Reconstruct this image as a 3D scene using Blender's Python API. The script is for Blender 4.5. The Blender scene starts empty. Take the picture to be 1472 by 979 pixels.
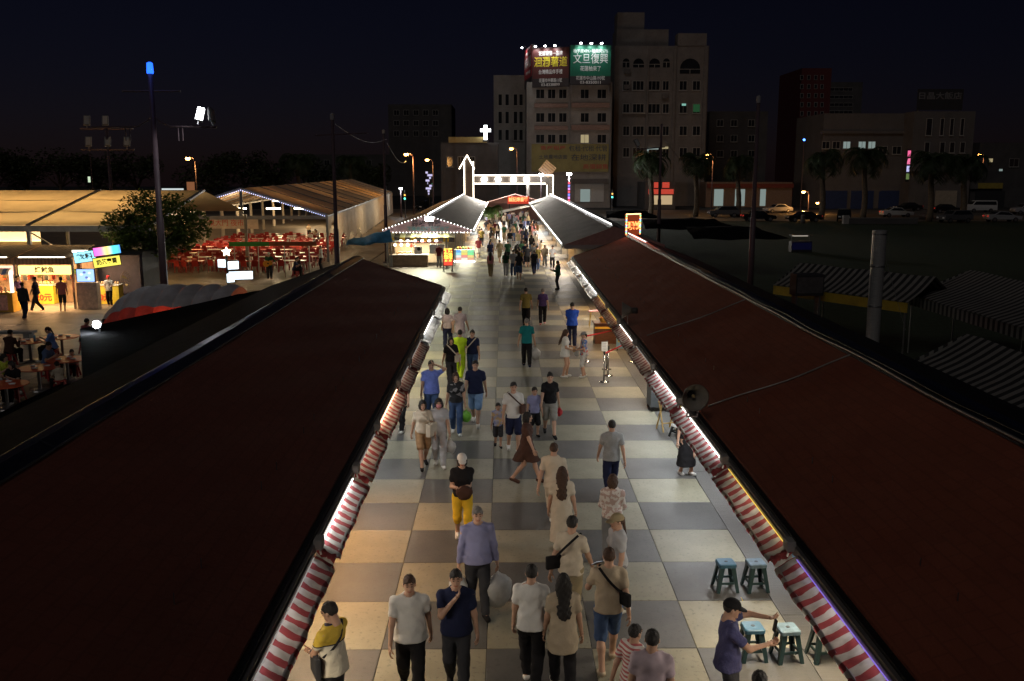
import bpy, bmesh, math, random
import numpy as np
from mathutils import Vector, Matrix, Euler, noise as mnoise
random.seed(7); np.random.seed(7)
S = bpy.context.scene
COL = S.collection
R = math.radians
PI = math.pi

# ------------------------------------------------------------------ camera
EYE = Vector((0.0, 0.0, 6.7))
FPX, CX, CY = 1350.0, 736.0, 489.5
PITCH = math.atan((CY - 246.0) / FPX)
YAW = math.atan(11.0 / FPX)
cam_d = bpy.data.cameras.new('camera')
cam_d.sensor_width = 36.0
cam_d.lens = FPX / 1472.0 * 36.0
cam_d.clip_start = 0.1
cam_d.clip_end = 3000.0
cam = bpy.data.objects.new('camera', cam_d)
COL.objects.link(cam)
cam.location = EYE
cam.rotation_euler = (PI / 2 - PITCH, 0.0, -YAW)
S.camera = cam
_RM = Euler((PI / 2 - PITCH, 0.0, -YAW)).to_matrix()

def ray(px, py):
    return _RM @ Vector(((px - CX) / FPX, -(py - CY) / FPX, -1.0))
def G(px, py, z=0.0):            # the point of a plan height seen at a spot of the survey photo
    d = ray(px, py)
    return EYE + d * ((z - EYE.z) / d.z)
def D(px, py, Y):                # the point of a plan distance
    d = ray(px, py)
    return EYE + d * (Y / d.y)

# ------------------------------------------------------------------ night sky, faint moonlight, exposure
W = bpy.data.worlds.new('World')
S.world = W
W.use_nodes = True
wn = W.node_tree.nodes
sky = wn.new('ShaderNodeTexSky')
sky.sky_type = 'NISHITA'
sky.sun_disc = False
sky.sun_elevation = R(12)
sky.sun_rotation = R(150)
sky.altitude = 0
sky.air_density = 1.0
sky.dust_density = 0.3
sky.ozone_density = 4.0
nightc = wn.new('ShaderNodeVectorMath'); nightc.operation = 'MULTIPLY'      # moonless city-night tone of the sky
nightc.inputs[1].default_value = (.60, .34, .52)
W.node_tree.links.new(sky.outputs[0], nightc.inputs[0])
W.node_tree.links.new(nightc.outputs[0], wn['Background'].inputs[0])
wn['Background'].inputs[1].default_value = 0.0021
sun_d = bpy.data.lights.new('sun', 'SUN')
sun_d.energy = 0.17
sun_d.angle = R(20)
sun_d.color = (1.0, 0.93, 0.88)
sun = bpy.data.objects.new('sun', sun_d)
COL.objects.link(sun)
sun.rotation_euler = (R(50), 0, R(-22))
S.view_settings.view_transform = 'Standard'
S.view_settings.look = 'None'
S.view_settings.exposure = 0.0
S.view_settings.gamma = 1.0
S.render.engine = 'CYCLES'
S.cycles.use_denoising = True
S.cycles.max_bounces = 5
S.cycles.diffuse_bounces = 3
S.cycles.glossy_bounces = 2
S.cycles.transmission_bounces = 3
S.cycles.transparent_max_bounces = 6
S.cycles.sample_clamp_indirect = 2.0
S.cycles.caustics_reflective = False
S.cycles.caustics_refractive = False
S.cycles.use_light_tree = True

# ------------------------------------------------------------------ materials
_MATS = {}
def M(name, col=(.5, .5, .5), rough=.6, metal=0.0, var=.15, scale=3.0, bump=0.0, bscale=60.0, emit=None, estr=0.0,
      trans=0.0, obj_rand=0.0, tint=False, samp=True, stretch=None, spec=.4, stain=0.0):
    if name in _MATS:
        return _MATS[name]
    m = bpy.data.materials.new(name)
    m.use_nodes = True
    nt = m.node_tree
    n, L = nt.nodes, nt.links
    b = n['Principled BSDF']
    c = (col[0], col[1], col[2], 1)
    b.inputs['Base Color'].default_value = c
    b.inputs['Roughness'].default_value = rough
    b.inputs['Metallic'].default_value = metal
    b.inputs['Specular IOR Level'].default_value = spec
    if emit is not None:
        b.inputs['Emission Color'].default_value = (*emit, 1)
        b.inputs['Emission Strength'].default_value = estr
        if not samp:
            m.cycles.emission_sampling = 'NONE'
    last = None
    tc = None
    if var > 0 or bump > 0:
        tc = n.new('ShaderNodeTexCoord').outputs['Object']
        if stretch:
            mp = n.new('ShaderNodeMapping')
            mp.inputs['Scale'].default_value = stretch
            L.new(tc, mp.inputs[0]); tc = mp.outputs[0]
    if var > 0:
        t = n.new('ShaderNodeTexNoise')
        t.inputs['Scale'].default_value = scale
        t.inputs['Detail'].default_value = 5
        t.inputs['Roughness'].default_value = .65
        L.new(tc, t.inputs['Vector'])
        mr = n.new('ShaderNodeMapRange')
        mr.inputs['From Min'].default_value = .3
        mr.inputs['From Max'].default_value = .7
        mr.inputs['To Min'].default_value = 1 - var
        mr.inputs['To Max'].default_value = 1 + var
        L.new(t.outputs['Fac'], mr.inputs['Value'])
        f = mr.outputs[0]
        if stain > 0:
            t2 = n.new('ShaderNodeTexNoise'); t2.inputs['Scale'].default_value = scale * 9; t2.inputs['Detail'].default_value = 4
            L.new(tc, t2.inputs['Vector'])
            m2 = n.new('ShaderNodeMapRange'); m2.inputs['From Min'].default_value = .58; m2.inputs['From Max'].default_value = .7
            m2.inputs['To Min'].default_value = 1; m2.inputs['To Max'].default_value = 1 - stain
            L.new(t2.outputs['Fac'], m2.inputs['Value'])
            mm = n.new('ShaderNodeMath'); mm.operation = 'MULTIPLY'
            L.new(f, mm.inputs[0]); L.new(m2.outputs[0], mm.inputs[1]); f = mm.outputs[0]
        if obj_rand > 0:
            oi = n.new('ShaderNodeObjectInfo')
            m3 = n.new('ShaderNodeMapRange'); m3.inputs['To Min'].default_value = 1 - obj_rand; m3.inputs['To Max'].default_value = 1 + obj_rand
            L.new(oi.outputs['Random'], m3.inputs['Value'])
            mm = n.new('ShaderNodeMath'); mm.operation = 'MULTIPLY'
            L.new(f, mm.inputs[0]); L.new(m3.outputs[0], mm.inputs[1]); f = mm.outputs[0]
        vs = n.new('ShaderNodeVectorMath'); vs.operation = 'SCALE'
        vs.inputs[0].default_value = col[:3]
        L.new(f, vs.inputs['Scale'])
        last = vs.outputs[0]
    if tint:
        at = n.new('ShaderNodeAttribute'); at.attribute_name = 'tint'
        vm = n.new('ShaderNodeVectorMath'); vm.operation = 'MULTIPLY'
        if last: L.new(last, vm.inputs[0])
        else: vm.inputs[0].default_value = col[:3]
        L.new(at.outputs['Color'], vm.inputs[1]); last = vm.outputs[0]
    if last: L.new(last, b.inputs['Base Color'])
    if bump > 0:
        t = n.new('ShaderNodeTexNoise'); t.inputs['Scale'].default_value = bscale; t.inputs['Detail'].default_value = 3
        L.new(tc, t.inputs['Vector'])
        bp = n.new('ShaderNodeBump'); bp.inputs['Strength'].default_value = bump; bp.inputs['Distance'].default_value = .02
        L.new(t.outputs['Fac'], bp.inputs['Height'])
        L.new(bp.outputs[0], b.inputs['Normal'])
    if trans > 0:      # thin translucent sheet
        tr = n.new('ShaderNodeBsdfTranslucent')
        if last: L.new(last, tr.inputs[0])
        else: tr.inputs[0].default_value = c
        mx = n.new('ShaderNodeMixShader'); mx.inputs[0].default_value = trans
        L.new(b.outputs[0], mx.inputs[1]); L.new(tr.outputs[0], mx.inputs[2])
        L.new(mx.outputs[0], n['Material Output'].inputs[0])
    _MATS[name] = m
    return m
def stripes(name, axis, period, cols, rough=.75, trans=.25, duty=.5, offset=0.0, var=.12):
    """woven stripes that follow an axis of the object"""
    if name in _MATS: return _MATS[name]
    m = M(name, cols[0], rough, var=0)
    n, L = m.node_tree.nodes, m.node_tree.links
    b = n['Principled BSDF']
    tc = n.new('ShaderNodeTexCoord'); sp = n.new('ShaderNodeSeparateXYZ'); L.new(tc.outputs['Object'], sp.inputs[0])
    a = n.new('ShaderNodeMath'); a.operation = 'MULTIPLY_ADD'; a.inputs[1].default_value = 1 / period; a.inputs[2].default_value = offset
    L.new(sp.outputs['XYZ'.index(axis)], a.inputs[0])
    fr = n.new('ShaderNodeMath'); fr.operation = 'FRACT'; L.new(a.outputs[0], fr.inputs[0])
    gt = n.new('ShaderNodeMath'); gt.operation = 'GREATER_THAN'; gt.inputs[1].default_value = duty; L.new(fr.outputs[0], gt.inputs[0])
    mx = n.new('ShaderNodeMix'); mx.data_type = 'RGBA'
    mx.inputs['A'].default_value = (*cols[0], 1); mx.inputs['B'].default_value = (*cols[1], 1)
    L.new(gt.outputs[0], mx.inputs['Factor'])
    t = n.new('ShaderNodeTexNoise'); t.inputs['Scale'].default_value = 4; t.inputs['Detail'].default_value = 5; L.new(tc.outputs['Object'], t.inputs['Vector'])
    mr = n.new('ShaderNodeMapRange'); mr.inputs['From Min'].default_value = .3; mr.inputs['From Max'].default_value = .7
    mr.inputs['To Min'].default_value = 1 - var; mr.inputs['To Max'].default_value = 1 + var; L.new(t.outputs['Fac'], mr.inputs['Value'])
    vs = n.new('ShaderNodeVectorMath'); vs.operation = 'SCALE'; L.new(mx.outputs['Result'], vs.inputs[0]); L.new(mr.outputs[0], vs.inputs['Scale'])
    L.new(vs.outputs[0], b.inputs['Base Color'])
    if trans > 0:
        tr = n.new('ShaderNodeBsdfTranslucent'); L.new(vs.outputs[0], tr.inputs[0])
        ms = n.new('ShaderNodeMixShader'); ms.inputs[0].default_value = trans
        L.new(b.outputs[0], ms.inputs[1]); L.new(tr.outputs[0], ms.inputs[2]); L.new(ms.outputs[0], n['Material Output'].inputs[0])
    return m
def glow(name, col, s, samp=False):
    return M('glow_' + name, (.02, .02, .02), .5, var=0, emit=col, estr=s, samp=samp)

# ------------------------------------------------------------------ objects
def tag(o, label=None, cat=None, group=None, kind=None):
    if label: o['label'] = label
    if cat: o['category'] = cat
    if group: o['group'] = group
    if kind: o['kind'] = kind
    return o
def empty(name, loc=(0, 0, 0), rz=0.0, label=None, cat=None, group=None):
    o = bpy.data.objects.new(name, None)
    COL.objects.link(o); o.location = loc; o.rotation_euler = (0, 0, rz)
    o.empty_display_size = .1
    return tag(o, label, cat, group)
def link(name, me, parent=None, loc=None, rot=None, scl=None):
    o = bpy.data.objects.new(name, me)
    COL.objects.link(o)
    if parent is not None: o.parent = parent
    if loc is not None: o.location = loc
    if rot is not None: o.rotation_euler = rot
    if scl is not None: o.scale = scl
    return o
def mesh(name, v, f, mats, smooth=False, mi=None):
    me = bpy.data.meshes.new(name)
    me.from_pydata([tuple(x) for x in v], [], [tuple(x) for x in f])
    if not isinstance(mats, (list, tuple)): mats = [mats]
    for m in mats: me.materials.append(m)
    if mi is not None: me.polygons.foreach_set('material_index', mi)
    if smooth: me.polygons.foreach_set('use_smooth', [True] * len(me.polygons))
    me.update()
    return me
class MB:
    """collects shapes for ONE mesh"""
    def __init__(s): s.v, s.f = [], []
    def add(s, v, f):
        k = len(s.v); s.v += [Vector(x) for x in v]; s.f += [tuple(i + k for i in q) for q in f]; return s
    def box(s, x0, x1, y0, y1, z0, z1, rot=None, at=None):
        v = [Vector((x, y, z)) for x in (x0, x1) for y in (y0, y1) for z in (z0, z1)]
        if rot is not None: v = [rot @ p for p in v]
        if at is not None: v = [p + Vector(at) for p in v]
        return s.add(v, [(0, 1, 3, 2), (4, 6, 7, 5), (0, 4, 5, 1), (2, 3, 7, 6), (0, 2, 6, 4), (1, 5, 7, 3)])
    def bar(s, a, b, w, h=None, up=(0, 0, 1)):
        a, b = Vector(a), Vector(b); h = h or w
        d = (b - a).normalized(); u = Vector(up)
        if abs(d.dot(u)) > .98: u = Vector((0, 1, 0))
        x = d.cross(u).normalized(); y = x.cross(d)
        v = [p + x * sx * w / 2 + y * sy * h / 2 for p in (a, b) for sx, sy in ((-1, -1), (1, -1), (1, 1), (-1, 1))]
        return s.add(v, [(3, 2, 1, 0), (4, 5, 6, 7), (0, 1, 5, 4), (1, 2, 6, 5), (2, 3, 7, 6), (3, 0, 4, 7)])
    def tube(s, pts, r, n=8, caps=True):
        pts = [Vector(p) for p in pts]
        rs = r if isinstance(r, (list, tuple)) else [r] * len(pts)
        k = len(s.v); u = None
        for i, p in enumerate(pts):
            d = (pts[min(i + 1, len(pts) - 1)] - pts[max(i - 1, 0)]).normalized()
            if u is None: u = d.orthogonal().normalized()
            else: u = (u - d * u.dot(d)).normalized()
            w = d.cross(u)
            for j in range(n):
                a = 2 * PI * j / n
                s.v.append(p + (u * math.cos(a) + w * math.sin(a)) * rs[i])
        for i in range(len(pts) - 1):
            for j in range(n):
                s.f.append((k + i * n + j, k + i * n + (j + 1) % n, k + (i + 1) * n + (j + 1) % n, k + (i + 1) * n + j))
        if caps:
            s.f.append(tuple(k + j for j in reversed(range(n))))
            s.f.append(tuple(k + (len(pts) - 1) * n + j for j in range(n)))
        return s
    def lathe(s, prof, n=16, at=(0, 0, 0), rot=None):
        k = len(s.v); at = Vector(at)
        for r, z in prof:
            for j in range(n):
                a = 2 * PI * j / n
                p = Vector((r * math.cos(a), r * math.sin(a), z))
                if rot is not None: p = rot @ p
                s.v.append(p + at)
        for i in range(len(prof) - 1):
            for j in range(n):
                s.f.append((k + i * n + j, k + i * n + (j + 1) % n, k + (i + 1) * n + (j + 1) % n, k + (i + 1) * n + j))
        s.f.append(tuple(k + j for j in reversed(range(n))))
        s.f.append(tuple(k + (len(prof) - 1) * n + j for j in range(n)))
        return s
    def prism(s, poly, y0, y1):       # outline in x,z pushed along y
        n = len(poly)
        v = [(x, y0, z) for x, z in poly] + [(x, y1, z) for x, z in poly]
        f = [tuple(range(n)), tuple(range(2 * n - 1, n - 1, -1))] + [(i, n + i, n + (i + 1) % n, (i + 1) % n) for i in range(n)]
        return s.add(v, f)
    def ico(s, at, r, sub=1):
        bm = bmesh.new(); bmesh.ops.create_icosphere(bm, subdivisions=sub, radius=1.0)
        r = r if isinstance(r, (tuple, list, Vector)) else (r, r, r)
        v = [Vector((p.co.x * r[0], p.co.y * r[1], p.co.z * r[2])) + Vector(at) for p in bm.verts]
        f = [tuple(q.index for q in t.verts) for t in bm.faces]; bm.free()
        return s.add(v, f)
    def me(s, name, mats, smooth=False): return mesh(name, s.v, s.f, mats, smooth)
    def build(s, name, mats, parent=None, loc=None, rot=None, smooth=False, bevel=0.0):
        me = s.me(name, mats, smooth)
        if bevel > 0:
            bm = bmesh.new(); bm.from_mesh(me)
            bmesh.ops.recalc_face_normals(bm, faces=bm.faces)
            es = [e for e in bm.edges if len(e.link_faces) == 2 and e.calc_face_angle(0) > .6]
            bmesh.ops.bevel(bm, geom=es, offset=bevel, segments=2, affect='EDGES', profile=.6)
            bm.to_mesh(me); bm.free()
        return link(name, me, parent, loc, rot)
def copy_tree(o, parent=None):
    c = o.copy(); COL.objects.link(c); c.parent = parent
    for ch in list(o.children): copy_tree(ch, c)
    return c
def lamp(name, kind, loc, power, col, parent=None, size=.1, size_y=None, rot=None, spread=None):
    d = bpy.data.lights.new(name, kind)
    d.energy = power; d.color = col
    if kind == 'AREA':
        d.size = size
        if size_y: d.shape = 'RECTANGLE'; d.size_y = size_y
        if spread: d.spread = spread
    elif kind == 'SPOT':
        d.shadow_soft_size = size; d.spot_size = spread or R(100); d.spot_blend = .6
    else: d.shadow_soft_size = size
    o = bpy.data.objects.new(name, d); COL.objects.link(o)
    o.location = loc
    if rot is not None: o.rotation_euler = rot
    if parent is not None: o.parent = parent
    return o
def text_mesh(body, size, mat, depth=.01, bold=0.0, width=None):
    c = bpy.data.curves.new('lettering', 'FONT')
    c.body = body; c.size = size; c.extrude = depth; c.offset = bold
    c.align_x = 'CENTER'; c.align_y = 'CENTER'; c.resolution_u = 2
    o = bpy.data.objects.new('lettering', c); COL.objects.link(o)
    bpy.context.view_layer.update()
    dg = bpy.context.evaluated_depsgraph_get()
    me = bpy.data.meshes.new_from_object(o.evaluated_get(dg))
    bpy.data.objects.remove(o); bpy.data.curves.remove(c)
    me.materials.clear(); me.materials.append(mat)
    if width and len(me.vertices):
        xs = [v.co.x for v in me.vertices]; k = width / max(1e-6, max(xs) - min(xs)); m = (max(xs) + min(xs)) / 2
        for v in me.vertices: v.co.x = (v.co.x - m) * k
    return me
def letter(body, size, mat, parent, loc, rot, **k):
    me = text_mesh(body, size, mat, **k)
    if not len(me.vertices): return None
    return link('lettering', me, parent, loc, rot)
FACE = (PI / 2, 0, 0)         # lettering that looks back down the lane
# ------------------------------------------------------------------ people: smooth bodies grown from a posed skeleton
def smin(a, b, k):
    h = np.clip(.5 + .5 * (b - a) / k, 0, 1)
    return b * (1 - h) + a * h - k * h * (1 - h)
def cap_sd(P, a, b, r1, r2, ky=1.0):
    a = np.array(a, float); b = np.array(b, float)
    x, y, z = P
    if ky != 1.0:
        y = y / ky; a = a * (1, 1 / ky, 1); b = b * (1, 1 / ky, 1)
    d = b - a; L = max(float(d @ d), 1e-9)
    t = np.clip(((x - a[0]) * d[0] + (y - a[1]) * d[1] + (z - a[2]) * d[2]) / L, 0, 1)
    q = np.sqrt((x - a[0] - t * d[0]) ** 2 + (y - a[1] - t * d[1]) ** 2 + (z - a[2] - t * d[2]) ** 2)
    s = (q - (r1 + (r2 - r1) * t))
    return s * (ky if ky < 1 else 1)
def ell_sd(P, c, r):
    x, y, z = P
    k = np.sqrt(((x - c[0]) / r[0]) ** 2 + ((y - c[1]) / r[1]) ** 2 + ((z - c[2]) / r[2]) ** 2)
    return (k - 1) * min(r)
def grid_of(lo, hi, h):
    ax = [np.arange(lo[i] - 2 * h, hi[i] + 3 * h, h) for i in range(3)]
    return ax
def nets(V, ax):
    """surface nets: the zero surface of a sampled distance field"""
    s = V < 0
    c = s[:-1, :-1, :-1].astype(np.int8)
    tot = np.zeros(c.shape, np.int8)
    for i in (0, 1):
        for j in (0, 1):
            for k in (0, 1):
                tot += s[i:s.shape[0] - 1 + i, j:s.shape[1] - 1 + j, k:s.shape[2] - 1 + k]
    act = (tot > 0) & (tot < 8)
    I = np.argwhere(act)
    if len(I) == 0: return np.zeros((0, 3)), []
    idx = -np.ones(act.shape, np.int64); idx[act] = np.arange(len(I))
    acc = np.zeros((len(I), 3)); cnt = np.zeros(len(I))
    cor = [(i, j, k) for i in (0, 1) for j in (0, 1) for k in (0, 1)]
    val = {o: V[I[:, 0] + o[0], I[:, 1] + o[1], I[:, 2] + o[2]] for o in cor}
    for o in cor:
        for a in range(3):
            if o[a] == 0:
                p = list(o); p[a] = 1; p = tuple(p)
                va, vb = val[o], val[p]
                m = (va < 0) != (vb < 0)
                t = va[m] / (va[m] - vb[m])
                q = np.tile(np.array(o, float), (m.sum(), 1)); q[:, a] = t
                acc[m] += q; cnt[m] += 1
    pos = I + acc / cnt[:, None]
    v = np.stack([ax[i][0] + pos[:, i] * (ax[i][1] - ax[i][0]) for i in range(3)], 1)
    F = []
    for a in range(3):
        b, d = (a + 1) % 3, (a + 2) % 3
        sl0 = [slice(None)] * 3; sl1 = [slice(None)] * 3
        sl0[a] = slice(0, -1); sl1[a] = slice(1, None)
        for q in (b, d): sl0[q] = sl1[q] = slice(1, -1)
        s0, s1 = s[tuple(sl0)], s[tuple(sl1)]
        for flip, mk in ((False, s0 & ~s1), (True, ~s0 & s1)):
            E = np.argwhere(mk)
            if len(E) == 0: continue
            E[:, b] += 1; E[:, d] += 1
            def cell(ob, od):
                e = E.copy(); e[:, b] -= ob; e[:, d] -= od
                return idx[e[:, 0], e[:, 1], e[:, 2]]
            q = np.stack([cell(1, 1), cell(0, 1), cell(0, 0), cell(1, 0)], 1)
            if flip: q = q[:, ::-1]
            F.append(q)
    F = np.concatenate(F) if F else np.zeros((0, 4), int)
    F = F[(F >= 0).all(1)]
    return v, F
def solve(prims, lo, hi, h, k=.03, post=None):
    ax = grid_of(lo, hi, h)
    X, Y, Z = np.meshgrid(*ax, indexing='ij')
    V = np.full(X.shape, 1.0)
    for p in prims:
        a, b, r1, r2 = p[:4]; ky = p[4] if len(p) > 4 else 1.0
        m = max(r1, r2) + k * 2 + h * 2
        l = [np.searchsorted(ax[i], min(a[i], b[i]) - m) for i in range(3)]
        u = [np.searchsorted(ax[i], max(a[i], b[i]) + m) for i in range(3)]
        sl = tuple(slice(max(0, l[i]), u[i]) for i in range(3))
        V[sl] = smin(V[sl], cap_sd((X[sl], Y[sl], Z[sl]), a, b, r1, r2, ky), k)
    if post: V = post(V, X, Y, Z)
    return nets(V, ax)

# --- a head with a face, in its own space (origin = head centre, looks along -y)
def head_field(P):
    d = ell_sd(P, (0, .012, .025), (.074, .094, .092))
    d = smin(d, ell_sd(P, (0, -.022, -.045), (.056, .066, .072)), .03)
    d = smin(d, cap_sd(P, (0, -.088, .008), (0, -.104, -.022), .009, .014), .012)
    d = smin(d, ell_sd(P, (0, -.076, -.088), (.024, .018, .018)), .02)
    for sx in (-1, 1):
        d = smin(d, ell_sd(P, (sx * .077, .008, -.008), (.010, .020, .032)), .008)
        e = ell_sd(P, (sx * .032, -.104, .012), (.020, .016, .012))
        d = -smin(-d, e, .012)
        d = smin(d, ell_sd(P, (sx * .031, -.083, .012), (.014, .012, .010)), .004)
        d = smin(d, ell_sd(P, (sx * .034, -.086, .034), (.024, .010, .008)), .01)
    d = smin(d, cap_sd(P, (0, .02, -.06), (0, .03, -.17), .056, .058), .02)
    d = smin(d, ell_sd(P, (0, -.086, -.056), (.024, .010, .007)), .006)
    return d
_HEADS = {}
def head_mesh(h):
    if h in _HEADS: return _HEADS[h]
    ax = grid_of((-.1, -.13, -.16), (.1, .12, .13), h)
    P = np.meshgrid(*ax, indexing='ij')
    v, f = nets(head_field(P), ax)
    t = np.ones((len(v), 4))
    x, y, z = v[:, 0], v[:, 1], v[:, 2]
    fr = y < -.05
    for sx in (-1, 1):
        t[fr & (np.hypot(x - sx * .032, (z - .012) * 1.5) < .014)] = (.10, .09, .09, 1)
        t[fr & (np.abs(x - sx * .034) < .022) & (np.abs(z - .036 - .1 * (.034 - abs(0))) < .0055)] = (.22, .18, .16, 1)
    t[fr & (np.abs(x) < .026) & (np.abs(z + .056) < .008)] = (.80, .45, .42, 1)
    _HEADS[h] = (v, f, t)
    return _HEADS[h]
_HAIR = {}
def hair_mesh(style, h, seed=0):
    key = (style, h)
    if key in _HAIR: return _HAIR[key]
    lo, hi = ((-.14, -.15, -.48), (.14, .17, .15)) if style in ('long', 'pony') else ((-.14, -.2, -.2), (.14, .15, .16))
    ax = grid_of(lo, hi, h)
    P = np.meshgrid(*ax, indexing='ij'); X, Y, Z = P
    tuft = .0045 * np.sin(X * 150 + 9 * np.sin(Y * 31)) * np.sin(Y * 115 + 5 * np.sin(Z * 40)) * np.clip(Z * 9 + .5, 0, 1)
    wob = tuft + .0025 * np.sin(X * 95 + Y * 40) * np.sin(Z * 60 + X * 33) + .002 * np.sin(Y * 120 + Z * 25)
    base = ell_sd(P, (0, .014, .029), (.081, .102, .098)) + wob
    if style == 'cap':
        d = np.maximum(ell_sd(P, (0, .010, .036), (.092, .112, .100)), .030 - Z)
        brim = np.maximum(np.abs(Z - .034 - .35 * (Y + .1) * 0 + 2.2 * X * X + .25 * (-.1 - Y) * (Y < -.1)) - .007, np.sqrt((X / .8) ** 2 + (Y + .09) ** 2) - .092)
        brim = np.maximum(brim, Y + .07)
        d = smin(d, brim, .01)
        d = np.minimum(d, ell_sd(P, (0, .01, .137), (.011, .011, .006)))
    elif style == 'short':
        line = (.062 - (Y + .085) * .82) - Z + .012 * np.sin(X * 70) * np.sin(Y * 90 + 1) + .006 * np.sin(X * 190 + Y * 130)
        d = np.maximum(base, line * .8)
        d = np.maximum(d, -(ell_sd(P, (0, -.14, -.01), (.085, .085, .078)) + .004 * np.sin(X * 160)))
    elif style == 'bob':
        d = smin(base, ell_sd(P, (0, .03, -.035), (.100, .095, .135)) + wob * 1.5, .02)
        d = np.maximum(d, -ell_sd(P, (0, -.125, -.045), (.068, .105, .105)))
        d = np.maximum(d, -.155 - Z)
    elif style == 'long':
        d = smin(base, ell_sd(P, (0, .03, -.035), (.100, .095, .135)) + wob * 1.5, .02)
        d = np.maximum(d, -ell_sd(P, (0, -.125, -.045), (.068, .105, .105)))
        d = smin(d, cap_sd(P, (0, .075, -.06), (0, .125, -.40), .105, .085, .45) + wob * 2, .03)
    elif style == 'pony':
        line = (.060 - (Y + .085) * .82) - Z
        d = np.maximum(base, line)
        d = np.maximum(d, -(ell_sd(P, (0, -.14, -.01), (.085, .085, .075))))
        d = smin(d, cap_sd(P, (0, .10, .02), (0, .145, -.22), .034, .016) + wob, .02)
    elif style == 'bun':
        line = (.060 - (Y + .085) * .82) - Z
        d = np.maximum(base, line)
        d = smin(d, ell_sd(P, (0, .09, .085), (.045, .045, .042)) + wob, .015)
    elif style == 'mask':
        d = np.maximum(np.abs(ell_sd(P, (0, -.03, -.045), (.063, .083, .075))) - .004, np.maximum(Z + .012, -.1 - Z))
        d = np.maximum(d, Y + .02)
    v, f = nets(d, ax)
    _HAIR[key] = (v, f)
    return _HAIR[key]
# --- a hand with five fingers (wrist at origin, fingers down -z, thumb towards -y, palm towards -x for a left hand)
_HANDS = {}
def hand_mesh(curl):
    if curl in _HANDS: return _HANDS[curl]
    pr = [((0, -.022, -.03), (0, .026, -.03), .018, .016), ((0, -.026, -.075), (0, .030, -.072), .016, .014), ((0, 0, .02), (0, 0, -.05), .026, .022)]
    for i, (y, L) in enumerate(((-.030, .072), (-.010, .080), (.011, .074), (.031, .058))):
        p = Vector((0, y, -.085)); a = 0.0
        for j, q in enumerate((.45, .32, .23)):
            a += curl * (1.0 if j else .7)
            n = p + Vector((-math.sin(a), 0, -math.cos(a))) * L * q * 1.05
            pr.append((tuple(p), tuple(n), .0095 - .0009 * j, .0088 - .0012 * j)); p = n
    p = Vector((0, -.022, -.018))
    for j, (dx, dy, dz) in enumerate(((-.008, -.030, -.030), (-.010 - .02 * curl, -.012, -.028), (-.012 - .02 * curl, .002, -.020))):
        n = p + Vector((dx, dy, dz)); pr.append((tuple(p), tuple(n), .0125 - .002 * j, .011 - .002 * j)); p = n
    v, f = solve(pr, (-.12, -.09, -.19), (.04, .06, .04), .0065, k=.006)
    _HANDS[curl] = (v, f)
    return _HANDS[curl]
def ik(a, t, l1, l2, pole):
    a, t = Vector(a), Vector(t)
    d = t - a; L = min(d.length, (l1 + l2) * .999); d.normalize()
    x = (l1 * l1 - l2 * l2 + L * L) / (2 * L)
    hgt = math.sqrt(max(0.0, l1 * l1 - x * x))
    p = Vector(pole); p = (p - d * p.dot(d)).normalized()
    return a + d * x + p * hgt, a + d * L
POSES = {
    'stand': dict(),
    'stand2': dict(lf=(.11, -.04, .08), rf=(-.10, .08, .08), lh=(.27, -.06, .80), rh=(-.27, -.02, .80)),
    'walk': dict(lf=(.08, -.30, .09), rf=(-.08, .30, .15), lh=(.27, .14, .82), rh=(-.26, -.22, .86)),
    'walk2': dict(lf=(.08, .28, .14), rf=(-.08, -.28, .09), lh=(.26, -.20, .86), rh=(-.27, .12, .82)),
    'walk3': dict(lf=(.08, -.18, .09), rf=(-.08, .20, .12), lh=(.25, -.10, .80), rh=(-.26, -.02, .82)),
    'phone': dict(lf=(.10, -.05, .08), rf=(-.10, .05, .08), lh=(.10, -.30, 1.10), rh=(-.08, -.31, 1.12), head=(0, .45)),
    'cross': dict(lh=(-.05, -.19, 1.13), rh=(.06, -.22, 1.08), curl=1.1, head=(.15, .35), lpole=(1, -.1, -.9), rpole=(-1, -.1, -.9)),
    'photo': dict(lh=(.07, -.46, 1.44), rh=(-.10, -.44, 1.18), head=(0, .22), lpole=(1, .0, -.1), rpole=(-.6, .3, -1)),
    'chin': dict(lf=(.08, -.22, .09), rf=(-.08, .22, .13), rh=(-.03, -.19, 1.36), lh=(.27, -.02, .80), rpole=(-.7, -.3, -1)),
    'brow': dict(lf=(.08, -.2, .09), rf=(-.08, .2, .12), lh=(.12, -.13, 1.60), rh=(-.27, -.04, .80), lpole=(1, -.5, -.1)),
    'carry': dict(lf=(.08, -.22, .09), rf=(-.08, .24, .13), lh=(.30, -.03, .76), rh=(-.30, -.03, .76)),
    'hold': dict(lf=(.10, -.05, .08), rf=(-.10, .06, .08), lh=(.13, -.30, 1.06), rh=(-.13, -.28, 1.00), head=(0, .25)),
    'hug': dict(lf=(.08, -.18, .09), rf=(-.08, .2, .12), lh=(.02, -.26, 1.10), rh=(-.10, -.26, 1.12), head=(0, .2)),
    'sit': dict(sit=True, lf=(.12, -.44, .08), rf=(-.12, -.42, .08), lh=(.12, -.40, .80), rh=(-.14, -.38, .82), lean=.22, head=(0, .3)),
    'sit2': dict(sit=True, lf=(.12, -.44, .08), rf=(-.12, -.42, .08), lh=(.16, -.36, .76), rh=(-.10, -.36, 1.02), lean=.16, head=(.3, .2)),
    'guitar': dict(lh=(.34, -.30, 1.14), rh=(-.06, -.26, 1.00), head=(.2, .3)),
}
SKIN = M('skin', (.46, .27, .18), .55, var=.05, scale=8, tint=True)
SKIN2 = M('skin_tan', (.36, .20, .125), .55, var=.05, scale=8, tint=True)
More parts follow.
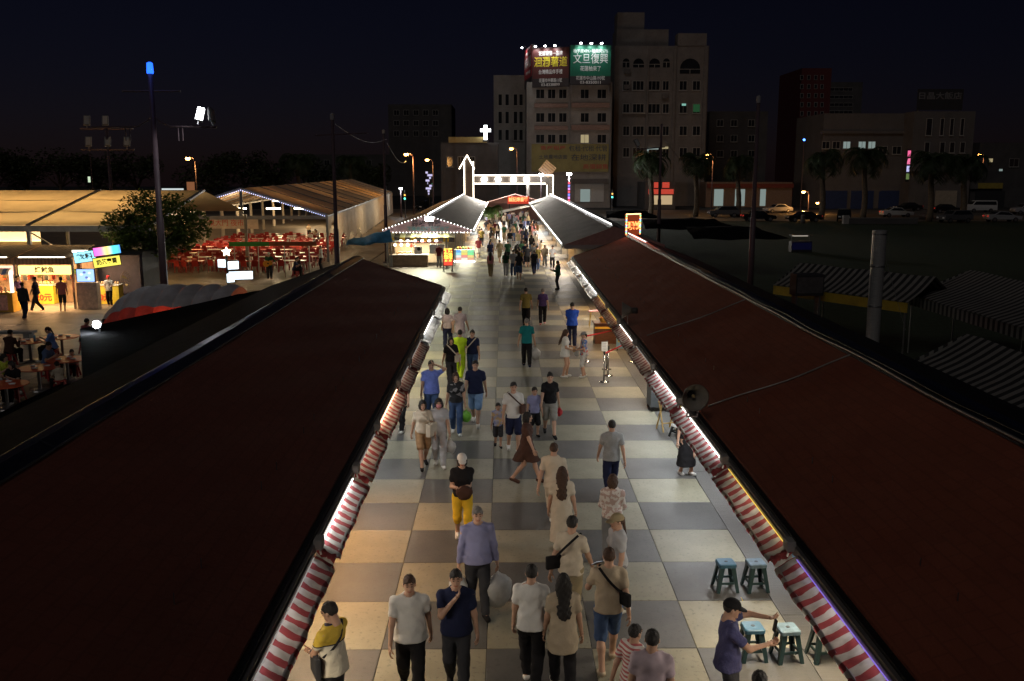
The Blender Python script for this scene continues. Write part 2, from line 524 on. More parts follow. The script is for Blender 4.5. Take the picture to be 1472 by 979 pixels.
HAIRM = {'black': M('hair_black', (.016, .013, .011), .7, var=.3, scale=40, bump=.4, bscale=120),
         'brown': M('hair_brown', (.055, .026, .014), .7, var=.3, scale=40, bump=.4, bscale=120),
         'grey': M('hair_grey', (.16, .15, .14), .75, var=.3, scale=40, bump=.4, bscale=120)}
CL = dict(white=(.62, .60, .56), cream=(.55, .47, .36), beige=(.42, .34, .24), black=(.014, .013, .014), navy=(.018, .022, .055), grey=(.20, .20, .20),
          lgrey=(.42, .42, .43), blue=(.07, .14, .55), teal=(.01, .14, .15), lav=(.26, .26, .42), olive=(.17, .13, .035), yellow=(.65, .42, .03),
          lime=(.52, .75, .03), red=(.45, .03, .03), pink=(.60, .25, .26), brown=(.07, .035, .025), denim=(.06, .10, .20), tan=(.34, .20, .10),
          green=(.03, .09, .05), khaki=(.30, .24, .14), sky=(.20, .33, .55), royal=(.02, .07, .42), charcoal=(.04, .04, .045), maroon=(.10, .015, .02), purple=(.07, .04, .12))
CN = dict(lgrey='pale grey', lav='lavender', sky='light blue', royal='royal blue', cream='cream', lime='neon yellow green')
def cloth(c):
    return M('cloth_' + c, CL[c], .9, var=.07, scale=5, bump=.35, bscale=26, spec=.15)
def patterned(name, c1, c2, c3=None, scale=9):
    if name in _MATS: return _MATS[name]
    m = M(name, c1, .85, var=0)
    n, L = m.node_tree.nodes, m.node_tree.links
    tc = n.new('ShaderNodeTexCoord'); t = n.new('ShaderNodeTexVoronoi'); t.inputs['Scale'].default_value = scale
    L.new(tc.outputs['Object'], t.inputs['Vector'])
    sp = n.new('ShaderNodeSeparateColor'); L.new(t.outputs['Color'], sp.inputs[0])
    cr = n.new('ShaderNodeValToRGB'); cr.color_ramp.interpolation = 'CONSTANT'
    e = cr.color_ramp.elements; e[0].color = (*c1, 1); e[1].position = .5; e[1].color = (*c2, 1)
    if c3: q = e.new(.78); q.color = (*c3, 1)
    L.new(sp.outputs[0], cr.inputs[0]); L.new(cr.outputs[0], n['Principled BSDF'].inputs['Base Color'])
    return m
N_PEOPLE = 0
def add_mesh(parts, mats, name):
    V, F, T, k = [], [], [], 0
    for v, f, t in parts:
        V.append(v); F += [tuple(q) for q in (np.asarray(f) + k)]; k += len(v)
        T.append(t if t is not None else np.ones((len(v), 4)))
    V = np.concatenate(V); T = np.concatenate(T)
    me = bpy.data.meshes.new(name)
    me.from_pydata(V.tolist(), [], F); me.materials.append(mats)
    me.polygons.foreach_set('use_smooth', np.ones(len(me.polygons), bool))
    at = me.attributes.new('tint', 'FLOAT_COLOR', 'POINT'); at.data.foreach_set('color', T.astype(np.float32).ravel())
    me.update()
    return me
def person(loc, face, h=1.68, pose='stand', top='white', bottom='black', sleeve=.55, legs=1.0, hair='short', hairc='black', capc=None,
           shoes='white', fem=False, skin=None, lod=0, label=None, group=None, fat=1.0, kid=False, topm=None, botm=None, skirt=None, dress=False, mask=False, over=None):
    """face: heading in degrees, 0 = towards the camera end of the lane, 90 = towards +x"""
    g = (.019, .018, .0085, .010)[0:4] if lod == 0 else (.034, .03, .017, .02)
    gb, gc, gh, gr = g
    if lod == 0: gr = .008
    p = dict(POSES[pose]); p.update(over or {})
    s = h / 1.70
    hs = 1.22 if kid else 1.0
    sw = (.158 if fem else .176) * (fat ** .5)
    lean = p.get('lean', 0.03)
    sit = p.get('sit', False)
    pz = .52 if sit else .93
    Lm = Matrix.Rotation(lean, 3, 'X')
    def up(v):                                  # upper body point given for an upright torso
        v = Vector(v); o = Vector((0, 0, .93)); q = Lm @ (v - o)
        return q + Vector((0, 0, pz))
    hipw = .09 if not fem else .095
    feet = {'l': p.get('lf', (.10, -.02, .08)), 'r': p.get('rf', (-.10, .03, .08))}
    hands = {'l': p.get('lh', (.27, -.04, .80)), 'r': p.get('rh', (-.27, -.04, .80))}
    body, tops, bots, handT = [], [], [], []
    E = .018
    tor = [((0, .0, .96), (0, .0, 1.0), .150 * fat, .140 * fat, .72), ((0, 0, 1.02), (0, 0, 1.12), .138 * fat, .136 * fat, .72),
           ((0, .005, 1.12), (0, .01, 1.30), .140 * fat, .165, .66), ((-.085, .01, 1.31), (.085, .01, 1.31), .085, .085, .85)]
    if fem: tor.append(((-.07, -.05, 1.24), (.07, -.05, 1.24), .07, .07))
    for a, b, r1, r2, *k in tor:
        kk = k[0] if k else 1.0
        body.append((tuple(up(a)), tuple(up(b)), r1, r2, kk)); tops.append((tuple(up(a)), tuple(up(b)), r1 + E, r2 + E, kk))
    body.append((tuple(up((0, .015, 1.38))), tuple(up((0, 0, 1.53))), .058, .052))
    body.append(((0, 0, pz), (0, 0, pz + .04), .150 * fat, .145 * fat, .78))
    tops.append((tuple(up((0, 0, .78))), tuple(up((0, 0, .98))), .188 * fat + E, .158 * fat + E, .82))
    if p.get('hem', 1) < .8: tops.append((tuple(up((0, 0, p['hem'] - .15))), tuple(up((0, 0, .9))), .215 * fat, .18 * fat, .82))
    bots.append(((0, 0, pz - .02), (0, 0, pz + .07), .156 * fat + .012, .142 * fat + .012, .78))
    info = {}
    for sd, sx in (('l', 1), ('r', -1)):
        sh = up((sx * sw, .012, 1.36))
        ht = Vector(hands[sd])
        if sit: ht = ht
        wr = ht
        pole = p.get(sd + 'pole', (sx * .35, .8, -.3))
        el, wr = ik(sh, ht, .285, .255, pole)
        body += [(tuple(up((sx * .03, .015, 1.425))), tuple(sh), .040, .046), (tuple(up((sx * .06, .01, 1.33))), tuple(sh), .05, .048), (tuple(sh), tuple(el), .052 * fat ** .5, .040), (tuple(el), tuple(wr), .040, .028)]
        tops += [(tuple(up((sx * .05, .012, 1.40))), tuple(sh), .048, .054), (tuple(up((sx * .06, .01, 1.32))), tuple(sh), .06, .058)]
        if sleeve > 0:
            if sleeve <= 1:
                e2 = sh.lerp(el, sleeve)
                tops.append((tuple(sh), tuple(e2), .058, .064))
            else:
                tops.append((tuple(sh), tuple(el), .060, .052)); tops.append((tuple(el), tuple(el.lerp(wr, .95)), .052, .040))
        fd = (wr - el).normalized(); handT.append((sx, wr.copy(), fd))
        info['hand_' + sd] = wr + fd * .09
        hip = Vector((sx * hipw, 0, pz - .03)); an = Vector(feet[sd])
        kn, an = ik(hip, an, .425, .415, (sx * .08, -1, .25 if sit else 0))
        body += [(tuple(hip), tuple(kn), .088 * fat ** .5, .056), (tuple(kn), tuple(kn.lerp(an, .35) + Vector((0, .012, 0))), .054, .056),
                 (tuple(kn.lerp(an, .35) + Vector((0, .012, 0))), tuple(an), .054, .038)]
        toe = an + Vector((sx * .02, -.13, -.045)); heel = an + Vector((0, .04, -.04))
        if an.z > .11: toe.z = max(.03, an.z - .10)
        body += [(tuple(an), tuple(heel), .038, .034), (tuple(heel), tuple(toe), .034, .028)]
        info['foot_' + sd] = (an.copy(), heel, toe)
        if skirt is None:
            if legs >= .99:
                bots += [(tuple(hip), tuple(kn), .100 * fat ** .5, .086), (tuple(kn), tuple(kn.lerp(an, .4) + Vector((0, .012, 0))), .086, .078), (tuple(kn.lerp(an, .4) + Vector((0, .012, 0))), tuple(an + Vector((0, 0, .02))), .078, .066)]
            elif legs > .5:
                q = kn.lerp(an, (legs - .5) * 2)
                bots += [(tuple(hip), tuple(kn), .104 * fat ** .5, .082), (tuple(kn), tuple(q), .082, .078)]
            else:
                q = hip.lerp(kn, legs * 2)
                bots += [(tuple(hip), tuple(q), .106 * fat ** .5, .098)]
    if skirt is not None:
        yo = (info['foot_l'][0].y + info['foot_r'][0].y) / 2
        sp = abs(info['foot_l'][0].y - info['foot_r'][0].y) * .35
        for q in (-sp, sp) if sp > .03 else (0,):
            bots.append(((0, 0, pz), (0, yo + q, skirt - .18), .16 * fat, .20 + .06 * (pz - skirt), .8))
    if dress: tops = tops + bots
    loc = Vector(loc)
    sc = s
    def fin(v): return v * sc
    lo = (-.62, -.72, 0); hi = (.62, .62, 1.72)
    allp = np.array([q for pr in body for q in (pr[0], pr[1])]); lo = allp.min(0) - .12; hi = allp.max(0) + .12; lo[2] = 0
    def ground(V, X, Y, Z): return np.maximum(V, .004 - Z)
    bv, bf = solve(body, lo, hi, gb, k=.028, post=ground)
    parts = [(fin(bv), bf, None)]
    hy, hp = p.get('head', (0, 0.05))
    hc = up((0, -.005 - .02 * lean, 1.578))
    HM = Matrix.Rotation(hy, 3, 'Z') @ Matrix.Rotation(hp, 3, 'X')
    hv, hf, htint = head_mesh(gh)
    hm = np.array(HM)
    parts.append((fin((hv * hs) @ hm.T + np.array(hc)), hf, htint))
    if lod == 0:
        cl = p.get('curl', .45)
        for sx, wr, fd in handT:
            v, f = hand_mesh(cl)
            z = -fd; y = Vector((0, 1, 0)); y = (y - z * y.dot(z))
            if y.length < .2: y = Vector((sx * .0, 0, 1)) - z * z.z
            y.normalize(); x = y.cross(z)
            Bm = np.array([x, y, z]).T
            vv = v.copy() * (.97 if fem else 1.05)
            if sx < 0: vv[:, 0] *= -1; f = f[:, ::-1]
            parts.append((fin(vv @ Bm.T + np.array(wr)), f, None))
    me = add_mesh(parts, skin or SKIN, 'person')
    o = link('person', me, None, loc, (0, 0, R(face)))
    tag(o, label, 'person', group)
    ofs = random.uniform(0, 6)
    def hemcut(z0, z1, neck=False):
        ui = Lm.inverted()
        def post(V, X, Y, Z):
            V = V + .0055 * np.sin(X * 34 + Z * 13 + 1.6 * np.sin(Z * 15 + ofs) + ofs) * np.sin(Z * 19 - Y * 24 + ofs) + .0035 * np.sin(Y * 52 + Z * 36 + X * 20 + ofs)
            if neck:
                a, b = up((0, .01, 1.33)), up((0, -.012, 1.6))
                V = np.maximum(V, -cap_sd((X, Y, Z), a, b, .045, .085))
            tz = (Z - pz) * math.cos(lean) - Y * math.sin(-lean) * -1 * 0 + .93 if not sit else Z - pz + .93
            if z0 is not None: V = np.maximum(V, z0 - tz)
            if z1 is not None: V = np.maximum(V, tz - z1)
            return V
        return post
    tm = topm or cloth(top)
    v, f = solve(tops, lo, hi, gc, k=.03, post=hemcut(skirt + .93 - pz if dress else p.get('hem', .84 if not fem else .89), None, True))
    me = add_mesh([(fin(v), f, None)], tm, 'dress' if dress else 'shirt')
    link('dress' if dress else 'shirt', me, o)
    if not dress:
        v, f = solve(bots, lo, hi, gc, k=.02, post=hemcut(None if skirt is None else skirt + .93 - pz, 1.0))
        nm = 'skirt' if skirt is not None else ('trousers' if legs > .9 else 'shorts')
        link(nm, add_mesh([(fin(v), f, None)], botm or cloth(bottom), nm), o)
    hr = [hair] if hair else []
    if capc: hr.append('cap')
    if mask: hr.append('mask')
    for st in hr:
        v, f = hair_mesh(st, gr if st != 'mask' else .008)
        mt = HAIRM[hairc] if st == hair else (cloth(capc) if st == 'cap' else cloth('pink'))
        nm = 'hair' if st == hair else ('cap' if st == 'cap' else 'face_mask')
        if (nm, st, gr) not in _HAIR:
            _HAIR[(nm, st, gr)] = add_mesh([(v, f, None)], HAIRM['black'], nm)
        c = link(nm, _HAIR[(nm, st, gr)], o)
        c.matrix_local = Matrix.Translation(hc * sc) @ HM.to_4x4() @ Matrix.Scale(sc * hs, 4)
        c.material_slots[0].link = 'OBJECT'; c.material_slots[0].material = mt
    if lod == 0:
        for sd in 'lr':
            an, heel, toe = info['foot_' + sd]
            v, f = solve([(tuple(heel), tuple(toe), .046, .042), (tuple(an + Vector((0, .02, -.03))), tuple(heel), .045, .045)], np.minimum(heel, toe) - .1, np.maximum(an, heel) + .1, .014, k=.02,
                         post=lambda V, X, Y, Z: np.maximum(V, np.maximum(-.002 - Z if an.z < .11 else V * 0 - 1, Z - an.z + .01)))
            if len(f): link('shoe', add_mesh([(fin(v), f, None)], cloth(shoes), 'shoe'), o)
    RM = Matrix.Translation(loc) @ Matrix.Rotation(R(face), 4, 'Z')
    o2 = {k: RM @ (v * sc) for k, v in info.items() if k.startswith('hand')}
    o2['RM'], o2['s'], o2['head'] = RM, sc, RM @ (hc * sc)
    return o, o2
def lumpy(name, r, mat, seed, sub=3, amp=.18, freq=2.2, flat=None):
    mb = MB().ico((0, 0, 0), 1.0, sub)
    for i, q in enumerate(mb.v):
        n = mnoise.noise(q * freq + Vector((seed * 3.1, seed, 0)))
        k = 1 + amp * n
        p = Vector((q.x * r[0] * k, q.y * r[1] * k, q.z * r[2] * k))
        if q.z > .55: p.x *= 1 - (q.z - .55) * 1.5; p.y *= 1 - (q.z - .55) * 1.5
        mb.v[i] = p
    return mb.me(name, mat, True)
PLASTIC = {c: M('plastic_bag_' + c, v, .35, var=.1, scale=12, bump=.6, bscale=30, trans=.35) for c, v in
           dict(white=(.62, .62, .60), red=(.62, .06, .07), green=(.25, .62, .08), pink=(.72, .35, .42)).items()}
def carry_bag(hand, col, size, label, group=None):
    rt = empty('plastic_bag', hand, random.uniform(0, 3), label, 'bag', group)
    me = lumpy('bag', (size * .5, size * .32, size * .55), PLASTIC[col], random.randint(0, 99))
    link('bag', me, rt, (0, 0, -size * .72))
    for sx in (-1, 1):
        MB().tube([(sx * .05 * size, .02 * sx, -size * .28), (sx * .03, .01 * sx, -.06), (0, 0, .0)], .006, 5).build('handle', PLASTIC[col], rt, smooth=True)
    return rt
def strap_bag(P, side, col, size, label, hgt=.95, front=-.12, strap=True, depth=.07):
    """a bag worn across the body: strap over the far shoulder, bag at the hip"""
    RM, s = P['RM'], P['s']
    rt = empty('shoulder_bag', RM @ Vector((side * .20 * s, front * s, hgt * s)), RM.to_euler().z, label, 'bag')
    m = cloth(col)
    MB().box(-size[0] / 2, size[0] / 2, -depth / 2, depth / 2, -size[1] / 2, size[1] / 2).build('pouch', m, rt, rot=(0, 0, side * .9), bevel=.02)
    if strap:
        inv = rt.matrix_basis.inverted()
        b = Vector((side * .20, front, hgt + size[1] / 2))
        for yy in (-.17, .15):
            pts = []
            for i in range(9):
                t = i / 8; x = side * .19 + (-side * .13 - side * .19) * t
                z = hgt + size[1] * .4 + (1.445 - hgt - size[1] * .4) * t
                y = yy * math.sin(PI * (.18 + .72 * t) if yy < 0 else PI * (.12 + .78 * t)) + (front * .5 * (1 - t))
                pts.append(inv @ (RM @ (Vector((x, y, z)) * s)))
            mb = MB()
            for a, c in zip(pts, pts[1:]): mb.bar(a, c, .035, .008, up=(0, 1 if yy > 0 else -1, .2))
            mb.build('strap', m, rt)
    return rt
# ------------------------------------------------------------------ ground, lane paving
ASPH = M('asphalt', (.030, .030, .032), .9, var=.35, scale=.4, bump=.3, bscale=30)
MB().box(-470, 470, -45, 425, -.5, -.06).build('ground', ASPH)['kind'] = 'structure'
JOINT = M('joint', (.02, .02, .018), .9, var=.2)
TL = M('paver_light', (.205, .190, .138), .46, spec=.45, var=.16, scale=1.6, bump=.25, bscale=90, obj_rand=.12, stain=.38)
TD = M('paver_dark', (.077, .075, .071), .44, spec=.5, var=.20, scale=1.6, bump=.2, bscale=90, obj_rand=.16, stain=.3)
TB = M('paver_border', (.105, .10, .093), .55, var=.15, scale=2, bump=.4, bscale=60, stretch=(1, 12, 1))
pave = MB().box(-10.2, 10.8, -3, 150, -.30, -.012).build('plaza_paving', JOINT)
pave['kind'] = 'structure'
TW, X0, Y0 = 1.5, -3.26, 12.4
tile_me = {}
for nm, mt in (('l', TL), ('d', TD)):
    mb = MB(); a = .746; b = .738
    mb.add([(-a, -a, -.03), (a, -a, -.03), (a, a, -.03), (-a, a, -.03), (-a, -a, -.004), (a, -a, -.004), (a, a, -.004), (-a, a, -.004), (-b, -b, 0), (b, -b, 0), (b, b, 0), (-b, b, 0)],
           [(0, 1, 5, 4), (1, 2, 6, 5), (2, 3, 7, 6), (3, 0, 4, 7), (4, 5, 9, 8), (5, 6, 10, 9), (6, 7, 11, 10), (7, 4, 8, 11), (8, 9, 10, 11)])
    tile_me[nm] = mb.me('tile', mt)
rest = {'l': MB(), 'd': MB()}
for r in range(-2, 92):
    for c in range(5):
        k = 'l' if (r + c) % 2 == 0 else 'd'
        x, y = X0 + (c + .5) * TW, Y0 + (r + .5) * TW
        if r < 58:
            link('tile', tile_me[k], pave, (x, y, random.uniform(-.0015, .0015)))
        else:
            rest[k].box(x - .745, x + .745, y - .745, y + .745, -.03, 0)
for k, mt in (('l', TL), ('d', TD)):
    tag(rest[k].build('far_tile', mt, pave), kind='stuff')
for x0, x1 in ((X0 - 6.8, X0 - .006), (X0 + 7.506, X0 + 13.9)):
    for j in range(0, 20):
        MB().box(x0, x1, 6.4 + j * 7, 13.39 + j * 7, -.03, -.001).build('border_slab', TB, pave)
PLAZA = M('plaza_concrete', (.17, .15, .125), .55, var=.3, scale=.5, bump=.2, bscale=25, stain=.3)
MB().box(-60, -10.25, 8, 170, -.3, -.02).build('side_square', PLAZA)['kind'] = 'structure'
GRASS = M('night_grass', (.02, .035, .012), .95, var=.4, scale=2, bump=.9, bscale=20)
MB().box(10.85, 130, 8, 128, -.3, -.03).build('field', GRASS)['kind'] = 'structure'
ROAD = M('road', (.10, .085, .07), .7, var=.2, scale=.6, bump=.2, bscale=40)
MB().box(-300, 300, 152, 166, -.3, -.01).build('road', ROAD)['kind'] = 'structure'
MB().box(12, 300, 129, 151.9, -.3, -.02).build('parking_strip', ROAD)['kind'] = 'structure'
# wheel ruts / paving joints of the side square
SLAB = M('square_slab', (.20, .175, .14), .5, var=.28, scale=.7, bump=.2, bscale=25, stain=.3, obj_rand=.2)
sq = bpy.data.objects['side_square']
slab_me = MB().box(-1.47, 1.47, -1.47, 1.47, -.03, .0).me('slab', SLAB)
for i in range(9):
    for j in range(13):
        link('slab', slab_me, sq, (-35.0 + 3 * i, 22 + 3 * j, -.012))

# ------------------------------------------------------------------ stall rows
ROOF = M('roof_shingle', (.19, .052, .030), .9, var=.12, scale=.6, bump=.25, bscale=30, stretch=(1, .45, 1), stain=.1)
ROOF2 = M('roof_shingle_lighter', (.27, .070, .035), .9, var=.12, scale=.6, bump=.25, bscale=30, stretch=(1, .45, 1), stain=.1)  # same shingle in a lighter red, for the loudspeaker row
def shingle(m, w=.33, h=.16):
    n, L = m.node_tree.nodes, m.node_tree.links
    b = n['Principled BSDF']; src = b.inputs['Base Color'].links[0].from_socket
    tc = n.new('ShaderNodeTexCoord'); mp = n.new('ShaderNodeMapping'); mp.inputs['Rotation'].default_value = (0, 0, R(90))
    L.new(tc.outputs['Object'], mp.inputs[0])
    br = n.new('ShaderNodeTexBrick'); br.inputs['Scale'].default_value = 1.0; br.inputs['Brick Width'].default_value = w; br.inputs['Row Height'].default_value = h
    br.inputs['Mortar Size'].default_value = .012; br.inputs['Color1'].default_value = (.94, .94, .94, 1); br.inputs['Color2'].default_value = (1.05, 1.05, 1.05, 1); br.inputs['Mortar'].default_value = (.86, .86, .86, 1)
    L.new(mp.outputs[0], br.inputs['Vector'])
    mu = n.new('ShaderNodeVectorMath'); mu.operation = 'MULTIPLY'; L.new(src, mu.inputs[0]); L.new(br.outputs['Color'], mu.inputs[1]); L.new(mu.outputs[0], b.inputs['Base Color'])
    return m
shingle(ROOF); shingle(ROOF2)
ROOFD = M('roof_far', (.17, .155, .145), .7, var=.2, scale=1.2, bump=.7, bscale=14, stretch=(1, .45, 1))
ROOFB = M('roof_back_black', (.012, .011, .012), .95, var=.25, scale=1.2, bump=.4, bscale=14, spec=.08)  # back slopes coloured near-black, far darker than the lane slopes
CAPM = M('ridge_metal', (.055, .062, .085), .32, metal=.85, var=.25, scale=1.5, bump=.08, bscale=6)
BLACK = M('gutter_black', (.010, .010, .011), .45, var=.2, bump=.2, bscale=20)
ALU = M('aluminium', (.36, .33, .30), .42, metal=.6, var=.15, scale=4)
STEEL = M('galvanised', (.30, .30, .30), .38, metal=.9, var=.25, scale=6)
WHITEP = M('white_paint', (.70, .69, .66), .5, var=.08)
CREAMP = M('cream_wall', (.42, .37, .30), .7, var=.15)
DARKP = M('dark_paint', (.03, .03, .033), .5, var=.2)
ZE, ZR = 2.5, 3.57
def roof_slab(xe, xr, y0, y1, ze, zr, th=.07):
    """a pitched slab with a shallow sag and slightly wavy courses"""
    mb = MB(); nx, ny = 14, max(4, int((y1 - y0) / 1.2))
    for s in (0, -th):
        for i in range(nx + 1):
            for j in range(ny + 1):
                t = i / nx; y = y0 + (y1 - y0) * j / ny
                z = ze + (zr - ze) * t - .03 * math.sin(PI * t) + .008 * math.sin(y * 1.7 + i) + s
                mb.v.append(Vector((xe + (xr - xe) * t, y, z)))
    def I(s, i, j): return s * (nx + 1) * (ny + 1) + i * (ny + 1) + j
    up = xr < xe
    for i in range(nx):
        for j in range(ny):
            q = (I(0, i, j), I(0, i + 1, j), I(0, i + 1, j + 1), I(0, i, j + 1)); w = (I(1, i, j), I(1, i, j + 1), I(1, i + 1, j + 1), I(1, i + 1, j))
            mb.f += [q[::-1], w[::-1]] if up else [q, w]
    for j in range(ny):
        mb.f += [(I(0, 0, j), I(0, 0, j + 1), I(1, 0, j + 1), I(1, 0, j)), (I(0, nx, j), I(1, nx, j), I(1, nx, j + 1), I(0, nx, j + 1))]
    for i in range(nx):
        mb.f += [(I(0, i, 0), I(1, i, 0), I(1, i + 1, 0), I(0, i + 1, 0)), (I(0, i, ny), I(0, i + 1, ny), I(1, i + 1, ny), I(1, i, ny))]
    return mb
def stall_row(xe, xr, xb, y0, y1, label, roofm, bay, back=None):
    s = 1 if xe > 0 else -1                      # lane side of the eave is -s
    rt = empty('market_stall_row', ((xe + xb) / 2, y0, 0), 0, label, 'market stalls')
    O = Vector(rt.location)
    def put(mb, name, m, **k):
        mb.v = [v - O for v in mb.v]; return mb.build(name, m, rt, **k)
    put(roof_slab(xe, xr, y0, y1, ZE, ZR), 'roof_slope', roofm)
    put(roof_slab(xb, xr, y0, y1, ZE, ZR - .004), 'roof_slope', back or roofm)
    cap = MB()
    n = max(1, int((y1 - y0) / 3.0))
    for j in range(n):                           # cap sheets, each lapping the next
        ya, yb = y0 + (y1 - y0) * j / n, y0 + (y1 - y0) * (j + 1) / n
        c = MB(); dz = .006 * (j % 2)
        for xx, z in ((xr - .24, ZR - .055), (xr - .07, ZR + .035), (xr + .07, ZR + .035), (xr + .24, ZR - .055)):
            c.v += [Vector((xx, ya, z + dz)), Vector((xx, yb + .06, z + dz))]
        c.v += [v - Vector((0, 0, .03)) for v in c.v[:8]]
        for q in range(3):
            c.f += [(2 * q, 2 * q + 2, 2 * q + 3, 2 * q + 1), (8 + 2 * q, 9 + 2 * q, 11 + 2 * q, 10 + 2 * q)]
        c.f += [(0, 1, 9, 8), (6, 14, 15, 7), (0, 8, 10, 2), (2, 10, 12, 4), (4, 12, 14, 6), (1, 3, 11, 9), (3, 5, 13, 11), (5, 7, 15, 13)]
        put(c, 'ridge_cap', CAPM)
    put(MB().box(min(xe, xe - s * .075), max(xe, xe - s * .075), y0, y1, 2.38, 2.465), 'gutter', BLACK)
    put(MB().box(min(xe - s * .079, xe - s * .125), max(xe - s * .079, xe - s * .125), y0, y1, 2.32, 2.43), 'fascia', ALU)
    xc = xe + s * 1.45
    ny = int((y1 - y0) / bay)
    for j in range(ny + 1):
        y = y0 + .15 + (y1 - y0 - .3) * j / ny
        put(MB().box(xe + s * 1.2 - .03, xe + s * 1.2 + .03, y - .04, y + .04, 0, 2.55), 'post', STEEL)
        put(MB().box(xb - s * .3 - .04, xb - s * .3 + .04, y - .04, y + .04, 0, 2.5), 'post', STEEL)
        if 0 < j < ny:
            put(MB().box(min(xe + s * 1.3, xb - s * .3), max(xe + s * 1.3, xb - s * .3), y - .02, y + .02, .0, 2.3), 'partition', CREAMP)
    return rt, put
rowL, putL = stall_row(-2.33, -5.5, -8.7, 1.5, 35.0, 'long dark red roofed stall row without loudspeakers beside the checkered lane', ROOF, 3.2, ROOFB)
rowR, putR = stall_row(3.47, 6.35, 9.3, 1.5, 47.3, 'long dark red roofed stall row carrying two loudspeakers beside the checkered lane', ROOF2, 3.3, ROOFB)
rowFL, putFL = stall_row(-2.33, -5.6, -8.8, 68.0, 130.0, 'black roofed stall row behind the bulb-edged gable, near the gateway', ROOFD, 7)
rowFR, putFR = stall_row(3.47, 6.35, 9.3, 54.5, 130.0, 'black roofed stall row with a pink gable end, near the gateway', ROOFD, 7)
# gable infills
def gable(put, xe, xr, xb, y, m, zb=ZE - .12):
    put(MB().prism([(xe, zb), (xe, ZE), (xr, ZR - .02), (xb, ZE), (xb, zb)], y, y + .06), 'gable', m)
GPINK = M('gable_pink', (.42, .22, .20), .6, var=.15, trans=.2)
gable(putFR, 3.47, 6.35, 9.3, 54.45, GPINK)
putFR(MB().box(3.42, 6.4, 54.3, 54.42, 2.28, 2.5), 'valance', M('valance_grey', (.33, .28, .27), .7))
gable(putL, -2.33, -5.5, -8.7, 34.9, DARKP); gable(putR, 3.47, 6.35, 9.3, 47.2, DARKP)
gable(putFL, -2.33, -5.6, -8.8, 67.94, M('gable_sign', (.40, .27, .28), .5, var=.06))
# roof conduits of the loudspeaker row
for (a, b) in ((16.2, 16.2), (23.5, 23.5)):
    pts = [(3.62 + (6.3 - 3.62) * t, a + .05 * math.sin(t * 9), ZE + (ZR - ZE) * ((3.62 + 2.68 * t) - 3.47) / 2.88 + .03 - .03 * math.sin(PI * t)) for t in [i / 10 for i in range(11)]]
    putR(MB().tube(pts, .016, 6), 'conduit', ALU, smooth=True)
pts = [(6.12 + .02 * math.sin(y * .9), y, ZR - .03 + .012 * math.sin(y * 1.3)) for y in [2 + i * .8 for i in range(56)]]
putR(MB().tube(pts, .022, 6), 'conduit', ALU, smooth=True)
pts = [(6.2 + .03 * math.sin(y * 1.3), y, ZR + .01 + .01 * math.sin(y * 1.9)) for y in [2 + i * .8 for i in range(56)]]
putR(MB().tube(pts, .014, 6), 'cable', BLACK, smooth=True)
# ------------------------------------------------------------------ awnings, LED tubes and counters, bay by bay
FAB = {0: stripes('awning_stripe', 'Y', .25, ((.43, .40, .365), (.27, .05, .052)), duty=.52, trans=.3, var=.4),
       1: M('awning_clear', (.42, .43, .43), .25, var=.3, scale=3, bump=.5, bscale=9, trans=.35),
       2: stripes('awning_brown', 'Y', .25, ((.34, .27, .22), (.17, .04, .035)), duty=.5, trans=.2)}
def awning(xe, y0, y1, kind, label, cat_group, sag=.012, proj=.225, seed=0):
    s = 1 if xe > 0 else -1
    rt = empty('awning', (xe - s * .11, (y0 + y1) / 2, 2.2), 0, label, 'awning', cat_group)
    L = y1 - y0; n = max(10, int(L * 9)); rnd = random.Random(seed)
    prof = [(.0, .125), (.055, .092), (.11, .058), (.165, .024), (proj, -.010), (proj + .022, -.026), (proj + .026, -.062)]
    ph = rnd.uniform(0, 6); mb = MB()
    for i in range(n + 1):
        y = -L / 2 + L * i / n
        for j, (a, z) in enumerate(prof):
            w = .010 * math.sin(y * 5 + ph) * (j / 6) + .010 * math.sin(y * 14 + ph * 2 - j * 1.2) * math.sin(y * 2.3 + ph) + .004 * math.sin(y * 31 - j * 1.9 + ph)
            sg = sag * math.sin(PI * i / n) * math.sin(PI * min(j, 4) / 4)
            zz = z - sg + w * .6 + rnd.uniform(-.003, .003)
            if j == 6: zz += .018 * abs(math.sin((y + 9) * PI / .17))
            mb.v.append(Vector((-s * (a + w), y, zz)))
    m = len(prof)
    for i in range(n):
        for j in range(m - 1):
            q = (i * m + j, i * m + j + 1, (i + 1) * m + j + 1, (i + 1) * m + j)
            mb.f.append(q if s > 0 else q[::-1])
    mb.build('fabric', FAB[kind], rt, smooth=True)
    MB().tube([(-s * (proj - .02), -L / 2, -.02), (-s * (proj - .02), L / 2, -.02)], .018, 6).build('front_bar', ALU, rt)
    for q in (-1, 1):                            # folding arms and the gathered side flap
        y = q * (L / 2 - .1)
        MB().bar((0, y, .05), (-s * (proj - .03), y - q * .16, -.03), .035, .03).build('arm', ALU, rt)
    fl = MB(); y = -L / 2
    k = 7
    for i in range(k + 1):
        t = i / k
        fl.v += [Vector((-s * t * proj, y + .02 - .05 * math.sin(t * 9 + ph), .13 - .11 * t)), Vector((-s * (t * proj * .75 + .03), y - .26 - .05 * math.sin(t * 11 + ph + 1), -.02 - .12 * t + .02 * math.sin(t * 14)))]
    fl.f = [(2 * i, 2 * i + 2, 2 * i + 3, 2 * i + 1) for i in range(k)]
    fl.build('side_flap', FAB[kind], rt, smooth=True)
    return rt
TUBEW = glow('tube_white', (1.0, .95, .88), 6); TUBEY = glow('tube_yellow', (1.0, .66, .10), 1.1); TUBEP = glow('tube_violet', (.35, .22, 1.0), .7)
TUBEO = glow('tube_warm', (1.0, .62, .35), 7); TUBED = glow('tube_dim', (.9, .85, .8), .35)
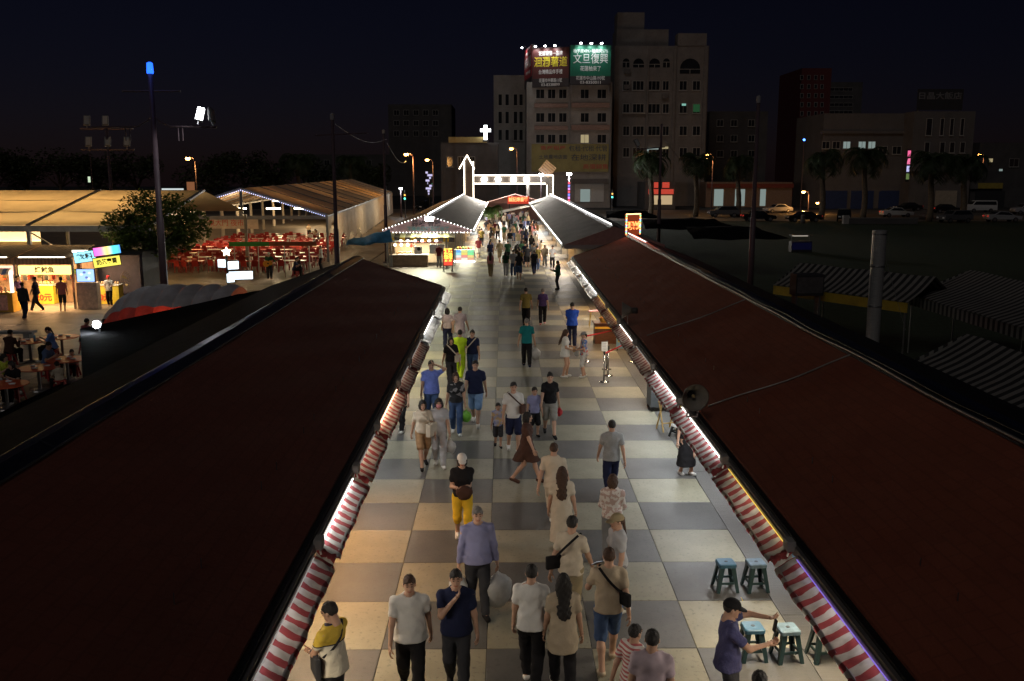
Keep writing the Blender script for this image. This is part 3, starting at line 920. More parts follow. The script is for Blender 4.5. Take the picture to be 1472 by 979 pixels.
def led_tube(xe, y0, y1, m, power, col, label, grp=None):
    """a tube clipped under the fascia, above the awning"""
    s = 1 if xe > 0 else -1
    rt = empty('led_tube', (xe - s * .145, (y0 + y1) / 2, 2.365), 0, label, 'lamp', grp)
    L = (y1 - y0) / 2
    MB().box(-.012, .012, -L, L, .0, .03).build('holder', ALU, rt, loc=(s * .012, 0, 0))
    MB().tube([(-s * .008, -L + .02, -.010), (-s * .008, L - .02, -.010)], .0065, 8).build('tube', m, rt)
    if power > 0:
        lamp('tube_light', 'AREA', (-s * .012, 0, -.028), power, col, rt, .03, 2 * L, (0, R(s * 35), 0))
    return rt
SHADE = M('lamp_housing', (.55, .55, .53), .4, var=.1)
LAMPW = glow('stall_lamp', (1.0, .93, .80), 12)
def stall_lamp(xe, y, power, col, label, grp, inset=.75, z=2.22, L=.6, out=22):
    s = 1 if xe > 0 else -1
    rt = empty('stall_lamp', (xe + s * inset, y, z), 0, label, 'lamp', grp)
    MB().prism([(-.07, .0), (.07, .0), (.03, .05), (-.03, .05)], -L, L).build('housing', SHADE, rt)
    MB().tube([(0, -L + .03, -.016), (0, L - .03, -.016)], .014, 8).build('tube', LAMPW, rt)
    for q in (-.4, .4): MB().tube([(0, q, .04), (0, q, .62)], .006, 5).build('hanger', STEEL, rt)
    lamp('tube_light', 'AREA', (0, 0, -.04), power, col, rt, .1, 2 * L, (0, R(s * 4), 0), spread=R(125))
    lamp('tube_light', 'AREA', (-s * .045, 0, -.035), out * (power / 34) ** .5, tuple((c + 1) / 2 for c in col), rt, .08, 2 * L, (0, R(s * 62), 0))
    return rt
WARM, COOL, AMB, GRN = (1.0, .80, .56), (.88, .95, 1.0), (1.0, .60, .25), (1.0, .86, .45)
NUM = ['first', 'second', 'third', 'fourth', 'fifth', 'sixth', 'seventh', 'eighth', 'ninth', 'tenth', 'eleventh', 'twelfth', 'thirteenth', 'fourteenth', 'fifteenth', 'sixteenth', 'seventeenth', 'eighteenth']
# loudspeaker-free row: far end to near end
bl = [(34.8, 31.8, 1, TUBED, 1.2, COOL), (31.7, 28.6, 1, TUBED, 1.2, COOL), (28.5, 24.4, 1, TUBEW, 2.2, COOL), (24.2, 21.2, 2, TUBED, .6, WARM), (21.0, 18.9, 2, TUBED, .5, WARM),
      (18.7, 15.6, 0, TUBEO, 3.6, (1, .68, .42)), (15.4, 13.3, 0, TUBED, .7, WARM), (13.1, 10.5, 0, TUBEW, 3.8, COOL), (10.3, 6.9, 0, TUBED, .7, (.9, .85, 1))]
ORG = (1.0, .52, .18)
fl_cols = [(34, GRN), (34, GRN), (28, WARM), (13, COOL), (13, COOL), (58, ORG), (46, ORG), (54, (1, .74, .44)), (60, (1, .80, .52))]
KIND = {0: 'red and white striped', 1: 'clear plastic sheet', 2: 'dull brown striped'}
for i, (ya, yb, k, tm, pw, c) in enumerate(bl):
    awning(-2.33, yb, ya, k, KIND[k] + ' awning, %s from the lit gateway end on the row without loudspeakers' % NUM[i], 'stall awnings over the lane', seed=i)
    led_tube(-2.33, yb + .15, ya - .15, tm, pw, c, 'tube light over the %s awning from the gateway end, row without loudspeakers' % NUM[i], 'tubes above the awnings')
    stall_lamp(-2.33, (ya + yb) / 2, *fl_cols[i], 'shaded tube lamp in the %s stall from the gateway end, row without loudspeakers' % NUM[i], 'lamps inside the stalls')
br = [(47.0, 43.8, 1, TUBED, 1.5, WARM), (43.6, 40.4, 1, TUBEW, 2, WARM), (40.2, 37.0, 1, TUBEW, 2, COOL), (36.8, 33.5, 1, TUBEW, 2, COOL), (33.3, 30.2, 2, TUBEY, .8, AMB), (30.0, 27.0, 2, TUBEY, .8, AMB), (26.8, 23.6, 2, TUBEW, .8, WARM), (23.4, 20.6, 2, TUBED, .6, WARM),
      (20.4, 17.4, 0, TUBEW, 3.6, COOL), (17.2, 13.7, 0, TUBEW, 2.8, COOL), (13.5, 10.4, 0, TUBEY, .7, (1, .85, .6)), (10.2, 6.9, 0, TUBEP, .5, (.85, .78, 1))]
fr_cols = [(55, AMB), (55, WARM), (45, AMB), (34, AMB), (30, WARM), (32, WARM), (40, COOL), (46, COOL), (40, COOL), (36, (.95, .97, 1)), (66, (1, .82, .56)), (76, (1, .80, .52))]
for i, (ya, yb, k, tm, pw, c) in enumerate(br):
    awning(3.47, yb, ya, k, KIND[k] + ' awning, %s from the lit gateway end on the loudspeaker row' % NUM[i], 'stall awnings over the lane', seed=50 + i)
    led_tube(3.47, yb + .15, ya - .15, tm, pw, c, 'tube light over the %s awning from the gateway end, loudspeaker row' % NUM[i], 'tubes above the awnings')
    stall_lamp(3.47, (ya + yb) / 2, *fr_cols[i], 'shaded tube lamp in the %s stall from the gateway end, loudspeaker row' % NUM[i], 'lamps inside the stalls')
for i in range(9):
    y = 71 + i * 6.8
    c = [GRN, GRN, WARM, AMB, WARM, COOL, WARM, AMB, WARM][i]
    stall_lamp(-2.33, y, 160, c, 'shaded tube lamp in the %s far stall behind the bulb-edged gable' % NUM[i], 'lamps inside the far stalls', L=1.2, out=70)
    stall_lamp(3.47, y - 8, 160, [WARM, AMB, WARM, WARM, AMB, WARM, COOL, WARM, AMB][i], 'shaded tube lamp in the %s far stall behind the pink gable' % NUM[i], 'lamps inside the far stalls', L=1.2, out=70)
# small switch boxes / floodlights clipped to the fascia between awnings
BOXM = M('switch_box', (.42, .40, .36), .5, var=.1)
for xe, ys, nm in ((-2.33, (10.4, 13.2, 15.5, 18.8, 21.1, 24.3, 28.5, 31.7), 'row without loudspeakers'), (3.47, (10.3, 13.6, 17.3, 20.5, 23.5, 26.9, 30.1), 'loudspeaker row')):
    s = 1 if xe > 0 else -1
    for i, y in enumerate(ys):
        rt = empty('switch_box', (xe - s * .16, y, 2.40), 0, 'small grey box at the %s awning joint from the near end, %s' % (NUM[i], nm), 'switch box', 'boxes on the fascias')
        MB().box(-.05, .05, -.09, .09, -.03, .09).build('case', BOXM, rt, bevel=.008)
        MB().bar((0, 0, -.03), (-s * .02, .0, -.12), .02).build('bracket', ALU, rt)
# ------------------------------------------------------------------ loudspeakers on the eave
HORN = M('horn_grey', (.34, .31, .26), .5, metal=.2, var=.15)
HORNB = M('horn_back', (.05, .05, .048), .5, var=.15)
def horn(loc, aim, label):
    rt = empty('loudspeaker', loc, aim, label, 'loudspeaker', 'horn loudspeakers on the eave')
    rot = Matrix.Rotation(R(90), 3, 'X')          # lathe axis -> -y
    mb = MB()
    prof = [(.225, .0), (.232, .004), (.228, .012), (.20, .05), (.15, .14), (.10, .22), (.075, .28)]
    inner = [(.06, .27), (.09, .21), (.14, .13), (.19, .045), (.215, .004)]
    mb.lathe([(r, -z) for r, z in prof] + [(.0755, -.275)] + [(r, -z) for r, z in inner], 28, rot=rot)
    mb.f = mb.f[:-2] + [mb.f[-1]] if False else mb.f[:-2]
    mb.build('bell', HORN, rt, smooth=True)
    MB().lathe([(.03, 0), (.028, .03), (.0, .04)], 12, rot=rot, at=(0, .14, 0)).build('phase_plug', M('plug_brass', (.55, .38, .16), .4), rt, smooth=True)
    MB().lathe([(.062, -.26), (.082, -.28), (.085, -.40), (.06, -.43)], 20, rot=rot).build('driver', HORNB, rt, smooth=True)
    MB().bar((-.09, .16, -.12), (-.09, .16, -.36), .03, .012).bar((.09, .16, -.12), (.09, .16, -.36), .03, .012).bar((-.1, .16, -.36), (.1, .16, -.36), .03, .03).build('bracket', ALU, rt)
    return rt
a = G(1000, 572, 2.98); horn(a, R(6), 'round grey horn loudspeaker facing up the lane mouth, near the lit striped awning')
a = G(894, 446, 2.98); horn(a, R(-98), 'dark horn loudspeaker turned across the lane, at the middle of the red roof')

# ------------------------------------------------------------------ plastic stools
STG = M('stool_green', (.012, .032, .036), .38, var=.15, scale=8); STB = M('stool_top', (.028, .085, .135), .35, var=.25, scale=7, stain=.3)
STW = M('stool_worn', (.10, .15, .19), .4, var=.45, scale=6, stain=.4)
def stool(loc, rz, label, topm=None, leg=None, top_mark=True, hgt=.47, group='plastic stools beside the lane', nm='stool'):
    rt = empty(nm, loc, rz, label, 'stool', group)
    leg = leg or STG; a, b = .135, .185
    mb = MB()
    r = .04
    def ring(h, z):
        pts = []
        for qx, qy in ((1, 1), (-1, 1), (-1, -1), (1, -1)):
            for t in ((0, .25, .5, .75, 1) if qx * qy > 0 else (1, .75, .5, .25, 0)):
                an = t * PI / 2
                pts.append((qx * (h - r + r * math.cos(an)), qy * (h - r + r * math.sin(an)), z))
        return pts
    rs = [ring(a + .01, hgt - .06), ring(a + .008, hgt - .012), ring(a - .004, hgt)]
    mb.add([p for q in rs for p in q], [(k * 20 + i, k * 20 + (i + 1) % 20, (k + 1) * 20 + (i + 1) % 20, (k + 1) * 20 + i) for k in (0, 1) for i in range(20)] + [tuple(range(40, 60)), tuple(range(19, -1, -1))])
    mb.build('seat', topm or STB, rt)
    if top_mark: MB().lathe([(.03, 0), (.028, .004)], 10, at=(0, 0, hgt)).build('handle_hole', WHITEP if top_mark == 2 else DARKP, rt)
    for sx in (-1, 1):
        for sy in (-1, 1):
            lg = MB()
            p0, p1 = Vector((sx * (a - .012), sy * (a - .012), hgt - .05)), Vector((sx * b, sy * b, 0))
            for q, w in ((p0, .075), (p1, .052)):
                for dx, dy in ((0, 0), (-sx * w, 0), (-sx * w, -sy * .018), (-sx * .018, -sy * .018), (-sx * .018, -sy * w), (0, -sy * w)):
                    lg.v.append(q + Vector((dx, dy, 0)))
            lg.f = [(i, (i + 1) % 6, 6 + (i + 1) % 6, 6 + i) for i in range(6)] + [(0, 1, 2, 3), (0, 3, 4, 5), (9, 8, 7, 6), (11, 10, 9, 6)]
            lg.build('leg', leg, rt)
    c = b - .035 - (b - a) * .28
    for sx in (-1, 1):
        MB().box(-c, c, -.01, .01, .13, .165).build('stretcher', leg, rt, loc=(0, sx * c, 0))
        MB().box(-.01, .01, -c, c, .13, .165).build('stretcher', leg, rt, loc=(sx * c, 0, 0))
    return rt
for (px, py), rz, tm, lb in (((1042, 846), .06, STB, 'green plastic stool with clean blue top, paired with a worn one'), ((1085, 846), .10, STW, 'green plastic stool with worn whitish top and paper tag, by the awning'),
                             ((1080, 944), .04, STB, 'green plastic stool with blue top behind the man taking a photo'), ((1130, 946), .12, STW, 'green plastic stool with scuffed pinkish top next to the photographing man'),
                             ((1182, 946), .1, STB, 'green plastic stool half under the striped awning edge')):
    p = G(px, py); stool(p, rz, lb, tm)
# ------------------------------------------------------------------ queue barrier, sign, stall fronts under the loudspeaker row
CHR = M('chrome', (.62, .62, .60), .22, metal=1.0, var=.08)
BELT = M('belt_red', (.60, .03, .035), .6, var=.1)
def stanchion(p, label):
    rt = empty('queue_post', p, 0, label, 'queue post', 'chrome queue posts')
    MB().lathe([(.17, 0), (.17, .012), (.12, .03), (.03, .045)], 20).build('base', CHR, rt, smooth=True)
    MB().tube([(0, 0, .04), (0, 0, .92)], .026, 12).build('pole', CHR, rt, smooth=True)
    MB().lathe([(.032, .90), (.034, .98), (.03, 1.0), (.01, 1.01)], 14).build('head', BLACK, rt, smooth=True)
    return Vector(p)
sp = [G(868, 549), G(874, 540), G(872, 531), G(910, 520), G(842, 520)]
lbs = ['chrome queue post with a white notice, at the corner of the barrier', 'chrome queue post just behind the post with the notice', 'chrome queue post at the inner corner of the barrier', 'chrome queue post half under the awning', 'chrome queue post beside the boy in a floral shirt']
Q = [stanchion(p, l) for p, l in zip(sp, lbs)]
def belt(a, b, z, label):
    rt = empty('barrier_belt', (a + b) / 2, 0, label, 'belt', 'red barrier belts')
    O = (a + b) / 2; mb = MB()
    d = (b - a).normalized() * .03; n = 8
    pts = [a + d + (b - a - 2 * d) * i / n - O + Vector((0, 0, z - .02 * math.sin(PI * i / n))) for i in range(n + 1)]
    for p, q in zip(pts, pts[1:]): mb.bar(p, q, .006, .05)
    mb.build('webbing', BELT, rt)
belt(Q[0], Q[3] + Vector((.2, 0, 0)), .93, 'red belt from the post with the notice to the awning')
belt(Q[4], Q[3] + Vector((.1, 2.2, 0)), .93, 'red belt behind the boy in a floral shirt')
belt(Q[1], Q[2], .93, 'short red belt between two close queue posts')
n = empty('notice_frame', Q[0] + Vector((0, -.02, 1.01)), .1, 'white notice in a metal frame on the queue post', 'sign')
MB().box(-.11, .11, -.01, .01, .0, .32).build('frame', ALU, n); MB().box(-.095, .095, -.014, -.01, .015, .305).build('paper', WHITEP, n)
for k in range(5): MB().box(-.07, .07 - .01 * (k % 3), -.0165, -.0142, .25 - .05 * k, .262 - .05 * k).build('print_line', M('print_grey', (.30, .30, .30), .7), n)
# brown stall counter with a basket, price box, pink table
WOODB = M('wood_brown', (.10, .040, .022), .5, var=.3, scale=3, bump=.2, bscale=20, stretch=(1, 6, 6))
p = G(872, 492); rt = empty('stall_counter', p, 0, 'brown wooden stall counter with yellow trim behind the queue barrier', 'counter')
MB().box(-.5, .9, -.35, .35, .0, .78).build('cabinet', WOODB, rt, bevel=.01); MB().box(-.55, .95, -.40, .40, .78, .82).build('top', WOODB, rt, bevel=.01)
MB().box(-.52, .92, -.375, -.352, .60, .68).build('trim', M('trim_yellow', (.62, .36, .04), .5), rt)
b = empty('basket', p + Vector((-.1, 0, .82)), .2, 'yellow rattan basket of goods on the brown counter', 'basket')
MB().lathe([(.16, 0), (.22, .16), (.23, .17), (.20, .165), (.15, .02)], 18).build('bowl', M('rattan', (.55, .33, .07), .7, var=.3, scale=20, bump=.6, bscale=50), b)
for k in range(7):
    MB().ico((.1 * math.cos(k), .1 * math.sin(k), .13), .055, 1).build('fruit', M('fruit_%d' % (k % 2), ((.7, .45, .05), (.5, .08, .03))[k % 2], .5), b, smooth=True)
b = empty('food_box', p + Vector((.35, -.1, .82)), 0, 'small white lit box on the brown counter', 'box')
MB().box(-.2, .2, -.14, .14, 0, .10).build('tray', WHITEP, b, bevel=.01)
for k in range(4): MB().box(-.15 + k * .08, -.10 + k * .08, -.1, .1, .10, .13).build('snack', M('snack', (.65, .35, .12), .6), b)
p = G(897, 503); rt = empty('price_board', p, -.1, 'light blue freestanding price board under the awning', 'sign')
MB().box(-.30, .30, -.03, .03, .06, .85).build('panel', M('board_blue', (.30, .55, .72), .5, var=.1), rt); MB().box(-.24, .1, -.036, -.031, .3, .6).build('picture', M('pic_yellow', (.65, .55, .12), .5, var=.5, scale=9), rt)
for x in (-.26, .26): MB().box(x - .02, x + .02, -.15, .15, 0, .06).build('foot', DARKP, rt)
p = G(856, 470); rt = empty('side_table', p, 0, 'small pink topped folding table with yellow legs beyond the barrier', 'table')
MB().box(-.32, .32, -.22, .22, .70, .725).build('top', M('top_pink', (.72, .30, .36), .4), rt, bevel=.005)
for x, y in ((-.27, -.18), (.27, -.18), (-.27, .18), (.27, .18)): MB().tube([(x * .8, y, .7), (x, y, 0)], .012, 6).build('leg', M('leg_yellow', (.6, .42, .08), .4), rt)
# trolley, wooden high chair, step stool under the lit awning
p = G(943, 588); rt = empty('trolley', p, .05, 'grey food trolley on castors half under the lit awning', 'trolley')
MB().box(-.22, .5, -.3, .3, .12, .85).build('body', M('trolley_grey', (.10, .11, .12), .45, var=.2), rt, bevel=.015); MB().box(-.25, .53, -.33, .33, .85, .89).build('top', ALU, rt)
for x, y in ((-.17, -.24), (.45, -.24), (-.17, .24), (.45, .24)): MB().lathe([(.05, -.02), (.055, 0), (.05, .02)], 12, at=(x, y, .055), rot=Matrix.Rotation(R(90), 3, 'X')).build('castor', BLACK, rt)
p = G(958, 618); rt = empty('wooden_high_chair', p, .3, 'pale wooden folding chair legs showing under the awning', 'chair')
WOODL = M('wood_light', (.52, .34, .12), .5, var=.2)
for x in (-.19, .19):
    MB().bar((x, -.2, 0), (x, .08, .75), .03).build('leg', WOODL, rt); MB().bar((x, .2, 0), (x, -.08, .75), .03).build('leg', WOODL, rt)
MB().box(-.21, .21, -.12, .12, .74, .77).build('seat', WOODL, rt); MB().bar((-.19, -.12, .22), (.19, -.12, .22), .025).build('rung', WOODL, rt)
p = G(975, 628); stool(p, .5, 'dark small step stool with white top beside the wooden folding chair', WHITEP, BLACK, False, .34, group=None)
# counters deeper inside each bay (food stalls under the roofs)
CT = [M('counter_%d' % i, c, .5, var=.2) for i, c in enumerate(((.35, .30, .22), (.30, .06, .05), (.08, .16, .22), (.42, .36, .10)))]
def counter(xe, y, L, i, where, grp):
    s = 1 if xe > 0 else -1
    rt = empty('stall_counter', (xe + s * 1.75, y, 0), 0, where, 'counter', grp)
    MB().box(-.35, .35, -L / 2, L / 2, 0, .86).build('cabinet', CT[i % 4], rt, bevel=.01)
    MB().box(-.40, .40, -L / 2 - .03, L / 2 + .03, .86, .90).build('top', ALU, rt)
    for k in range(3):
        MB().box(-.28, .05, -L / 2 + .2 + k * .8, -L / 2 + .75 + k * .8, .90, .96).build('tray', STEEL, rt)
        for q in range(5): MB().ico((-.2 + .05 * (q % 2), -L / 2 + .28 + k * .8 + q * .09, .985), .04, 1).build('food', M('food_%d' % (k % 3), ((.6, .28, .06), (.45, .10, .05), (.6, .5, .2))[k % 3], .5, var=.3), rt, smooth=True)
for i, (ya, yb, *_r) in enumerate(bl): counter(-2.33, (ya + yb) / 2, min(2.4, ya - yb - .5), i, 'food counter in the %s stall from the gateway end, row without loudspeakers' % NUM[i], 'counters inside the stalls')
for i, (ya, yb, *_r) in enumerate(br): counter(3.47, (ya + yb) / 2, min(2.4, ya - yb - .5), i + 1, 'food counter in the %s stall from the gateway end, loudspeaker row' % NUM[i], 'counters inside the stalls')
# litter on the paving
for px, py in ((496, 939), (805, 415)):
    p = G(px, py); MB().ico((0, 0, .02), (.035, .03, .015), 1).build('paper_scrap', WHITEP, None, loc=p)
    tag(bpy.data.objects['paper_scrap' + ('' if px == 496 else '.001')], 'crumpled white paper scrap on the paving ' + ('beside the man in the yellow polo' if px == 496 else 'by the person holding a phone'), 'litter')
# ------------------------------------------------------------------ the bulb-edged gable stall
BULB = glow('bulb_white', (1, .97, .92), 9); STRIPW = glow('strip_white', (1, .96, .90), 7); STRIPG = glow('strip_gate', (1, .88, .70), 8)
def bulbs(put, pts, step, r, name='bulb_string', m=None):
    mb = MB()
    for a, b in zip(pts, pts[1:]):
        a, b = Vector(a), Vector(b); n = max(1, int((b - a).length / step))
        for i in range(n): mb.ico(a.lerp(b, (i + .5) / n), r, 1)
    return tag(put(mb, name, m or BULB), kind='stuff')
yF = 67.85
bulbs(putFL, [(-8.85, yF, 2.52), (-5.6, yF, 3.62), (-2.28, yF, 2.52)], .24, .036)
bulbs(putFL, [(-8.85, yF, 2.36), (-2.28, yF, 2.36)], .24, .036)
bulbs(putFL, [(-2.22, 68, 2.52), (-2.22, 130, 2.52)], .6, .04)
bulbs(putFL, [(-5.5, 68, 3.66), (-5.5, 130, 3.66)], .6, .035)
bulbs(putFR, [(3.36, 55, 2.52), (3.36, 130, 2.52)], .8, .03)
bulbs(putFR, [(6.25, 55, 3.66), (6.25, 130, 3.66)], .8, .035)
bulbs(putR, [(6.18, 41, 3.66), (6.18, 47, 3.66)], .35, .03, m=glow('bulb_dim', (1, .95, .9), 2.5))
TXD = M('letter_dark', (.05, .04, .05), .6, var=0); TXG = M('letter_teal', (.16, .30, .30), .6, var=0)
o = Vector(rowFL.location)
letter('蒜味 香腸', .50, TXD, rowFL, Vector((-5.6, 67.93, 2.98)) - o, FACE, bold=.01)
letter('花蓮老牌炸蛋蔥油餅', .34, TXG, rowFL, Vector((-5.5, 67.93, 2.60)) - o, FACE, bold=.01)
lf = empty('gable_floodlight', (-5.35, 67.5, 3.35), 0, 'dazzling white floodlight at the peak of the bulb-edged gable', 'lamp')
MB().box(-.28, .28, -.06, .06, -.14, .14).build('face', glow('flood', (1, 1, 1), 40), lf); MB().box(-.31, .31, .062, .16, -.17, .17).build('case', DARKP, lf)
lamp('flood_light', 'AREA', (0, -.09, 0), 750, (1, .98, .66), lf, .5, .28, (R(-36), 0, 0), spread=R(140))
AW2 = stripes('awning_yellow', 'X', .78, ((.62, .60, .34), (.16, .14, .10)), duty=.5, trans=.3)
AW3 = stripes('valance_yellow', 'X', .78, ((.60, .38, .05), (.05, .045, .05)), duty=.5, trans=.2)
aw = empty('awning', (-5.9, 67.8, 2.2), 0, 'yellow and dark striped awning under the bulb-edged gable', 'awning')
MB().add([(-2.35, 0, .1), (2.35, 0, .1), (2.35, -.6, -.14), (-2.35, -.6, -.14), (-2.35, 0, .08), (2.35, 0, .08), (2.35, -.6, -.16), (-2.35, -.6, -.16)], [(3, 2, 1, 0), (4, 5, 6, 7), (0, 1, 5, 4), (2, 3, 7, 6)]).build('fabric', AW2, aw)
MB().box(-2.35, 2.35, -.63, -.61, -.46, -.15).build('valance', AW3, aw)
# the stall front: counter, glass case, posts, hanging notices
fr = empty('food_stall', (-6.0, 67.0, 0), 0, 'brightly lit food stall counter under the yellow striped awning', 'food stall')
MB().box(-1.9, .55, -.4, .3, 0, .82).build('counter', M('counter_wood', (.16, .11, .07), .5, var=.3), fr, bevel=.01); MB().box(-1.95, .6, -.45, .35, .82, .88).build('top', WHITEP, fr)
MB().box(-1.9, 1.9, .9, .95, .2, 2.1).build('back_wall', M('warm_wall', (.48, .40, .28), .6, var=.2), fr)
for x in (-2.0, 1.9): MB().box(x - .05, x + .05, -.5, -.4, 0, 2.1).build('post', STEEL, fr)
MB().box(-1.6, 1.6, -.55, -.5, 1.72, 1.80).build('lamp_rail', M('rail_red', (.45, .06, .06), .5), fr)
for k in range(6): MB().ico((-1.3 + .5 * k, -.52, 1.86), (.12, .08, .08), 2).build('lamp_globe', glow('globe', (1, .93, .8), 8), fr, smooth=True)
lamp('globe_light', 'AREA', (0, -.2, 1.68), 160, (1, .85, .62), fr, 2.6, .3, (0, 0, 0))
MB().box(.7, 1.75, -.42, -.38, .95, 1.62).build('menu_board', M('menu_grey', (.42, .48, .48), .4, var=.2, scale=9), fr)
MB().box(-.35, .18, -.44, -.40, .90, 1.45).build('poster', WHITEP, fr); MB().lathe([(.12, 0), (.13, .01)], 14, at=(-.05, -.45, 1.28), rot=Matrix.Rotation(R(90), 3, 'X')).build('poster_emblem', DARKP, fr)
for k in range(9): MB().ico((-1.6 + .12 * k, -.2, .98 + .03 * (k % 3)), (.08, .08, .10), 1).build('food', M('buns', (.78, .52, .28), .5, var=.3), fr, smooth=True)
MB().ico((-.55, -.5, 1.52), (.13, .13, .15), 2).build('lantern', glow('lantern_red', (1, .12, .06), 1.6), fr, smooth=True)
gc = empty('display_cart', G(578, 383), 0, 'glass food cart with warm bulbs beside the bulb-edged stall', 'food cart')
MB().box(-.9, .9, -.35, .35, 0, .85).build('body', M('cart_steel', (.35, .33, .28), .4, metal=.4), gc, bevel=.01); MB().box(-.95, .95, -.4, .4, 1.75, 1.82).build('roof', WHITEP, gc)
for x in (-.9, .9): MB().box(x - .02, x + .02, -.37, -.33, .85, 1.75).build('post', ALU, gc)
for k in range(3): MB().ico((-.45 + .45 * k, -.2, 1.55), .10, 2).build('bulb', glow('bulb_warm', (1, .75, .4), 14), gc, smooth=True)
lamp('cart_light', 'POINT', (0, -.1, 1.45), 25, (1, .78, .45), gc, .2)
TEALP = M('tarp_blue', (.12, .34, .55), .45, var=.3, scale=2, bump=.6, bscale=4, trans=.3)
def sheet(name, pts, mat, sagz=.25, n=8, th=.02, rip=1.0, label=None, cat=None):
    """a hung tarp between four corners a b c d, sagging, with thickness"""
    a, b, c, d = [Vector(p) for p in pts]; mb = MB()
    for s in (0, -th):
        for i in range(n + 1):
            for j in range(n + 1):
                u, v = i / n, j / n
                p = a.lerp(b, u).lerp(d.lerp(c, u), v)
                p.z -= sagz * (math.sin(PI * u) * math.sin(PI * v)) - rip * .05 * math.sin(u * 13 + v * 7) + rip * .03 * math.sin(v * 21 + u * 4) - s
                mb.v.append(p)
    k = (n + 1) ** 2
    for i in range(n):
        for j in range(n):
            q = (i * (n + 1) + j, (i + 1) * (n + 1) + j, (i + 1) * (n + 1) + j + 1, i * (n + 1) + j + 1)
            mb.f += [q, tuple(x + k for x in reversed(q))]
    O = sum((Vector(p) for p in pts), Vector()) / 4
    mb.v = [v - O for v in mb.v]
    o = mb.build(name, mat, None, loc=O, smooth=True)
    return tag(o, label, cat)
sheet('tarp', [G(500, 345, 2.5), G(560, 330, 2.9), G(565, 348, 2.2), G(497, 352, 2.1)], TEALP, label='wrinkled blue tarp lit from below beside the bulb-edged stall', cat='tarp')
sb = empty('lightbox_sign', G(644, 391), .25, 'red lightbox sign with yellow characters on a dark stand', 'sign')
MB().box(-.34, .34, -.08, .08, .42, 1.55).build('case', DARKP, sb); MB().box(-.30, .30, -.09, -.081, .46, 1.50).build('panel', glow('panel_red', (1, .09, .05), 1.1), sb)
YG = glow('letter_yellow', (1, .62, .08), 2.6)
letter('炸\n蛋\n餅', .30, YG, sb, (-.14, -.095, 1.14), FACE, bold=.01, depth=.003); letter('蔥\n油\n餅', .30, YG, sb, (.15, -.095, 1.14), FACE, bold=.01, depth=.003)
for x in (-.3, .3): MB().bar((x, -.2, 0), (x, 0, .45), .04).bar((x, .2, 0), (x, 0, .45), .04).build('stand', DARKP, sb)
sc = empty('snack_cart', G(668, 377), 0, 'snack cart with a glowing multicoloured menu front at the lane edge', 'food cart')
MB().box(-.75, .75, -.3, .4, 0, .95).build('body', WHITEP, sc, bevel=.01)
for i, row in enumerate((((.2, .5, 1), (.9, .9, .3), (.3, .9, .5)), ((.4, .9, 1), (1, .8, .2), (.3, 1, .4)), ((1, .9, .85), (1, .35, .3), (1, .8, .3)), ((1, .5, .4), (1, .95, .8), (.9, .5, .3)))):
    for j, c in enumerate(row): MB().box(-.70 + j * .47, -.25 + j * .47, -.315, -.302, .76 - i * .19, .93 - i * .19).build('menu_panel', glow('menu_%d%d' % (i, j), c, 1.0), sc)
MB().box(-.78, .78, -.36, -.302, .05, .14).build('light_bar', STRIPW, sc)
for k in range(6): MB().ico((-.5 + .2 * k, 0, 1.05), (.1, .1, .12), 1).build('goods', M('goods_%d' % (k % 3), ((.6, .5, .1), (.6, .12, .05), (.2, .45, .12))[k % 3], .5), sc, smooth=True)
lamp('menu_light', 'AREA', (0, -.4, .5), 12, (1, .92, .7), sc, 1.2, .7, (R(-90), 0, 0))

# ------------------------------------------------------------------ entrance gateway with outlined arrow tower
YG0 = 133.0
gt = empty('gateway', D(700, 300, YG0).xy.to_3d(), 0, 'lit entrance gateway outlined with white strips and an arrow-shaped tower', 'gateway')
O = Vector(gt.location)
def gp(px, py, dy=0): return D(px, py, YG0 + dy) - O
FRAME = M('gate_frame', (.05, .04, .032), .6, var=.2)
x0, x1 = gp(667.5, 250).x, gp(680.5, 250).x
MB().box(x0, x1, 0, 1.0, 0, gp(660, 241).z).build('tower', FRAME, gt)
a, b, c = gp(660, 243), gp(671.5, 223), gp(682, 243)
MB().prism([(a.x, a.z), (b.x, b.z), (c.x, c.z)], .05, .95).build('tower_roof', FRAME, gt)
xr_, zt, zb = gp(795, 252).x, gp(735, 252).z, gp(735, 264).z
MB().box(x1, xr_, .2, .9, zb, zt).build('beam', FRAME, gt); MB().box(gp(788, 252).x, xr_, .2, .9, 0, zb - .003).build('pier', FRAME, gt)
MB().box(gp(757, 252).x, gp(761, 252).x, .3, .7, 0, zb - .003).build('inner_post', M('post_pale', (.42, .42, .40), .6), gt)
def strip(p, q, w=.115):
    p, q = Vector(p), Vector(q); p.y = q.y = -.08; MB().bar(p, q, w, w, up=(0, 1, 0)).build('light_strip', STRIPG, gt)
zz = 0.6
strip((x0, 0, zz), (x0, 0, gp(0, 232).z)); strip((x1, 0, zz), (x1, 0, gp(0, 232).z)); strip(a, b); strip(b, c)
strip((x1, 0, zt), (xr_, 0, zt), .15); strip((x1, 0, zb), (gp(786, 0).x, 0, zb), .15); strip((xr_, 0, zz), (xr_, 0, zt)); strip((gp(788, 0).x, 0, zz), (gp(788, 0).x, 0, gp(0, 266).z))
FL = glow('gate_flood', (1, .98, .94), 45)
for k, px in enumerate((696, 716, 738, 757)):
    q = gp(px, 258); MB().lathe([(.12, 0), (.36, .2), (.38, .24)], 16, at=(q.x, .1, q.z), rot=Matrix.Rotation(R(90), 3, 'X')).build('floodlight', FL, gt)
    lamp('flood_light', 'SPOT', (q.x, -1.3, q.z - .5), 2600, (1, .93, .80), gt, .4, None, (R(-58), 0, 0), R(120))
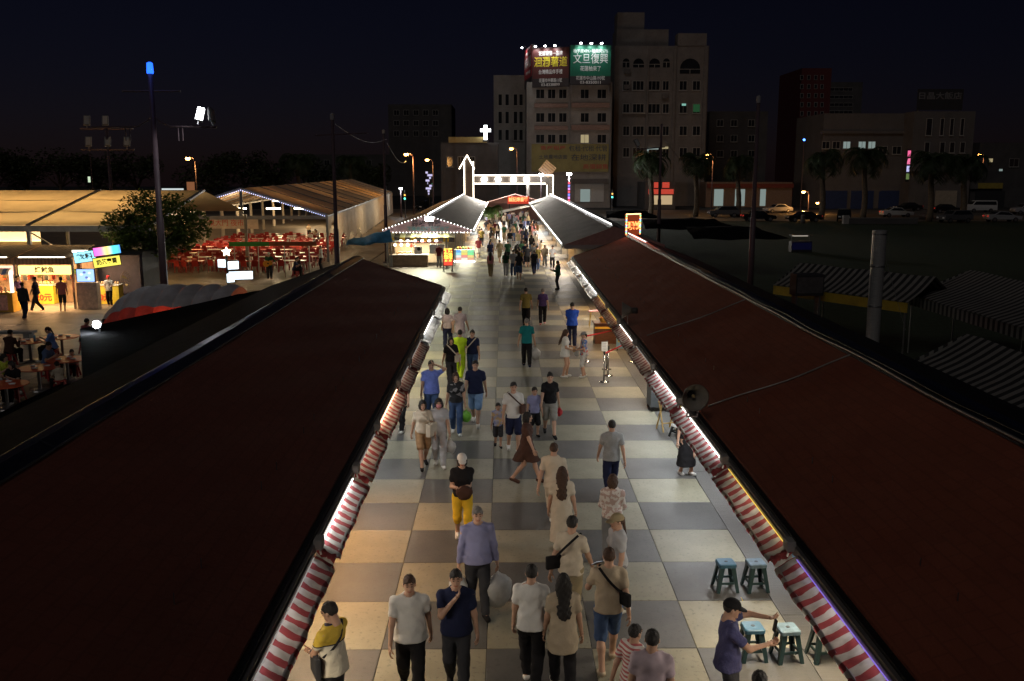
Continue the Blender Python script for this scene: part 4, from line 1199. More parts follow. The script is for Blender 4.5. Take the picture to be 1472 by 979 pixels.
q = gp(787, 243); MB().box(-.9, .9, 0, .2, -.9, .9, rot=Matrix.Rotation(R(40), 3, 'Y'), at=(q.x, .1, q.z)).build('diamond_sign', glow('diamond', (1, .55, .22), .35), gt)
for k in range(5): MB().box(-.8, .8, 0, .05, -.75 + .35 * k, -.65 + .35 * k, rot=Matrix.Rotation(R(40), 3, 'Y'), at=(q.x, .04, q.z)).build('diamond_slat', M('slat_brown', (.2, .1, .05)), gt)
rs = empty('neon_sign', D(745, 287.5, 128), 0, 'red glowing shop sign with orange characters beneath the gateway', 'sign')
MB().box(-1.45, 1.45, 0, .2, -.52, .52).build('board', glow('neon_board', (1, .06, .02), .55), rs)
letter('誠記燒番麥', .62, glow('neon_letter', (1, .28, .10), 3), rs, (0, -.02, .03), FACE, bold=.015, width=2.6, depth=.005)
for x in (-1.2, 1.2): MB().box(x - .05, x + .05, .21, .3, -D(745, 287.5, 128).z, .5).build('post', DARKP, rs)
# lane end: low pinkish wall of tents behind the crowd
RT = M('tent_rose', (.30, .17, .15), .7, var=.25, scale=.6, trans=.2)
t = empty('market_tent', (1.5, 126, 0), 0, 'dusky rose tent front closing the lane behind the crowd', 'tent')
MB().prism([(-4.2, 2.4), (0, 3.6), (4.4, 2.4)], 4, 8).build('roof', RT, t); MB().box(-4.0, 4.2, 7, 7.1, 0, 2.35).build('back_sheet', RT, t)
for x in (-4, 4.2): MB().box(x - .05, x + .05, 4.1, 4.2, 0, 2.4).build('post', STEEL, t)
bp = empty('slanting_pole', D(718, 305, 118), 0, 'pale slanting pole sticking out from the far eave', 'pole')
MB().tube([(0, 0, 0), D(745, 299, 118) - D(718, 305, 118), D(790, 289, 119) - D(718, 305, 118)], .16, 8).build('tube', WHITEP, bp)

# ------------------------------------------------------------------ LED sign on the roof of the loudspeaker row
ls = empty('led_sign', D(909, 337, 47.7), R(32), 'red glowing LED sign with rainbow border standing on the roof ridge', 'sign')
MB().box(-.46, .46, -.05, .05, -.02, 1.02).build('panel', glow('led_panel', (1, .16, .05), .22), ls)
letter('現炒', .42, glow('led_letter', (1, .22, .06), 4), ls, (.05, -.06, .42), FACE, bold=.015, depth=.004)
MB().box(-.48, .48, -.07, -.051, 1.0, 1.05).build('top_tube', glow('led_top', (1, .45, .2), 5), ls)
for k in range(14):
    c = [(1, .25, .1), (.2, .9, .3), (.25, .3, 1), (1, .7, .2)][k % 4]
    for x in (-.45, .45): MB().box(x - .035, x + .035, -.075, -.052, .0 + k * .07, .045 + k * .07).build('border_light', glow('border_%d' % (k % 4), c, 4), ls)
for x in (-.35, .35): MB().bar((x, .05, -.0), (x, .2, -.35), .03).build('leg', DARKP, ls)
lamp('sign_light', 'AREA', (0, -.1, .5), 22, (1, .10, .05), ls, .9, .9, (R(-70), 0, 0))

# ------------------------------------------------------------------ poles and street lamps
POLE = M('pole_brown', (.085, .055, .065), .55, var=.2, scale=2)
def pole(px, ytop, ybase, Y, label, r0=.16, r1=.08, group='tall lamp poles'):
    b = D(px[1], ybase, Y); t = D(px[0], ytop, Y)
    rt = empty('light_pole', (b.x, Y, 0), 0, label, 'pole', group)
    MB().tube([(0, 0, 0), (0, 0, t.z * .45), (0, 0, t.z * .45 + .01), (0, 0, t.z)], [r0, r0 * .9, r0 * .72, r1], 10).build('shaft', POLE, rt, smooth=True)
    MB().lathe([(r0 * 2, 0), (r0 * 2, .05), (r0 * 1.2, .1)], 12).build('base_plate', POLE, rt)
    return rt, t.z
FHEAD = M('flood_case', (.10, .10, .105), .4, var=.2)
def flood(parent, at, rot, lit=0.0, col=(1, 1, 1), size=(.36, .12, .62)):
    f = MB().box(-size[0] / 2, size[0] / 2, 0, size[1], -size[2] / 2, size[2] / 2).build('flood_head', FHEAD, parent, loc=at, rot=rot, bevel=.02)
    MB().box(-size[0] / 2 + .05, size[0] / 2 - .05, -.012, -.002, -size[2] / 2 + .05, size[2] / 2 - .05).build('lens', glow('lens_%d' % int(lit), col, lit) if lit else M('lens_glass', (.35, .36, .36), .15, var=.1), f)
    MB().bar((0, .06, -size[2] / 2 - .16), (0, .06, -size[2] / 2), .05).build('yoke', FHEAD, f)
    return f
rt, zt_ = pole((222, 240), 106, 470, 40, 'tall brown pole with blue beacon and one lit floodlight, behind the red vault', .17, .10)
MB().lathe([(.12, 0), (.14, .05), (.12, .42), (.05, .46)], 12, at=(0, 0, zt_)).build('beacon', glow('beacon_blue', (.012, .09, 1), 3.5), rt, smooth=True)
lamp('beacon_light', 'POINT', (0, -.3, zt_ + .2), 4, (.1, .2, 1), rt, .15)
z1, z2 = D(230, 131, 40).z, D(230, 183, 40).z
MB().tube([(-1.2, 0, z1), (1.2, 0, z1)], .04, 8).build('cross_arm', POLE, rt); 
for s in (-1, 1):
    MB().tube([(0, 0, z2 + .55), (s * .25, 0, z2 + .25), (s * .7, 0, z2 + .03), (s * 2.6, 0, z2)], .04, 8).build('cross_arm', POLE, rt, smooth=True)
    for q in (.0, .18): MB().tube([(s * (1.0 + q), 0, z2), (s * (1.0 + q), 0, z2 - .55)], .025, 6).build('drop_pipe', POLE, rt)
flood(rt, (1.98, -.1, z2 + .55), (R(-20), R(16), R(20)), 60)
flood(rt, (2.5, -.1, z2 + .50), (R(-20), R(22), R(70)))
lamp('flood_light', 'SPOT', (1.98, -.4, z2 + .45), 160, (.95, .98, 1), rt, .25, None, (R(-35), 0, R(-75)), R(90))
rt, zt_ = pole((162, 172), 180, 440, 58, 'brown pole with dark floodlights rising behind the cream tent', .16, .09)
for z, xs in ((D(160, 185, 58).z, (-1.1, .0)), (D(160, 215, 58).z, (-1.1, .05, 1.2))):
    MB().tube([(-1.6, 0, z), (1.6, 0, z)], .05, 8).build('cross_arm', POLE, rt)
    for x in xs: flood(rt, (x, -.1, z + .5), (R(-25), 0, R(15)))
rt, zt_ = pole((481, 486), 172, 420, 44, 'slim brown pole in front of the large dining tent', .13, .07); MB().lathe([(.09, 0), (.1, .25), (.03, .3)], 10, at=(0, 0, zt_)).build('cap_lamp', M('cap_grey', (.3, .3, .32), .4), rt)
MB().tube([(-.8, 0, zt_ - .7), (1.6, 0, zt_ - .6)], .03, 6).build('cross_arm', POLE, rt)
rt, zt_ = pole((554, 556), 192, 380, 70, 'slim brown pole between the dining tent and the bulb-edged stall', .14, .08); MB().lathe([(.1, 0), (.11, .25), (.03, .3)], 10, at=(0, 0, zt_)).build('cap_lamp', M('cap_grey', (.3, .3, .32), .4), rt)
rt, zt_ = pole((1081, 1078), 148, 420, 46, 'tall brown pole beyond the red roof, in front of the dark field', .15, .08); MB().lathe([(.1, 0), (.11, .3), (.03, .35)], 10, at=(0, 0, zt_)).build('cap_lamp', M('cap_grey', (.3, .3, .32), .4), rt)
rt, zt_ = pole((948, 946), 178, 360, 72, 'tall brown pole with an unlit floodlight arm behind the LED sign', .16, .08)
MB().tube([(-1.9, 0, zt_ - 1.9), (.3, 0, zt_ - 1.7)], .04, 6).build('cross_arm', POLE, rt); flood(rt, (-1.8, -.1, zt_ - 1.4), (R(-20), R(-20), R(30)))
SOD = glow('sodium', (1, .42, .08), 60)
def street_lamp(px, py, Y, power, label, col=(1, .48, .14), mat=None, r=.22, arm=True, group='orange street lamps'):
    p = D(px, py, Y); s = .9
    rt = empty('street_lamp', (p.x + (s if arm else 0), Y, 0), 0, label, 'street lamp', group)
    MB().tube([(0, 0, 0), (0, 0, p.z - .3)], [.11, .07], 8).build('post', POLE, rt, smooth=True)
    if arm: MB().tube([(0, 0, p.z - .4), (-.25, 0, p.z + .05), (-s, 0, p.z + .22)], .045, 6).build('arm', POLE, rt, smooth=True)
    MB().ico((-s if arm else 0, 0, p.z), (r * 1.3, r, r * .8), 2).build('lamp_glass', mat or SOD, rt, smooth=True)
    MB().lathe([(r * 1.3, 0), (r * 1.0, .10), (.05, .14)], 12, at=(-s if arm else 0, 0, p.z + r * .5)).build('lamp_hood', DARKP, rt)
    lamp('street_light', 'POINT', (-s if arm else 0, -.1, p.z - r - .15), power, col, rt, .2)
street_lamp(270, 228, 120, 900, 'orange street lamp behind the tree and between the two tents')
street_lamp(584, 222, 125, 1800, 'orange street lamp beyond the end of the dining tent')
street_lamp(614, 230, 150, 350, 'orange street lamp on the road left of the arrow tower')
street_lamp(735, 214, 150, 200, 'orange street lamp rising behind the lit gateway beam')
street_lamp(1017, 222, 150, 700, 'orange street lamp beside the grey apartment block')
street_lamp(1155, 276, 152, 700, 'orange street lamp lighting palm trunks by the car park')
street_lamp(1408, 222, 190, 400, 'small orange street lamp behind the palms and the white van')
street_lamp(1175, 292, 150, 250, 'low warm garden lamp beside the parked cars', r=.16, group=None)
street_lamp(818, 250, 138, 4200, 'white globe lamp beside the gateway pier', (.95, .97, 1), glow('globe_white', (1, 1, 1), 60), .30, False, None)
street_lamp(778, 251, 131, 500, 'white globe lamp on top of the gateway beam end', (.95, .97, 1), glow('globe_white', (1, 1, 1), 60), .26, False, None)
street_lamp(576, 271, 140, 150, 'small white lamp low over the road beyond the dining tent', (.85, .93, 1), glow('lamp_cool', (.85, .93, 1), 25), .2, False, None)
lp = empty('light_column', D(818, 262, 137), 0, 'slim post of red and blue lights under the white globe lamp', 'lamp')
for k in range(12): MB().box(-.14, .14, -.14, .14, -.25 - k * .42, .05 - k * .42).build('segment', glow('seg_%d' % (k % 3), ((1, .1, .15), (.2, .25, 1), (.8, .3, .9))[k % 3], 1.6), lp)
MB().tube([(0, .2, -D(818, 262, 137).z), (0, .2, .2)], .08, 6).build('post', DARKP, lp)
# blue beacons far off, traffic light
for px, py, Y, lb in ((1156, 201, 165, 'small blue beacon before the dark red tower'), (128, 204, 110, 'tiny blue beacon on a thin mast behind the cream tent')):
    p = D(px, py, Y); rt = empty('beacon_mast', (p.x, Y, 0), 0, lb, 'beacon'); MB().tube([(0, 0, 0), (0, 0, p.z)], .06, 6).build('mast', POLE, rt); MB().ico((0, 0, p.z), .2, 2).build('beacon', glow('beacon_far', (.06, .2, 1), 8), rt, smooth=True)
for px, py, Y, lb in ((582, 283, 138, 'traffic light showing green at the end of the dining tent'), (880, 281, 145, 'traffic light showing green beside the grey apartment block')):
    p = D(px, py, Y); rt = empty('traffic_light', (p.x, Y, 0), 0, lb, 'traffic light'); MB().tube([(0, .1, 0), (0, .1, p.z + .9)], .07, 6).build('post', DARKP, rt); MB().box(-.2, .2, -.15, .1, -.5 + p.z, .5 + p.z).build('housing', DARKP, rt)
    for k, c in enumerate(((1, .5, .1), (.1, 1, .75))): MB().lathe([(.13, 0), (.12, .03)], 12, at=(0, -.16, p.z + .25 - .5 * k), rot=Matrix.Rotation(R(90), 3, 'X')).build('signal', glow('signal_%d' % k, c, 4 if k else 2), rt)
# ------------------------------------------------------------------ cream tent over the snack stalls
TENT = M('tent_cream', (.62, .52, .36), .6, var=.10, scale=.7, trans=.5); TENTG = M('tent_beam', (.28, .28, .27), .5, metal=.2, var=.15)
def gable_tent(name, label, ox, oy, rz, W, L, ze, zr, mat, bays, front=True):
    rt = empty(name, (ox, oy, 0), rz, label, 'tent')
    for s in (-1, 1):
        for k in range(bays):
            y0, y1 = L * k / bays + .06, L * (k + 1) / bays - .06
            mb = MB(); n = 6
            for th in (0, -.02):
                for i in range(n + 1):
                    for j in range(5):
                        t, u = i / n, j / 4
                        mb.v.append(Vector((s * W / 2 * (1 - t), y0 + (y1 - y0) * u, ze + (zr - ze) * t - .10 * math.sin(PI * t) * math.sin(PI * u) + th)))
            f = lambda a, i, j: a * (n + 1) * 5 + i * 5 + j
            for i in range(n):
                for j in range(4):
                    q = (f(0, i, j), f(0, i + 1, j), f(0, i + 1, j + 1), f(0, i, j + 1)); w = (f(1, i, j), f(1, i, j + 1), f(1, i + 1, j + 1), f(1, i + 1, j))
                    mb.f += [q, w] if s > 0 else [q[::-1], w[::-1]]
            mb.build('roof_panel', mat, rt, smooth=True)
        for k in range(bays + 1):
            y = L * k / bays
            MB().bar((s * W / 2, y, ze - .02), (s * .02, y, zr - .02), .12, .16).build('rafter', TENTG, rt)
            MB().box(s * W / 2 - .08, s * W / 2 + .08, y - .08, y + .08, 0, ze - .08).build('post', TENTG, rt)
        MB().box(s * W / 2 - .07, s * W / 2 + .07, .1, L - .1, ze - .22, ze - .06).build('eave_beam', TENTG, rt)
    if front:
        MB().box(-W / 2, W / 2, -.10, .0, ze - .32, ze - .05).build('tie_beam', TENTG, rt)
        MB().box(-.1, .1, -.09, -.01, ze - .05, zr - .15).build('king_post', TENTG, rt)
    return rt
rt = empty('market_tent', (-29.5, 49, 0), 0, 'long cream marquee roof glowing from within behind the snack stalls', 'tent')
x0, x1 = -14.0, 11.2; ye = 9.0
for k in range(4):
    xa, xb = x0 + (x1 - x0) * k / 4 + .05, x0 + (x1 - x0) * (k + 1) / 4 - .05
    for s, (ya, za, yb, zb) in enumerate(((0, 3.95, 9, 5.55), (18, 3.95, 9, 5.55))):
        mb = MB(); n = 6
        for th in (0, -.02):
            for i in range(n + 1):
                for j in range(7):
                    u, t = j / 6, i / n
                    mb.v.append(Vector((xa + (xb - xa) * u, ya + (yb - ya) * t, za + (zb - za) * t - .12 * math.sin(PI * t) * math.sin(PI * u) + th)))
        f = lambda a, i, j: a * (n + 1) * 7 + i * 7 + j
        for i in range(n):
            for j in range(6):
                q = (f(0, i, j), f(0, i, j + 1), f(0, i + 1, j + 1), f(0, i + 1, j)); w = (f(1, i, j), f(1, i + 1, j), f(1, i + 1, j + 1), f(1, i, j + 1))
                mb.f += [q, w]
        mb.build('roof_panel', TENT, rt, smooth=True)
for k in range(5):
    x = x0 + (x1 - x0) * k / 4
    MB().bar((x, -.02, 3.95), (x, 9, 5.56), .22, .10).build('rafter', TENTG, rt)
    for y in (0, 18): MB().box(x - .09, x + .09, y - .09, y + .09, 0, 3.7).build('post', TENTG, rt)
    MB().bar((x, .1, 3.6), (x + 1.6, .1, 2.6), .06).build('brace', TENTG, rt)
for t in (.38, .72): MB().bar((x0, 9 * t, 3.85 + 1.6 * t), (x1, 9 * t, 3.85 + 1.6 * t), .08).build('purlin', TENTG, rt)
MB().box(x0, x1, -.12, 0, 3.62, 3.93).build('eave_beam', M('beam_grey', (.40, .40, .38), .5), rt)
MB().box(x0, 4.0, 3.0, 3.04, .3, 3.6).build('side_sheet', TENT, rt)
lamp('tent_light', 'AREA', (-2, 6.5, 3.4), 2600, (1, .74, .42), rt, 22, 4, (R(180), 0, 0))
lamp('tent_light', 'AREA', (-2, 2.2, 2.9), 1900, (1, .78, .48), rt, 22, 2, (R(180), 0, 0))
# ------------------------------------------------------------------ snack stalls in front of the cream tent
yS = 46.6
CORR = stripes('corrugated', 'X', .18, ((.34, .24, .16), (.24, .16, .10)), trans=0)
def X_(px, y=yS): return (px - 725) / 1350 * (y + 1.0)
def snack_stall(xa, xb, label, sign, signtxt, power, col):
    w = xb - xa; rt = empty('snack_stall', ((xa + xb) / 2, yS, 0), 0, label, 'food stall', 'snack stalls by the cream tent'); h = w / 2
    MB().add([(-h, -.7, 2.55), (h, -.7, 2.55), (h, 2.2, 2.95), (-h, 2.2, 2.95), (-h, -.7, 2.50), (h, -.7, 2.50), (h, 2.2, 2.9), (-h, 2.2, 2.9)], [(0, 1, 2, 3), (7, 6, 5, 4), (0, 4, 5, 1), (2, 6, 7, 3), (1, 5, 6, 2), (3, 7, 4, 0)]).build('roof', CORR, rt)
    MB().box(-h, h, -.74, -.70, 2.22, 2.52).build('eave_sheet', CORR, rt)
    MB().box(-h + .1, h - .1, -.6, -.54, 1.72, 2.15).build('fascia_sign', sign, rt)
    letter(signtxt, .32, M('sign_brown', (.25, .05, .02), .6, var=0), rt, (0, -.61, 1.93), FACE, bold=.008, depth=.002)
    MB().box(-h, h, 2.0, 2.05, 0, 2.7).build('back_wall', M('stall_back', (.22, .15, .10), .6, var=.4, scale=3), rt)
    for x in (-h + .05, h - .05): MB().box(x - .05, x + .05, -.55, -.45, 0, 2.5).build('post', STEEL, rt)
    MB().tube([(-h + .2, -.66, 2.56), (h - .3, -.66, 2.56)], .03, 6).build('tube', glow('tube_snack', (1, .85, .6), 9), rt)
    for k in range(int(w / .35)):
        MB().box(-h + .25 + k * .35, -h + .45 + k * .35, -.50, -.49, 1.42 + .06 * (k % 3), 1.70).build('hanging_notice', M('notice_%d' % (k % 3), ((.7, .62, .5), (.65, .12, .08), (.7, .5, .15))[k % 3], .7), rt)
    for k in range(8):
        MB().box(-h + .2 + k * (w - .5) / 8, -h + .2 + k * (w - .5) / 8 + .16, 1.6, 1.9, .9 + .3 * (k % 3), 1.15 + .3 * (k % 3)).build('shelf_box', M('goods_%d' % (k % 3), ((.6, .5, .1), (.6, .12, .05), (.2, .45, .12))[k % 3], .5), rt)
    lamp('stall_light', 'AREA', (0, -.2, 1.70), power, col, rt, w * .8, .4, (R(-15), 0, 0))
    lamp('stall_light', 'AREA', (0, .2, 2.35), power * 1.2, col, rt, w * .8, .3, (R(40), 0, 0))  # extra area light without a fixture, added to brighten the back wall
    return rt
SIGNY = glow('sign_yellow', (1, .72, .22), 2.4); SIGNR = glow('sign_rose', (1, .5, .35), 2.0)
snack_stall(X_(-60), X_(46), 'snack stall with rose sign behind the small blue striped booth', SIGNR, '現打果汁', 170, (1, .58, .26))
snack_stall(X_(48), X_(126), 'snack stall with long yellow sign next to the television', SIGNY, '烤魷魚', 170, (1, .58, .26))
# small booth with blue and white awning
bt = empty('booth', (X_(30), yS - 1.3, 0), 0, 'small yellow booth with blue and white striped awning', 'food stall')
MB().box(-.85, .85, -.3, .4, 0, .95).build('counter', M('booth_yellow', (.60, .36, .06), .5), bt, bevel=.01)
for x in (-.85, .85): MB().box(x - .07, x + .07, -.3, -.2, .95, 2.0).build('light_post', glow('booth_post', (1, .78, .6), 2.2), bt)
mb = MB(); n = 12
for i in range(n + 1):
    a = -.2 + 1.5 * i / n
    mb.v += [Vector((-.95, -.3 - .4 * math.sin(a), 1.75 + .38 * math.cos(a))), Vector((.95, -.3 - .4 * math.sin(a), 1.75 + .38 * math.cos(a)))]
mb.f = [(2 * i, 2 * i + 1, 2 * i + 3, 2 * i + 2) for i in range(n)]
mb.build('awning', stripes('booth_stripe', 'X', .42, ((.75, .72, .62), (.12, .20, .42)), trans=.3), bt, smooth=True)
MB().box(-.6, .6, -.32, -.305, .1, .85).build('poster', M('poster_rose', (.7, .4, .35), .6, var=.4, scale=5), bt)
for k in range(6): MB().lathe([(.05, 0), (.05, .22), (.02, .26), (.02, .32)], 8, at=(-.55 + .2 * k, -.1, .95)).build('bottle', M('bottle_%d' % (k % 2), ((.7, .25, .2), (.75, .6, .35))[k % 2], .3), bt)
# lit claw-machine like display, counters, fridge, television, boxes
dm = empty('lit_display', G(40, 432), .05, 'tall display panel edged with blue lights and a glowing picture', 'display')
MB().box(-.45, .45, -.12, .3, 0, 1.55).build('case', DARKP, dm); MB().box(-.40, .40, -.13, -.121, .1, 1.5).build('screen', glow('screen_red', (1, .18, .12), .9), dm); MB().box(-.15, .15, -.14, -.131, .25, .95).build('picture', glow('screen_pic', (1, .75, .5), 2), dm)
for k in range(9):
    for x in (-.43, .43): MB().ico((x, -.14, .1 + k * .175), .03, 1).build('edge_light', glow('edge_blue', (.25, .25, 1), 5), dm)
CY2 = M('cart_yellow', (.62, .50, .05), .5, var=.2)
for px, py, w, lb in ((68, 436, 1.0, 'yellow snack counter with 20 yuan price beside the glowing display'), (153, 436, 1.6, 'yellow and grey snack counter under the yellow hanging sign')):
    p = G(px, py); c = empty('snack_counter', p, 0, lb, 'counter')
    MB().box(-w / 2, w / 2, -.3, .3, 0, .95).build('body', CY2, c, bevel=.01); MB().box(-w / 2 - .03, w / 2 + .03, -.33, .33, .95, .99).build('top', WHITEP, c)
    letter('20元', .42, M('price_red', (.6, .05, .03), .6, var=0), c, (.0, -.31, .33), FACE, bold=.012, depth=.004)
    for k in range(9): MB().ico((-w / 2 + .1 + k * (w - .2) / 8, -.05 + .1 * (k % 2), 1.06), (.06, .06, .09), 1).build('goods', M('buns', (.78, .52, .28), .5, var=.3), c, smooth=True)
p = G(100, 425); c = empty('fridge', p, 0, 'pale chest fridge inside the snack stall', 'fridge'); MB().box(-.6, .6, -.3, .3, 0, 1.0).build('cabinet', M('fridge_white', (.55, .60, .62), .4), c, bevel=.03); MB().box(-.58, .58, -.31, -.301, .72, .76).build('handle', ALU, c)
for px, col, lb in ((105, 'red', 'red soft drink bin in front of the fridge'), (113, 'black', 'black bin beside the red soft drink bin')):
    c = empty('bin', G(px, 432), 0, lb, 'bin'); MB().lathe([(.17, 0), (.20, .7), (.21, .72), (.12, .84)], 14).build('barrel', cloth(col), c, smooth=True); MB().lathe([(.06, .84), (.06, .87)], 10).build('knob', WHITEP, c)
p = D(123, 396, 46); tv = empty('television', p, 0, 'glowing blue television on a posted stand in the snack stall', 'television')
MB().box(-.46, .46, 0, .1, -.34, .34).build('case', DARKP, tv); MB().box(-.42, .42, -.012, -.002, -.30, .30).build('screen', M('tv_screen', (.02, .02, .02), .3, var=0, emit=(.35, .55, 1), estr=1.6), tv)
for k, (x, z) in enumerate(((-.2, .05), (.05, -.1), (.2, .12), (-.05, .15), (.15, -.15))): MB().ico((x, -.015, z), (.08, .004, .06), 2).build('picture', glow('tv_spot_%d' % (k % 2), ((.9, .95, 1), (.15, .2, .5))[k % 2], 1.2), tv)
MB().box(-.5, .5, .0, .4, -p.z, -.36).build('stand', M('poster_pale', (.62, .5, .42), .6, var=.3, scale=5), tv)
def hang_sign(px, py, Y, w, h, mat, label, txt=None, tcol=None, rz=0.3, tilt=.12, ground=True):
    p = D(px, py, Y); s = empty('hanging_sign', p, rz, label, 'sign')
    rot = (0, -tilt, 0)
    b = MB().box(-w / 2, w / 2, -.07, .07, -h / 2, h / 2).build('case', DARKP, s, rot=rot)
    MB().box(-w / 2 + .03, w / 2 - .03, -.085, -.072, -h / 2 + .03, h / 2 - .03).build('face', mat, b)
    if txt: letter(txt, h * .55, tcol, b, (0, -.09, 0), FACE, bold=.008, depth=.003, width=w * .75)
    return s
hang_sign(122, 369, 45.5, 1.0, .55, glow('sign_cyan', (.35, .85, 1), 1.6), 'tilted cyan lightbox sign by the wooden post', '飲料', M('ink_white', (.8, .8, .8), .5, var=0))
def rainbow():
    m = M('sign_rainbow', (.02, .02, .02), .5, var=0); n, L = m.node_tree.nodes, m.node_tree.links
    tc = n.new('ShaderNodeTexCoord'); sp_ = n.new('ShaderNodeSeparateXYZ'); L.new(tc.outputs['Object'], sp_.inputs[0])
    cr = n.new('ShaderNodeValToRGB'); e = cr.color_ramp.elements
    e[0].position = 0; e[0].color = (1, .1, .6, 1); e[1].position = 1; e[1].color = (.1, .3, 1, 1)
    for ps, c in ((.3, (1, .25, .5, 1)), (.5, (1, .85, .2, 1)), (.7, (.1, .8, .7, 1))): q = e.new(ps); q.color = c
    mr = n.new('ShaderNodeMapRange'); mr.inputs[1].default_value = -.65; mr.inputs[2].default_value = .65
    L.new(sp_.outputs[0], mr.inputs[0]); L.new(mr.outputs[0], cr.inputs[0]); L.new(cr.outputs[0], n['Principled BSDF'].inputs['Emission Color']); n['Principled BSDF'].inputs['Emission Strength'].default_value = 1.8
    return m
hang_sign(154, 360, 45.2, 1.25, .45, rainbow(), 'tilted rainbow coloured lightbox sign on the dark booth')
hang_sign(154, 376, 45.2, 1.25, .50, glow('sign_lemon', (1, .85, .12), 1.3), 'tilted yellow lightbox sign below the rainbow sign', '奶茶專賣', M('ink_dark', (.03, .03, .02), .5, var=0))
dk = empty('dark_booth', (X_(165), yS + .3, 0), 0, 'dark booth with grey roof behind the yellow hanging sign', 'booth')
MB().box(-1.5, 1.8, -.2, 2.4, 2.6, 2.75).build('roof', DARKP, dk); MB().box(-1.5, 1.8, 2.2, 2.3, 0, 2.6).build('back_wall', M('booth_dark', (.06, .05, .07), .6, var=.3), dk); MB().box(1.6, 1.75, -.1, 2.2, 0, 2.6).build('side_wall', M('booth_dark', (.06, .05, .07), .6), dk)
for x in (-1.4,): MB().box(x - .09, x + .09, -.2, -.02, 0, 2.6).build('post', WOODB, dk)
MB().box(-1.6, -.6, -.3, -.26, 2.75, 2.85).build('lamp_bar', glow('bar_white', (1, .9, .7), 8), dk)
lamp('booth_light', 'AREA', (-.4, 0, 2.5), 60, (1, .85, .6), dk, 1.5, .3, (0, 0, 0))
fn = empty('pedestal_fan', G(190, 432), .4, 'large round pedestal fan beside the dark booth', 'fan')
MB().tube([(0, 0, .04), (0, 0, 1.0)], .03, 8).build('stem', DARKP, fn); MB().lathe([(.3, 0), (.28, .04), (.05, .06)], 16).build('base', DARKP, fn)
RX = Matrix.Rotation(R(90), 3, 'X'); FM = M('fan_cage', (.30, .24, .13), .4, metal=.6)
mb = MB()
for rr in (.12, .22, .32, .42, .5): mb.tube([(rr * math.cos(a * PI / 12), -.08 + .10 * (rr / .5) ** 2, 1.15 + rr * math.sin(a * PI / 12)) for a in range(25)], .008, 4, False)
mb.build('guard', FM, fn)
for k in range(5): MB().box(-.06, .06, -.01, .01, .07, .44, rot=Matrix.Rotation(k * 2 * PI / 5, 3, 'Y') @ Matrix.Rotation(.4, 3, 'Z'), at=(0, .02, 1.15)).build('blade', FM, fn)
MB().lathe([(.07, -.05), (.09, .0), (.09, .2), (.05, .25)], 14, at=(0, .06, 1.15), rot=Matrix.Rotation(R(-90), 3, 'X')).build('motor', M('fan_hub', (.6, .5, .3), .4), fn)
st = G(14, 492); cb = empty('stone_bench', st, .05, 'low grey concrete bench beside the dining tables', 'bench')
MB().box(-1.0, 1.0, -.25, .25, .36, .46).build('seat', M('concrete', (.28, .28, .27), .8, var=.2, bump=.3), cb, bevel=.02)
for x in (-.75, .75): MB().box(x - .12, x + .12, -.22, .22, 0, .36).build('leg', M('concrete', (.28, .28, .27), .8), cb)
cb2 = empty('goods_crate', G(8, 445), .3, 'teal and yellow crate at the snack stall corner', 'crate')
MB().box(-.4, .4, -.3, .3, 0, .45).build('lower_box', M('crate_teal', (.08, .30, .34), .5), cb2, bevel=.02); MB().box(-.4, .4, -.3, .3, .455, .85).build('upper_box', CY2, cb2, bevel=.02)
# ------------------------------------------------------------------ dining tent with red chairs
TENT2 = M('tent_brown', (.60, .46, .31), .6, var=.14, scale=.5, trans=.42)
big = gable_tent('dining_tent', 'large open gable marquee sheltering red dining chairs', -19.4, 70.2, R(3.2), 12.4, 78, 3.5, 5.45, TENT2, 12)
CURT = M('tent_curtain', (.60, .53, .42), .7, var=.12, trans=.35)
def curtain(parent, x, y0, y1, z0, z1, gather=0.0, along='y'):
    mb = MB(); n = 40
    for i in range(n + 1):
        t = i / n; y = y0 + (y1 - y0) * t; w = .06 * math.sin(t * 40) + .03 * math.sin(t * 91)
        zb = z0 + gather * math.sin(PI * t)
        for z, k in ((z1, .2), ((z0 + z1) / 2, .8), (zb, 1.2)):
            mb.v.append(Vector((x + w * k, y, z) if along == 'y' else (y, x + w * k, z)))
    mb.f = [(3 * i + j, 3 * i + j + 1, 3 * i + 4 + j, 3 * i + 3 + j) for i in range(n) for j in (0, 1)]
    return mb.build('curtain', CURT, parent, smooth=True)
for k in range(12): curtain(big, 6.28, 78 / 12 * k + .1, 78 / 12 * (k + 1) - .1, (1.9, .6, .3)[min(k, 2)], 3.35, 1.0 if k < 4 else 0)
for k in range(1, 12):
    curtain(big, -6.1, 78 / 12 * k - .5, 78 / 12 * k + .5, .1, 3.35)
mb = MB()
for a, b in (((-6.2, 3.52), (0, 5.47)), ((0, 5.47), (6.2, 3.52))):
    for i in range(40): t = i / 40; mb.ico((a[0] + (b[0] - a[0]) * t, -.14, a[1] + (b[1] - a[1]) * t - .15), .035, 1)
tag(mb.build('fairy_lights', glow('fairy', (.55, .6, 1), 3), big), kind='stuff')
for k, (x, y) in enumerate(((-4.2, 6), (-1.5, 6), (1.2, 6), (3.4, 6), (-2, 26), (2, 26), (-2, 46), (2, 46))):
    MB().box(-.55, .55, -.1, .1, -.06, .06).build('tent_lamp', glow('tent_lamp', (1, .82, .52), 14), big, loc=(x, y, 3.75))
    lamp('tent_light', 'POINT', (x, y, 3.5), 360 if y < 10 else 800, (1, .72, .40), big, .3)
bn = empty('banner', D(325, 321, 74), -.12, 'white fabric banner with red characters hung in the dining tent', 'banner')
